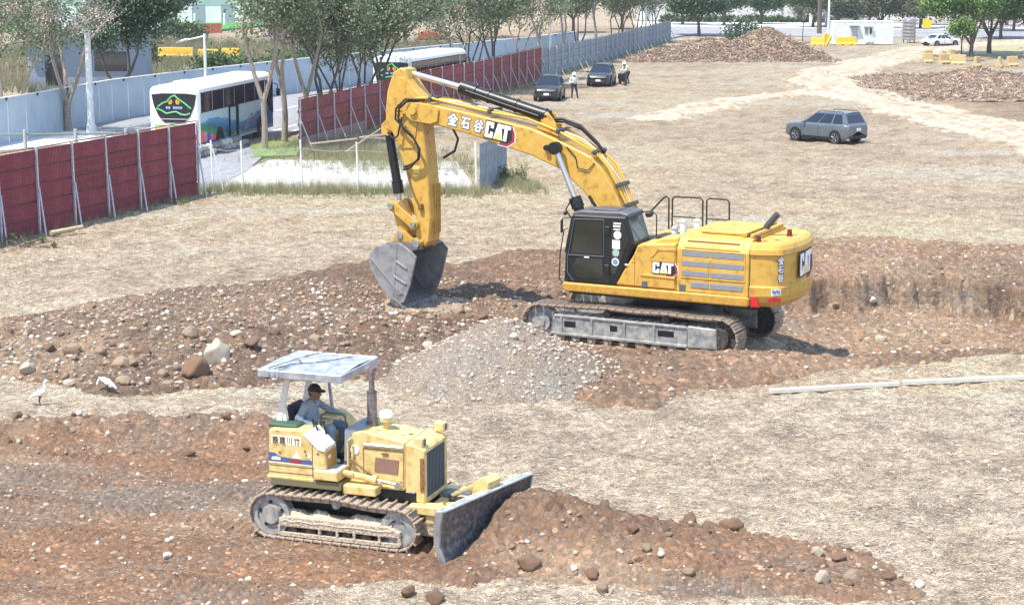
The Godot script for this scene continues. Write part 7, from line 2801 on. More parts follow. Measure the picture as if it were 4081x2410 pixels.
	for g in [g1, g2]:
		var pts := []
		for q in g:
			pts.push_back(back * Vector3(q[0], q[1], 0.035))
		b.tube(pts, 0.045, 6)
	part("ridge_emblem", b, M.green_print, t)
	b = MB.new()
	for x in [-0.22, 0.16]:
		glyph(b, "gu", back * Transform3D(Basis(Vector3(0.22, 0, 0), Vector3(0, 0.22, 0), Vector3(0, 0, 1)), Vector3(x - 0.08, 2.42, 0.02)), 0.2, 0.016)
	part("lettering", b, M.gold_print, t)
	b = MB.new()
	for x in [-0.36, -0.24, 0.0, 0.12, 0.24, 0.36]:
		b.box(back * Vector3(x, 2.24, 0.035), Vector3(0.012, 0.12, 0.09), Basis(), 0.0)
	part("lettering", b, plain(hx("8fb2ea"), 0.5), t)
	b = MB.new()
	b.prism(pv([-0.72, 1.72, 0.72, 1.72, 0.68, 1.68, -0.68, 1.68]), 0.02, 0.045, 0.0, back)
	part("rear_strip", b, M.galv, t)
	var cols := [M.green_print, M.gold_print, M.gold_print, M.orange_print, M.orange_print]
	for k in 5:
		b = MB.new()
		var y := 1.42 - 0.085 * k
		b.prism(pv([-1.02 + 0.02 * k, y, 1.02, y - 0.0, 1.0, y - 0.055, -1.0, y - 0.055]), 0.0, 0.008, 0.0, back)
		part("stripe", b, cols[k], t)
	for s in [-1, 1]:
		b = MB.new()
		b.prism(pv([s * 1.08, 0.98, s * 0.86, 0.98, s * 0.86, 0.72, s * 1.08, 0.72]), 0.0, 0.02, 0.004, back)
		part("tail_light", b, M.red_lens, t)
	b = MB.new()
	bx(b, -L * 0.5 - 0.06, -L * 0.5 + 0.2, 0.36, 0.62, -1.2, 1.2, 0.04)
	part("bumper", b, plain(hx("6fb4c8"), 0.5), t)
	b = MB.new()
	b.prism(pv([-1.15, 1.0, 1.15, 1.0, 1.10, 2.95, -1.10, 2.95]), 0.0, 0.03, 0.01, Transform3D(Basis(Vector3(0, 0, -1), Vector3(0, 1, 0), Vector3(1, 0, 0)), Vector3(L * 0.5, 0, 0)))
	part("windscreen", b, M.glass_dark, t)
	b = MB.new()
	for s in [-1, 1]:
		b.tube([Vector3(5.6, 2.7, s * 1.2), Vector3(5.95, 2.6, s * 1.42), Vector3(5.95, 2.3, s * 1.45)], 0.025, 6)
		b.box(Vector3(5.95, 2.2, s * 1.45), Vector3(0.1, 0.42, 0.2), Basis(), 0.03)
	part("mirror", b, M.black, t)
	return t


var mural_tex: ImageTexture


func make_vehicles() -> void:
	mural_tex = mural_texture()
	make_bus("white tourist coach with a blue seaside mural, parked behind the near end of the hoardings", Vector3(-15.1, 0.13, -92.0), deg_to_rad(79.6), true)
	make_bus("white coach half hidden behind the long red hoarding and the excavator's stick", Vector3(-5.9, 0.13, -118.5), deg_to_rad(73.7), false)
	var dark := plain(hx("20242c"), 0.22, 0.3)
	dark.clearcoat_enabled = true
	dark.clearcoat = 0.8
	var grey := plain(hx("69737d"), 0.3, 0.45)
	grey.clearcoat_enabled = true
	grey.clearcoat = 0.8
	make_car("dark sport utility car by the red hoarding, nearer of the two dark ones", dark, Vector3(2.55, 0, -122.8), deg_to_rad(-97.3), true, "dark cars parked by the hoarding")
	make_car("dark sport utility car with a chrome grille, farther one beside the crouching worker", dark, Vector3(6.75, 0, -136.7), deg_to_rad(-100.0), true, "dark cars parked by the hoarding")
	make_car("grey sport utility car alone on the pale ground at the right", grey, Vector3(16.35, 0, -94.1), deg_to_rad(132.0), true)
	var white := plain(hx("e6e8ea"), 0.3)
	make_car("white low car parked behind the sapling near the water tank", white, Vector3(46.6, 0, -198.0), deg_to_rad(28.0), false)


# ---------------------------------------------------------------- workers and birds
func make_people() -> void:
	var hv := Color(0.62, 0.70, 0.56)
	var wt := Color(0.72, 0.74, 0.74)
	var dk := Color(0.035, 0.035, 0.04)
	var sk := Color(0.33, 0.19, 0.13)
	var at := Vector3(4.23, ground_y(4.23, -124.0), -124.0)
	var o := thing("person", "worker in a pale vest, white helmet and dark trousers standing between the dark cars", "person", at, deg_to_rad(-70))
	var bones := [
		[Vector3(0, 0.96, -0.07), 0.13, Vector3(0, 0.96, 0.07), 0.13, dk],
		[Vector3(0, 1.05, 0), 0.15, Vector3(0.02, 1.30, 0), 0.17, wt],
		[Vector3(0.03, 1.40, -0.15), 0.075, Vector3(0.03, 1.40, 0.15), 0.075, hv],
		[Vector3(0.03, 1.42, 0), 0.07, Vector3(0.06, 1.52, 0), 0.055, sk],
		[Vector3(0.03, 1.38, 0.22), 0.07, Vector3(-0.02, 1.12, 0.30), 0.055, wt], [Vector3(-0.02, 1.12, 0.30), 0.05, Vector3(0.20, 1.08, 0.16), 0.04, wt],
		[Vector3(0.03, 1.38, -0.22), 0.07, Vector3(-0.02, 1.12, -0.30), 0.055, wt], [Vector3(-0.02, 1.12, -0.30), 0.05, Vector3(0.20, 1.10, -0.14), 0.04, wt],
		[Vector3(0, 0.93, 0.10), 0.10, Vector3(0.03, 0.50, 0.13), 0.07, dk], [Vector3(0.03, 0.50, 0.13), 0.065, Vector3(-0.02, 0.08, 0.14), 0.05, dk],
		[Vector3(0, 0.93, -0.10), 0.10, Vector3(0.02, 0.50, -0.20), 0.07, dk], [Vector3(0.02, 0.50, -0.20), 0.065, Vector3(-0.06, 0.08, -0.30), 0.05, dk],
		[Vector3(-0.03, 0.05, 0.14), 0.045, Vector3(0.15, 0.04, 0.15), 0.04, dk], [Vector3(-0.07, 0.05, -0.30), 0.045, Vector3(0.10, 0.04, -0.33), 0.04, dk],
	]
	var b := MB.new()
	figure(bones, 0.022, 0.04, b)
	figure(head_bones(Vector3(0.08, 1.60, 0), Vector3(0.95, -0.3, 0).normalized(), 1.0, sk, dk), 0.012, 0.02, b)
	var hb := []
	hand(hb, Vector3(0.20, 1.08, 0.16), Vector3(0.8, 0.1, -0.5).normalized(), Vector3(0, -0.3, -1).normalized(), 0.8, sk, 1.0, 1.0)
	hand(hb, Vector3(0.20, 1.10, -0.14), Vector3(0.8, 0.1, 0.5).normalized(), Vector3(0, -0.3, 1).normalized(), 0.8, sk, 1.0, -1.0)
	figure(hb, 0.008, 0.008, b)
	part("body", b, M.tint, o)
	b = MB.new()
	b.lathe(pv([0.17, -0.01, 0.135, 0.0, 0.13, 0.06, 0.10, 0.11, 0.05, 0.135, 0.001, 0.14]), 18, Transform3D(Basis(Vector3.BACK, -0.25), Vector3(0.07, 1.65, 0)))
	part("helmet", b, M.white_gloss, o)
	# the second worker bends over beside the farther car
	at = Vector3(8.75, ground_y(8.7, -138.2), -138.2)
	o = thing("person", "worker in white helmet and yellow green vest bending beside the farther dark car", "person", at, deg_to_rad(-150))
	var yl := Color(0.55, 0.62, 0.30)
	bones = [
		[Vector3(-0.10, 0.86, -0.07), 0.13, Vector3(-0.10, 0.86, 0.07), 0.13, dk],
		[Vector3(-0.06, 0.98, 0), 0.15, Vector3(0.10, 1.22, 0), 0.165, yl],
		[Vector3(0.14, 1.30, -0.15), 0.075, Vector3(0.14, 1.30, 0.15), 0.075, wt],
		[Vector3(0.16, 1.33, 0), 0.065, Vector3(0.22, 1.42, 0), 0.055, sk],
		[Vector3(0.14, 1.29, 0.21), 0.07, Vector3(0.25, 1.05, 0.26), 0.055, wt], [Vector3(0.25, 1.05, 0.26), 0.05, Vector3(0.47, 1.02, 0.18), 0.04, wt],
		[Vector3(0.14, 1.29, -0.21), 0.07, Vector3(0.25, 1.05, -0.26), 0.055, wt], [Vector3(0.25, 1.05, -0.26), 0.05, Vector3(0.47, 1.02, -0.18), 0.04, wt],
		[Vector3(-0.10, 0.84, 0.10), 0.10, Vector3(0.04, 0.46, 0.13), 0.07, dk], [Vector3(0.04, 0.46, 0.13), 0.065, Vector3(-0.08, 0.08, 0.14), 0.05, dk],
		[Vector3(-0.10, 0.84, -0.10), 0.10, Vector3(0.04, 0.46, -0.14), 0.07, dk], [Vector3(0.04, 0.46, -0.14), 0.065, Vector3(-0.08, 0.08, -0.16), 0.05, dk],
		[Vector3(-0.09, 0.05, 0.14), 0.045, Vector3(0.09, 0.04, 0.15), 0.04, dk], [Vector3(-0.09, 0.05, -0.16), 0.045, Vector3(0.09, 0.04, -0.17), 0.04, dk],
	]
	b = MB.new()
	figure(bones, 0.022, 0.04, b)
	figure(head_bones(Vector3(0.26, 1.50, 0), Vector3(0.9, -0.4, 0).normalized(), 1.0, sk, dk), 0.012, 0.02, b)
	hb = []
	hand(hb, Vector3(0.47, 1.02, 0.18), Vector3(0.9, -0.2, -0.2).normalized(), Vector3(0, -1, 0), 0.9, sk, 1.0, 1.0)
	hand(hb, Vector3(0.47, 1.02, -0.18), Vector3(0.9, -0.2, 0.2).normalized(), Vector3(0, -1, 0), 0.9, sk, 1.0, -1.0)
	figure(hb, 0.008, 0.008, b)
	part("body", b, M.tint, o)
	b = MB.new()
	b.lathe(pv([0.17, -0.01, 0.135, 0.0, 0.13, 0.06, 0.10, 0.11, 0.05, 0.135, 0.001, 0.14]), 18, Transform3D(Basis(Vector3.BACK, -0.35), Vector3(0.26, 1.55, 0)))
	part("helmet", b, M.white_gloss, o)
	# dark scooter between him and the car
	var s := thing("scooter", "dark motor scooter standing between the farther car and the bending worker", "scooter", Vector3(8.35, ground_y(8.3, -137.0), -137.0), deg_to_rad(-75))
	for x in [-0.62, 0.62]:
		b = MB.new()
		b.ring(Vector3(x, 0.24, -0.05), Vector3(x, 0.24, 0.05), 0.24, 0.14, 18)
		var wh := part("wheel", b, M.tyre, s)
		b = MB.new()
		b.cyl(Vector3(x, 0.24, -0.03), Vector3(x, 0.24, 0.03), 0.15, 0.15, 14)
		part("rim", b, M.rim, wh)
	b = MB.new()
	b.prism(pv([-0.75, 0.50, -0.70, 0.74, -0.10, 0.70, 0.0, 0.36, 0.30, 0.34, 0.46, 0.92, 0.56, 0.90, 0.62, 0.50, 0.36, 0.24, -0.50, 0.26]), -0.16, 0.16, 0.05)
	part("body", b, plain(hx("24232a"), 0.35), s)
	b = MB.new()
	b.box(Vector3(-0.40, 0.78, 0), Vector3(0.66, 0.10, 0.28), Basis(), 0.04)
	part("seat", b, M.black, s)
	b = MB.new()
	b.tube([Vector3(0.46, 0.95, -0.34), Vector3(0.52, 1.0, 0), Vector3(0.46, 0.95, 0.34)], 0.02, 6)
	b.cyl(Vector3(0.50, 0.9, 0), Vector3(0.52, 1.02, 0), 0.04, 0.04, 8)
	part("handlebar", b, M.grey_dark, s)
	# egrets
	var wh2 := Color(0.86, 0.86, 0.84)
	var yb := Color(0.65, 0.45, 0.12)
	for e in [[-10.02, -37.35, deg_to_rad(-8), "white egret standing upright at the left edge, neck raised", true], [-8.85, -38.3, deg_to_rad(158), "white egret bending its head among the stones near the left edge", false]]:
		var y := surface_y(e[0], e[1])
		o = thing("egret", e[3], "bird", Vector3(e[0], y, e[1]), e[2], "egrets on the dug ground")
		bones = [[Vector3(-0.20, 0.20, 0), 0.03, Vector3(-0.05, 0.26, 0), 0.068, wh2], [Vector3(-0.05, 0.26, 0), 0.068, Vector3(0.06, 0.31, 0), 0.055, wh2], [Vector3(-0.19, 0.19, 0), 0.03, Vector3(-0.27, 0.14, 0), 0.014, wh2]]
		if e[4]:
			bones += [[Vector3(0.07, 0.33, 0), 0.035, Vector3(0.10, 0.40, 0), 0.022, wh2], [Vector3(0.10, 0.40, 0), 0.022, Vector3(0.08, 0.50, 0), 0.019, wh2], [Vector3(0.08, 0.50, 0), 0.02, Vector3(0.12, 0.55, 0), 0.027, wh2], [Vector3(0.12, 0.55, 0), 0.022, Vector3(0.15, 0.545, 0), 0.014, wh2]]
		else:
			bones += [[Vector3(0.07, 0.31, 0), 0.035, Vector3(0.15, 0.33, 0), 0.022, wh2], [Vector3(0.15, 0.33, 0), 0.022, Vector3(0.20, 0.25, 0), 0.020, wh2], [Vector3(0.20, 0.25, 0), 0.02, Vector3(0.22, 0.19, 0), 0.026, wh2]]
		bones += [[Vector3(-0.02, 0.20, 0.03), 0.022, Vector3(-0.04, 0.10, 0.03), 0.009, Color(0.1, 0.1, 0.09)], [Vector3(-0.04, 0.10, 0.03), 0.009, Vector3(0.0, -0.02, 0.03), 0.008, Color(0.1, 0.1, 0.09)], [Vector3(-0.02, 0.20, -0.03), 0.022, Vector3(-0.05, 0.10, -0.03), 0.009, Color(0.1, 0.1, 0.09)], [Vector3(-0.05, 0.10, -0.03), 0.009, Vector3(-0.03, -0.02, -0.03), 0.008, Color(0.1, 0.1, 0.09)]]
		b = MB.new()
		figure(bones, 0.0075, 0.02, b)
		part("body", b, M.tint, o)
		b = MB.new()
		if e[4]:
			b.cyl(Vector3(0.15, 0.545, 0), Vector3(0.235, 0.53, 0), 0.011, 0.002, 8)
		else:
			b.cyl(Vector3(0.225, 0.185, 0), Vector3(0.255, 0.105, 0), 0.011, 0.002, 8)
		part("beak", b, plain(hx("d9a23a"), 0.5), o)


# ---------------------------------------------------------------- lamps, barriers, cabin, tank and the far edge
func lamp_post(label: String, at: Vector3, tall: float, r: float, arms: Array) -> void:
	var t := thing("street_lamp", label, "street lamp", at, 0.0, "white street lamps")
	var b := MB.new()
	b.cyl(Vector3(0, -0.1, 0), Vector3(0, tall, 0), r, r * 0.62, 14)
	b.cyl(Vector3(0, 0, 0), Vector3(0, 0.5, 0), r * 1.35, r * 1.3, 14)
	part("pole", b, M.white_paint, t)
	for a in arms:
		b = MB.new()
		b.tube([Vector3(0, tall - 0.15, 0), Vector3(a[0] * 0.5, tall + a[1] * 0.7, 0), Vector3(a[0], tall + a[1], 0)], 0.05, 8)
		part("arm", b, M.white_paint, t)
		b = MB.new()
		b.box(Vector3(a[0] * 1.12, tall + a[1] - 0.02, 0), Vector3(0.75, 0.12, 0.26), Basis(Vector3.BACK, atan2(a[1], a[0]) if a[0] > 0 else atan2(-a[1], -a[0])), 0.05)
		part("lamp_head", b, M.white_gloss, t)


func utility_pole(label: String, at: Vector3, tall: float, r: float, m: Material, bars: Array) -> void:
	var t := thing("utility_pole", label, "utility pole", at, 0.0, "poles along the far road")
	var b := MB.new()
	b.cyl(Vector3(0, -0.1, 0), Vector3(0, tall, 0), r, r * 0.7, 12)
	part("pole", b, m, t)
	for y in bars:
		b = MB.new()
		b.bar(Vector3(-1.0, y, 0), Vector3(1.0, y + 0.15, 0), 0.1, 0.1, 0.02)
		part("crossarm", b, M.galv, t)


func jersey(label: String, m: Material, at: Vector3, turn: float, l: float, group: String, tilt := 0.0) -> void:
	var t := thing("road_barrier", label, "barrier", at, turn, group)
	t.rotation.z = tilt
	var b := MB.new()
	b.prism(pv([-0.32, 0, -0.32, 0.16, -0.18, 0.34, -0.11, 0.86, -0.08, 0.92, 0.08, 0.92, 0.11, 0.86, 0.18, 0.34, 0.32, 0.16, 0.32, 0]), -l * 0.5, l * 0.5, 0.04, Transform3D(Basis(Vector3(0, 0, -1), Vector3(0, 1, 0), Vector3(1, 0, 0)), Vector3.ZERO))
	part("shell", b, m, t)
	b = MB.new()
	for x in [-l * 0.22, l * 0.22]:
		bx(b, x - 0.14, x + 0.14, 0.02, 0.13, -0.325, 0.325)
	part("fork_slot", b, plain(hx("6a5526"), 0.8), t)
	b = MB.new()
	b.cyl(Vector3(0, 0.91, 0), Vector3(0, 0.94, 0), 0.07, 0.07, 10)
	part("filler_cap", b, m, t)


func brush_heap(label: String, at: Vector3, size: Vector3, seed_: int, count: int, bumps: Array) -> void:
	var r := RandomNumberGenerator.new()
	r.seed = seed_
	var t := thing("brush_heap", label, "debris heap", at)
	var w := 90
	var h := 46
	var pts := PackedVector3Array()
	var cols := PackedColorArray()
	var keep := PackedByteArray()
	var fy := func(x: float, z: float) -> float:
		var y := -0.12
		for q in bumps:
			var d := pow((x - q[0]) / q[2], 2.0) + pow((z - q[1]) / q[3], 2.0)
			y = maxf(y, q[4] * (1.0 - sqrt(d + 0.03)) + 0.1)
		return y + (0.30 * n_mid.get_noise_2d(x + at.x, z) + 0.14 * n_fine.get_noise_2d(x * 0.6, z * 0.6)) * clampf(y + 0.5, 0, 1)
	for j in h:
		for i in w:
			var x := lerpf(-size.x * 0.5, size.x * 0.5, i / (w - 1.0))
			var z := lerpf(-size.z * 0.5, size.z * 0.5, j / (h - 1.0))
			var y: float = fy.call(x, z)
			pts.push_back(Vector3(x, y, z))
			keep.push_back(1 if y > -0.15 else 0)
			cols.push_back(Color(0.36, 0.25, 0.17).lerp(Color(0.24, 0.16, 0.115), clampf(0.5 + n_mid.get_noise_2d(x * 1.5, z * 1.5), 0, 1)) * r.randf_range(0.85, 1.15))
	var m := sheet("debris_mound", M.tint_soft, pts, cols, keep, w, h)
	remove_child(m)
	m.name = "mound"
	t.add_child(m)
	var st := MB.new()
	st.cyl(Vector3(-0.5, 0, 0), Vector3(0.5, 0.05, 0.02), 0.055, 0.03, 5)
	var xf := []
	var cs := []
	while xf.size() < count:
		var x := r.randf_range(-0.5, 0.5) * size.x
		var z := r.randf_range(-0.5, 0.5) * size.z
		var y: float = fy.call(x, z)
		if y < 0.0 and r.randf() < 0.75:
			continue
		var l := r.randf_range(0.12, 0.5) * (1.0 + 1.6 * pow(r.randf(), 6.0))
		var th := r.randf_range(0.6, 1.6) / l * 0.55
		xf.push_back(Transform3D(Basis(Vector3.UP, r.randf() * TAU) * Basis(Vector3.BACK, r.randfn(0.1, 0.35)) * Basis.from_scale(Vector3(l, l * th, l * th)), Vector3(x, maxf(y, 0.0) + 0.07, z)))
		cs.push_back(Color(0.46, 0.35, 0.26).lerp(Color(0.16, 0.105, 0.075), pow(r.randf(), 0.6)) * r.randf_range(0.8, 1.2) if r.randf() > 0.1 else Color(0.62, 0.54, 0.44))
	crowd("branches", st.mesh(), M.tint, xf, cs, t)


func make_far() -> void:
	lamp_post("tall white street lamp at the left with two branching arms", Vector3(-22.6, 0.1, -97.0), 7.9, 0.20, [])
	var b := MB.new()
	b.tube([Vector3(0, 5.2, 0), Vector3(-1.1, 6.6, 0), Vector3(-2.1, 7.7, 0)], 0.07, 8)
	b.tube([Vector3(0, 6.2, 0), Vector3(-0.8, 7.1, 0), Vector3(-1.4, 7.9, 0)], 0.06, 8)
	part("arm", b, M.white_paint, get_node("street_lamp"))
	lamp_post("white street lamp with one bent arm behind the mural bus's roof", Vector3(-18.9, 0.1, -112.0), 4.75, 0.12, [[-1.25, -0.42]])
	lamp_post("thin white lamp pole between trees behind the blue hoarding", Vector3(3.2, 0.1, -152.0), 8.0, 0.10, [])
	lamp_post("white pole behind the far end of the blue hoarding", Vector3(14.6, 0.1, -199.0), 9.0, 0.12, [])
	lamp_post("white street lamp left of the cabin with a slanting head", Vector3(39.9, 0, -230.0), 8.5, 0.15, [[1.1, 0.1]])
	utility_pole("dark trunk-like pole just left of the slanting lamp", Vector3(39.0, 0, -231.5), 9.0, 0.32, M.bark_dark, [])
	utility_pole("tall grey utility pole with cross bars at the upper right", Vector3(64.0, 0, -252.0), 11.0, 0.17, M.galv, [3.4, 5.2])
	utility_pole("short white pole near the egress of the drive at the left lawn", Vector3(-52.0, 0, -222.0), 6.0, 0.10, M.white_paint, [])
	# brush heaps
	brush_heap("big heap of torn branches and roots beyond the parked cars", Vector3(20.8, 0, -173.0), Vector3(20.0, 3.2, 11.0), 31, 9000, [[3.4, -1.0, 5.6, 4.4, 3.3], [-1.8, 0.5, 6.8, 3.8, 2.1], [-6.5, 2.0, 4.0, 2.6, 0.9], [6.0, 1.0, 3.4, 3.4, 1.7]])
	brush_heap("low spread heap of roots and brush at the right edge", Vector3(34.5, 0, -136.0), Vector3(18.0, 2.4, 30.0), 32, 7000, [[0.6, -1.0, 5.2, 6.0, 1.25], [-3.2, 4.0, 4.2, 6.0, 0.55], [4.5, 5.0, 5.0, 8.0, 0.7], [0.0, 9.0, 5.0, 5.0, 0.35]])
	# white site cabin
	var t := thing("site_cabin", "white container cabin with a door and a window at the far edge", "cabin", Vector3(39.1, 0, -204.1))
	b = MB.new()
	for k in 22:
		var x := -3.25 + 0.295 * k
		bx(b, x, x + 0.20, 0.18, 2.44, 1.19, 1.215)
	bx(b, -3.28, 3.28, 0.12, 2.52, -1.2, 1.195, 0.02)
	part("wall", b, M.container, t)
	b = MB.new()
	bx(b, -3.3, 3.3, 2.50, 2.58, -1.23, 1.235, 0.02)
	for x in [-3.27, 3.27]:
		bx(b, x - 0.06, x + 0.06, 0.05, 2.56, 1.14, 1.245, 0.01)
	bx(b, -3.3, 3.3, 0.04, 0.18, -1.2, 1.235, 0.01)
	part("frame", b, M.white_paint, t)
	b = MB.new()
	bx(b, -1.40, -0.62, 0.16, 2.0, 1.20, 1.24, 0.01)
	var door := part("door", b, plain(hx("b9c2cc"), 0.5), t)
	b = MB.new()
	bx(b, -0.76, -0.70, 1.02, 1.10, 1.23, 1.28, 0.01)
	part("handle", b, M.grey_dark, door)
	b = MB.new()
	bx(b, -1.55, -0.45, 2.02, 2.08, 1.2, 1.65, 0.01)
	bx(b, 0.02, 1.06, 1.92, 1.97, 1.2, 1.55, 0.01)
	part("awning", b, plain(hx("5f6d6a"), 0.6), t)
	b = MB.new()
	bx(b, 0.06, 1.02, 1.02, 1.90, 1.19, 1.235, 0.01)
	var win := part("window", b, M.white_paint, t)
	b = MB.new()
	bx(b, 0.12, 0.52, 1.08, 1.84, 1.235, 1.242)
	part("pane", b, plain(hx("9ea4b0"), 0.1), win)
	b = MB.new()
	bx(b, 0.70, 0.94, 1.16, 1.84, 1.235, 1.243)
	part("pane", b, plain(hx("3c4a34"), 0.1), win)
	b = MB.new()
	bx(b, 0.16, 0.98, 0.22, 0.86, 1.30, 1.62, 0.03)
	b.cyl(Vector3(0.52, 0.52, 1.62), Vector3(0.52, 0.52, 1.635), 0.24, 0.24, 18)
	part("air_conditioner", b, M.container, t)
	# water tank
	t = thing("water_tank", "ribbed stainless steel water tank on a stand right of the cabin", "water tank", Vector3(45.1, 0, -207.0))
	var pr := PackedVector2Array()
	for k in 31:
		pr.push_back(Vector2(0.72 + 0.035 * sin(k * PI / 2.5), 0.35 + 2.3 * k / 30.0))
	pr.push_back(Vector2(0.5, 2.78))
	pr.push_back(Vector2(0.2, 2.86))
	pr.push_back(Vector2(0.001, 2.87))
	b = MB.new()
	b.lathe(pr, 28)
	part("vessel", b, plain(hx("a59f9f"), 0.32, 0.55), t)
	b = MB.new()
	for a in 4:
		var q := Vector3(cos(a * PI / 2 + 0.4) * 0.6, 0, sin(a * PI / 2 + 0.4) * 0.6)
		b.cyl(q, q + Vector3(0, 0.4, 0), 0.05, 0.05, 8)
	part("stand", b, M.grey_dark, t)
	b = MB.new()
	b.cyl(Vector3(-0.86, -0.3, 0.2), Vector3(-0.90, 2.75, 0.2), 0.05, 0.05, 8)
	part("riser_pipe", b, M.galv, t)
	# barriers
	var g := "yellow plastic road barriers"
	jersey("yellow barrier lying before the left end of the cabin", M.barrier_yellow, Vector3(37.0, 0, -201.5), 0.03, 2.2, g)
	jersey("yellow barrier tipped over left of the cabin barrier", M.barrier_yellow, Vector3(34.9, 0.25, -201.6), 0.5, 1.6, g, 1.0)
	jersey("yellow barrier slab nearest the brush heap", M.barrier_yellow, Vector3(33.7, 0, -200.6), -0.3, 1.5, g, 0.0)
	var gb := "yellow barriers on the waste ground beyond the pale wall"
	var yb := [[-34.6, -172.5, "leftmost yellow barrier behind the wall, half hidden by leaves"], [-32.6, -172.0, "second yellow barrier behind the wall"], [-30.9, -171.6, "third yellow barrier behind the wall, right end of the row of three"], [-26.4, -170.6, "lone yellow barrier right of the lamp pole behind the wall"]]
	for q in yb:
		jersey(q[2], M.barrier_yellow, Vector3(q[0], 0.25, q[1]), 0.05, 1.65, gb)
	jersey("flat yellow barrier between the row of three and the lamp pole", M.barrier_yellow, Vector3(-28.6, 0.12, -171.2), 0.0, 1.9, gb, 0.0)
	var fb := [[38.1, -166.5, 0.2, 0.9], [39.2, -165.0, 0.5, 1.1], [40.15, -163.5, -0.1, 1.3], [41.0, -160.3, 0.9, 0.9], [42.9, -160.0, 1.2, 0.8], [44.3, -161.0, 0.4, 1.1], [39.2, -171.5, 0.6, 1.2], [41.3, -170.8, -0.4, 1.0]]
	var fl := ["leftmost in the front row", "second from left in the front row", "third from left, widest of the front row", "fourth, stood on end by the mound", "dark weathered one fifth from the left", "rightmost one with a torn hole", "behind the row next to the white car", "behind the sapling trunk"]
	for k in fb.size():
		jersey("faded yellow barrier at the right, " + fl[k], M.barrier_faded, Vector3(fb[k][0], 0.0, fb[k][1]), fb[k][2], fb[k][3], "faded barriers set in a ragged row")
	t = thing("yellow_sign", "small square yellow sign board right of the water tank", "sign", Vector3(53.0, 0, -233.0))
	b = MB.new()
	b.cyl(Vector3(0, 0, 0), Vector3(0, 0.9, 0), 0.05, 0.05, 8)
	part("post", b, M.galv, t)
	b = MB.new()
	b.box(Vector3(0, 1.3, 0.03), Vector3(1.15, 1.2, 0.05), Basis(), 0.01)
	part("board", b, plain(hx("e6c52e"), 0.5), t)
	# far road, verge, white building
	flat_area("road", M.asphalt, pv([18, -228, 60, -219, 110, -216, 110, -238, 60, -241, 18, -255]), 0.10, "grey road crossing behind the site on the right")
	b = MB.new()
	for q in [[19, -247, 60, -236], [24, -229, 58, -221.5], [28, -237, 33, -235.8], [36, -235.2, 41, -234.0], [44, -233.3, 49, -232.1]]:
		b.bar(Vector3(q[0], 0.106, q[1]), Vector3(q[2], 0.106, q[3]), 0.35, 0.006)
	tag(part("road_marking", b, M.road_paint), "white lines on the far road", "", "", "structure")
	flat_area("pavement", M.concrete_pale, pv([18, -256, 60, -242, 110, -239, 110, -262, 60, -266, 18, -274]), 0.16, "pale pavement beyond the far road")
	flat_area("lawn", plain(hx("4c8a43"), 0.95), pv([-76, -238, -40, -234, -34, -262, -80, -300]), 0.25, "bright green lawn at the upper left")
	flat_area("verge", worn([[0.0, hx("7d8459")], [0.5, hx("9a9472")], [1.0, hx("b3a688")]], 0.03, 0.2, 0.95, 0.0, 0.0, 5, 72), pv([42, -176, 56, -172, 90, -190, 90, -228, 56, -214, 50, -190]), 0.05, "dry olive verge under the right-hand trees")
	t = thing("white_building", "long white building behind the far road on the right", "building", Vector3(36.0, 0, -284.0), 0.06)
	b = MB.new()
	bx(b, -16, 40, 0, 5.2, -6, 0, 0.05)
	part("wall", b, M.far_white, t)
	b = MB.new()
	bx(b, -16.3, 40.3, 5.2, 5.6, -6.2, 0.4, 0.05)
	part("roof", b, plain(hx("60686f"), 0.7), t)
	for k in 13:
		b = MB.new()
		var x := -14.6 + 4.2 * k
		bx(b, x, x + 2.4, 2.6, 3.9, -0.1, 0.03, 0.02)
		var w := part("window", b, plain(hx("7f8b96"), 0.15), t)
		b = MB.new()
		bx(b, x + 1.17, x + 1.23, 2.6, 3.9, 0.02, 0.06)
		part("frame", b, M.white_paint, w)
		b = MB.new()
		bx(b, x - 0.9, x - 0.55, 0, 5.2, -0.05, 0.35, 0.03)
		part("pier", b, M.far_white, t)
	t = thing("gate_house", "grey gatehouse with a dark flat canopy and pale pillars on the far pavement", "gatehouse", Vector3(45.0, 0.16, -258.0))
	b = MB.new()
	bx(b, -3.0, 3.4, 3.0, 3.5, -2, 2, 0.05)
	part("roof", b, plain(hx("6d757c"), 0.7), t)
	b = MB.new()
	bx(b, 0.6, 3.0, 0, 3.0, -1.6, 1.4, 0.03)
	part("wall", b, plain(hx("9aa39c"), 0.7), t)
	b = MB.new()
	bx(b, 0.9, 2.7, 1.2, 2.4, 1.38, 1.43, 0.02)
	part("window", b, M.glass_dark, t)
	for x in [-2.6, -0.4]:
		b = MB.new()
		bx(b, x - 0.35, x + 0.35, 0, 3.0, -0.35, 0.35, 0.03)
		part("pillar", b, M.far_white, t)
	b = MB.new()
	bx(b, -2.75, -2.40, 1.5, 2.3, 0.34, 0.37)
	part("notice", b, M.gold_print, t)
	t = thing("warehouse", "dark grey warehouse with vertical ribs behind the olive trees", "building", Vector3(72.0, 0, -286.0), -0.05)
	b = MB.new()
	bx(b, -17, 36, 0, 6.5, -8, 0, 0.05)
	part("wall", b, plain(hx("59666e"), 0.7), t)
	for k in 26:
		b = MB.new()
		bx(b, -16.5 + 2.0 * k, -16.1 + 2.0 * k, 0, 6.3, -0.02, 0.2, 0.02)
		part("rib", b, M.far_white if k % 3 else plain(hx("7fb0c8"), 0.6), t)
	b = MB.new()
	bx(b, -17.3, 36.3, 6.5, 6.9, -8.2, 0.3, 0.05)
	part("roof", b, M.grey_dark, t)
	# slatted railing before the warehouse
	t = thing("railing", "dark railing of close uprights along the far verge", "railing", Vector3(58.0, 0.1, -247.0))
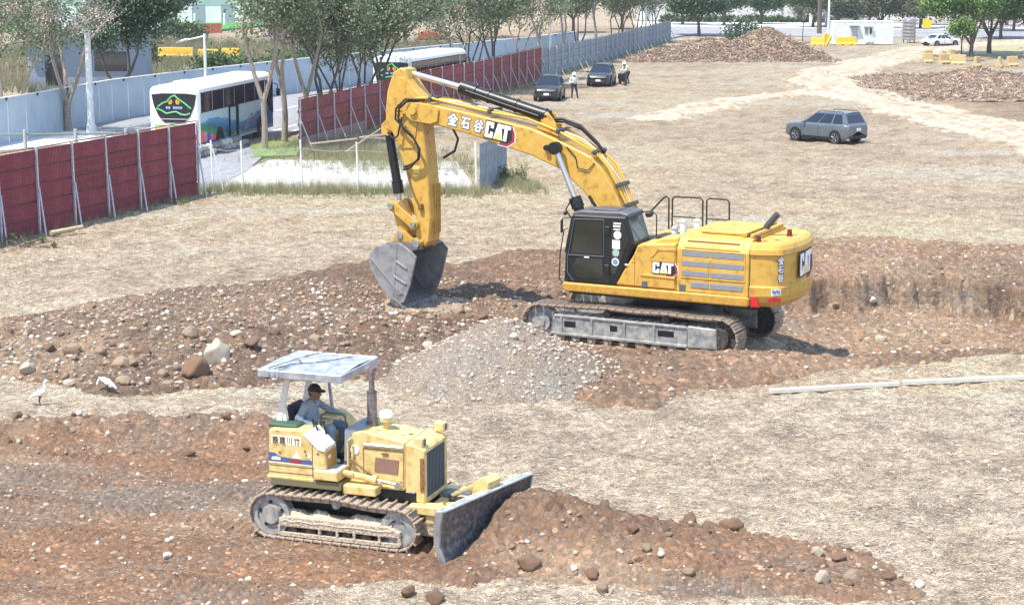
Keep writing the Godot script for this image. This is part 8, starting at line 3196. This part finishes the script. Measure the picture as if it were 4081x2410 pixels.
	for k in 60:
		b = MB.new()
		bx(b, 0.5 * k - 0.04, 0.5 * k + 0.04, 0, 1.7, -0.04, 0.04)
		part("upright", b, M.galv if k % 2 else M.white_paint, t)
	b = MB.new()
	bx(b, -0.1, 30.0, 1.5, 1.6, -0.03, 0.03)
	bx(b, -0.1, 30.0, 0.2, 0.3, -0.03, 0.03)
	part("rail", b, M.grey_dark, t)
	# upper left: white sheds, grey block, canopy, brown fence
	t = thing("white_shed", "row of white sheds behind the far lawn", "building", Vector3(-52.0, 0, -268.0), -0.05)
	b = MB.new()
	bx(b, -26, 22, 0, 4.4, -6, 0, 0.05)
	part("wall", b, M.far_white, t)
	b = MB.new()
	bx(b, -26.4, 22.4, 4.4, 4.8, -6.4, 0.6, 0.05)
	part("roof", b, plain(hx("4c4648"), 0.7), t)
	for k in 11:
		b = MB.new()
		bx(b, -25 + 4.3 * k, -23 + 4.3 * k, 0.0, 2.8, -0.05, 0.04, 0.02)
		part("door", b, plain(hx("8f99a6"), 0.5), t)
	for k in 9:
		t = thing("white_bollard", ["first", "second", "third", "fourth", "fifth", "sixth", "seventh", "eighth", "ninth"][k] + " short white post from the left along the far lawn's edge", "bollard", Vector3(-66.0 + 4.2 * k, 0.2, -259.0), 0.0, "white posts along the far lawn")
		b = MB.new()
		b.cyl(Vector3.ZERO, Vector3(0, 1.5, 0), 0.18, 0.16, 10)
		b.ball(Vector3(0, 1.5, 0), Vector3(0.16, 0.10, 0.16), 10, 6)
		part("shaft", b, M.white_paint, t)
	t = thing("grey_shed", "grey block-like shed with a pale overhanging roof left of the far lawn", "shed", Vector3(-30.6, 0, -131.0), 0.1)
	b = MB.new()
	bx(b, -4.2, 4.2, 0, 4.6, -4, 0, 0.04)
	part("wall", b, plain(hx("8c99ab"), 0.7), t)
	b = MB.new()
	b.prism(pv([-4.9, 4.6, 0, 5.5, 4.9, 4.6, 4.9, 4.4, -4.9, 4.4]), -4.8, 0.9, 0.04)
	part("roof", b, M.far_white, t)
	b = MB.new()
	bx(b, -3.0, -1.8, 0.4, 2.6, -0.05, 0.04, 0.02)
	part("door", b, M.glass_blue, t)
	b = MB.new()
	bx(b, 0.5, 2.8, 1.4, 2.8, -0.05, 0.04, 0.02)
	part("window", b, M.glass_blue, t)
	t = thing("brown_fence", "low brown board fence below the far lawn", "fence", Vector3(-58.0, 0, -233.0), 0.0)
	for k in 14:
		b = MB.new()
		bx(b, 1.5 * k, 1.5 * k + 1.46, 0.1, 1.3, -0.03, 0.03, 0.01)
		part("board", b, plain(hx("a0573f") if k != 7 else hx("b53a40"), 0.7), t)
	t = thing("red_shelter", "small red roofed shelter among trees beyond the wall", "shelter", Vector3(-24.5, 0, -196.0), 0.2)
	for x in [-1.4, 1.4]:
		b = MB.new()
		bx(b, x - 0.08, x + 0.08, 0, 2.4, -0.08, 0.08)
		part("post", b, M.grey_dark, t)
	b = MB.new()
	b.prism(pv([-1.8, 2.3, 0, 3.3, 1.8, 2.3]), -1.4, 1.4, 0.03)
	part("roof", b, plain(hx("a3453a"), 0.7), t)
	b = MB.new()
	b.prism(pv([-4.0, 0.0, -3.2, 1.6, -1.0, 2.3, 2.0, 2.0, 4.0, 0.9, 4.4, 0.0]), -1.5, 1.5, 0.4)
	var mound := part("soil_mound", b, worn([[0.0, hx("8a4a34")], [0.5, hx("a8624a")], [1.0, hx("b97a5c")]], 0.03, 0.5, 0.95, 0.0, 1.5, 5, 51))
	mound.position = Vector3(-9.6, 0, -214.0)
	mound.scale = Vector3(0.42, 0.55, 0.5)
	tag(mound, "orange red heap of soil beyond the wall above the second bus", "soil heap")
	# white sawn beams on the ground
	var bg := "white beams lying end to end"
	for q in [[Vector3(5.62, 0.06, -38.28), Vector3(8.60, 0.06, -39.0), "white beam on the ground, left one of the two laid end to end"], [Vector3(8.68, 0.06, -39.02), Vector3(12.6, 0.06, -39.72), "white beam on the ground, right one running out of view"]]:
		var m := (q[0] + q[1]) * 0.5 as Vector3
		var l: float = (q[1] - q[0]).length()
		b = MB.new()
		b.box(Vector3.ZERO, Vector3(l, 0.10, 0.11), Basis(), 0.012)
		b.box(Vector3(-l * 0.5 + 0.03, 0, 0), Vector3(0.05, 0.106, 0.116), Basis(), 0.01)
		var o := part("beam", b, worn([[0.0, hx("b9b4a8")], [0.4, hx("d2cec4")], [1.0, hx("dfdcd4")]], 0.02, 0.6, 0.6, 0.0, 0.0, 4, 52))
		o.position = Vector3(m.x, ground_y(m.x, m.z) + 0.07, m.z)
		o.rotation.y = atan2(-(q[1].z - q[0].z), q[1].x - q[0].x)
		tag(o, q[2], "beam", bg)
	b = MB.new()
	b.bar(Vector3(-0.28, 0, -0.12), Vector3(0.28, 0.02, 0.12), 0.05, 0.03, 0.006)
	var lath := part("lath", b, M.wood)
	lath.position = Vector3(8.35, ground_y(8.35, -39.3) + 0.06, -39.35)
	tag(lath, "short thin lath lying behind the joint of the white beams", "lath")
	b = MB.new()
	b.cyl(Vector3(-0.62, 0, 0), Vector3(0.62, 0.10, 0), 0.09, 0.07, 9)
	var log_ := part("log", b, M.wood)
	log_.position = Vector3(-15.35, 0.12, -61.6)
	log_.rotation.y = 0.75
	tag(log_, "pale sawn log leaning by the second brace of the near red hoarding", "log")


# the boulders large enough to tell apart
func make_boulders() -> void:
	var tan_ := worn([[0.0, hx("7d6a56")], [0.5, hx("978370")], [1.0, hx("ad9c86")]], 0.03, 1.2, 0.9, 0.0, 1.0, 5, 61)
	var pale := worn([[0.0, hx("958876")], [0.45, hx("bdb09c")], [1.0, hx("dcd2c2")]], 0.05, 1.2, 0.9, 0.0, 1.2, 5, 62)
	var brown := worn([[0.0, hx("664f40")], [0.5, hx("7d6350")], [1.0, hx("917661")]], 0.03, 1.2, 0.95, 0.0, 1.2, 5, 63)
	var white := worn([[0.0, hx("b3ada2")], [0.5, hx("d3cdc2")], [1.0, hx("e9e4db")]], 0.03, 1.2, 0.85, 0.0, 0.8, 5, 64)
	var list := [
		[-6.80, -40.6, 0.36, 0.33, 0.31, pale, "pale speckled angular boulder, largest one left of the canopy"],
		[-7.05, -39.45, 0.42, 0.30, 0.36, brown, "big round brown boulder just below the pale speckled one"],
		[-8.95, -40.35, 0.33, 0.19, 0.24, tan_, "smooth oval tan boulder left of the pale speckled one"],
		[-8.60, -41.2, 0.27, 0.20, 0.24, brown, "round brown boulder behind the oval tan boulder"],
		[-9.55, -41.0, 0.21, 0.16, 0.2, tan_, "upright tan stone left of the oval tan boulder"],
		[-10.35, -41.6, 0.24, 0.17, 0.2, tan_, "ochre stone half buried left of the upright tan stone"],
		[-11.05, -40.1, 0.28, 0.17, 0.22, pale, "pale yellow oval stone near the left edge above the egrets"],
		[-7.7, -42.2, 0.26, 0.22, 0.24, tan_, "tan stone behind the pale speckled boulder"],
		[-6.15, -41.6, 0.30, 0.16, 0.22, brown, "flat brown slab casting a dark shadow right of the pale boulder"],
		[-5.5, -39.6, 0.17, 0.14, 0.16, tan_, "small tan stone under the left end of the canopy"],
		[-7.6, -39.9, 0.13, 0.11, 0.12, tan_, "little ochre stone between the two biggest boulders"],
		[-1.45, -47.1, 0.30, 0.26, 0.26, tan_, "squarish tan boulder beside the bucket's teeth"],
		[-0.75, -46.1, 0.24, 0.18, 0.2, brown, "brown stone right of the squarish boulder at the bucket"],
		[-1.6, -45.4, 0.20, 0.15, 0.18, brown, "round brown stone below the squarish boulder at the bucket"],
		[-8.1, -36.25, 0.20, 0.13, 0.14, pale, "long pale stone standing on the windrow at the left"],
		[-7.85, -36.1, 0.12, 0.12, 0.12, tan_, "small round ochre stone touching the long pale one"],
		[-4.95, -35.9, 0.17, 0.08, 0.11, pale, "flat pale stone on the windrow behind the bulldozer's seat"],
		[-8.6, -34.8, 0.11, 0.10, 0.10, white, "white stone in the middle of the windrow"],
		[-5.5, -35.3, 0.12, 0.10, 0.11, white, "white stone right of centre on the windrow"],
		[-9.9, -35.1, 0.20, 0.15, 0.16, brown, "brown stone at the left end of the windrow"],
		[-6.15, -33.2, 0.19, 0.10, 0.13, brown, "dark flat stone at the foot of the windrow"],
		[-5.45, -27.3, 0.13, 0.07, 0.10, white, "white stone on the levelled soil behind the bulldozer"],
		[-5.55, -27.9, 0.08, 0.06, 0.07, white, "smaller white stone beside the one behind the bulldozer"],
		[1.9, -27.3, 0.13, 0.12, 0.12, brown, "round brown stone low on the spoil ridge"],
		[0.25, -26.7, 0.26, 0.16, 0.2, brown, "broad brown slab at the foot of the spoil before the blade"],
		[2.3, -26.65, 0.13, 0.06, 0.08, white, "elongated white stone right of the round tan one on the spoil"],
		[2.08, -26.75, 0.12, 0.10, 0.11, tan_, "tan stone next to the elongated white one"],
		[0.95, -26.5, 0.11, 0.06, 0.08, white, "white stone low in front of the spoil ridge"],
		[1.35, -25.9, 0.14, 0.13, 0.12, tan_, "round tan stone sunk at the spoil's near foot"],
		[-1.55, -25.75, 0.16, 0.13, 0.14, brown, "brown round stone at the bottom edge, left of two"],
		[-1.15, -25.45, 0.18, 0.16, 0.16, brown, "brown round stone at the bottom edge, right of two"],
		[4.68, -25.9, 0.17, 0.15, 0.15, pale, "squarish pale stone on the spoil at the lower right"],
		[6.15, -26.0, 0.12, 0.10, 0.1, white, "white stone at the right tip of the spoil"],
		[4.75, -26.9, 0.15, 0.11, 0.12, pale, "pale stone on the far rim of the spoil ridge"],
		[3.55, -28.15, 0.30, 0.20, 0.24, brown, "big red brown clod on the rim of the spoil ridge"],
		[3.25, -28.35, 0.18, 0.15, 0.17, brown, "smaller clod against the big one on the spoil rim"],
		[2.95, -28.7, 0.20, 0.22, 0.18, brown, "pointed brown clod standing left of the big one"],
		[2.1, -28.75, 0.15, 0.13, 0.14, brown, "round clod on the ridge above the spoil's middle"],
		[0.05, -39.25, 0.14, 0.09, 0.11, white, "white oval stone on the gravel heap's near side"],
		[12.9, -45.3, 0.22, 0.14, 0.2, white, "white stone below the cut bank at the right"],
		[9.9, -45.8, 0.16, 0.12, 0.14, white, "pale stone at the foot of the cut bank"],
		[9.4, -51.4, 0.16, 0.13, 0.14, tan_, "stone perched on the edge of the cut bank"],
		[10.5, -51.6, 0.17, 0.11, 0.14, white, "white stone on the cut bank's rim right of the perched one"],
		[-2.6, -44.6, 0.16, 0.12, 0.14, pale, "pale stone on the churned soil below the bucket"],
	]
	var mesh := []
	for k in 6:
		mesh.push_back(rock_mesh(40 + k, 14, 20, 0.17))
	var r := RandomNumberGenerator.new()
	r.seed = 55
	for k in list.size():
		var q: Array = list[k]
		var o := put("clod" if "clod" in q[6] else "stone", mesh[k % 6], q[5])
		var bas := Basis(Vector3.UP, r.randf() * TAU) if k > 3 else Basis(Vector3.UP, 0.4 + k)
		o.transform = Transform3D(bas * Basis(Vector3.RIGHT, r.randfn(0, 0.12)) * Basis.from_scale(Vector3(q[2], q[3], q[4]) * (0.92 if k < 3 else 0.8)), Vector3(q[0], surface_y(q[0], q[1]) + q[3] * 0.35, q[1]))
		tag(o, q[6], "clod" if "clod" in q[6] else "stone")
	# fist-sized stones that nothing tells apart
	var tone := [tan_, brown, brown, brown, tan_, pale]
	var zones := [[-14.0, -1.0, -46.5, -38.6, 70, "loose stone among many in the stony soil left of the gravel heap", "stones in the stony soil left of the gravel heap"], [-10.3, -4.2, -36.2, -33.0, 30, "loose stone among many on the windrow behind the bulldozer", "stones on the windrow behind the bulldozer"], [-0.3, 6.2, -28.6, -25.8, 36, "loose stone or clod among many on the spoil ahead of the blade", "stones on the spoil ahead of the blade"], [3.0, 14.0, -58.0, -41.0, 24, "loose stone among many in the dug soil right of the excavator", "stones in the dug soil right of the excavator"]]
	for z in zones:
		var n := 0
		var tries := 0
		while n < z[4] and tries < 4000:
			tries += 1
			var x: float = r.randf_range(z[0], z[1])
			var zz: float = r.randf_range(z[2], z[3])
			var poly := soil_a if zz < -37.5 else soil_b
			if sd_poly(poly, Vector2(x, zz)) < 0.1 or Vector2(x - 3.9, zz + 45.6).length() < 3.2:
				continue
			var s := r.randf_range(0.05, 0.13) * (1.15 if zz < -38.0 else 0.8) * (1.0 + 0.6 * pow(r.randf(), 6.0))
			var o := put("stone", mesh[r.randi() % 6], tone[r.randi() % 6])
			o.transform = Transform3D(Basis(Vector3.UP, r.randf() * TAU) * Basis(Vector3.RIGHT, r.randfn(0, 0.25)) * Basis.from_scale(Vector3(s * r.randf_range(1.0, 1.5), s * r.randf_range(0.6, 0.9), s)), Vector3(x, surface_y(x, zz) + s * 0.1, zz))
			tag(o, z[5], "stone", z[6])
			n += 1


func _ready() -> void:
	make_view()
	n_big.seed = 1
	n_big.frequency = 0.035
	n_big.fractal_octaves = 3
	n_mid.seed = 2
	n_mid.frequency = 0.35
	n_mid.fractal_octaves = 3
	n_fine.seed = 3
	n_fine.frequency = 1.6
	n_fine.fractal_octaves = 3
	n_cell.seed = 4
	n_cell.noise_type = FastNoiseLite.TYPE_CELLULAR
	n_cell.cellular_return_type = FastNoiseLite.RETURN_DISTANCE
	n_cell.frequency = 2.2
	n_cell.fractal_type = FastNoiseLite.FRACTAL_NONE
	make_materials()
	make_ground()
	make_street()
	make_far()
	make_trees()
	make_vehicles()
	make_excavator()
	make_bulldozer()
	make_driver()
	make_people()
	make_boulders()
	scatter_stones()
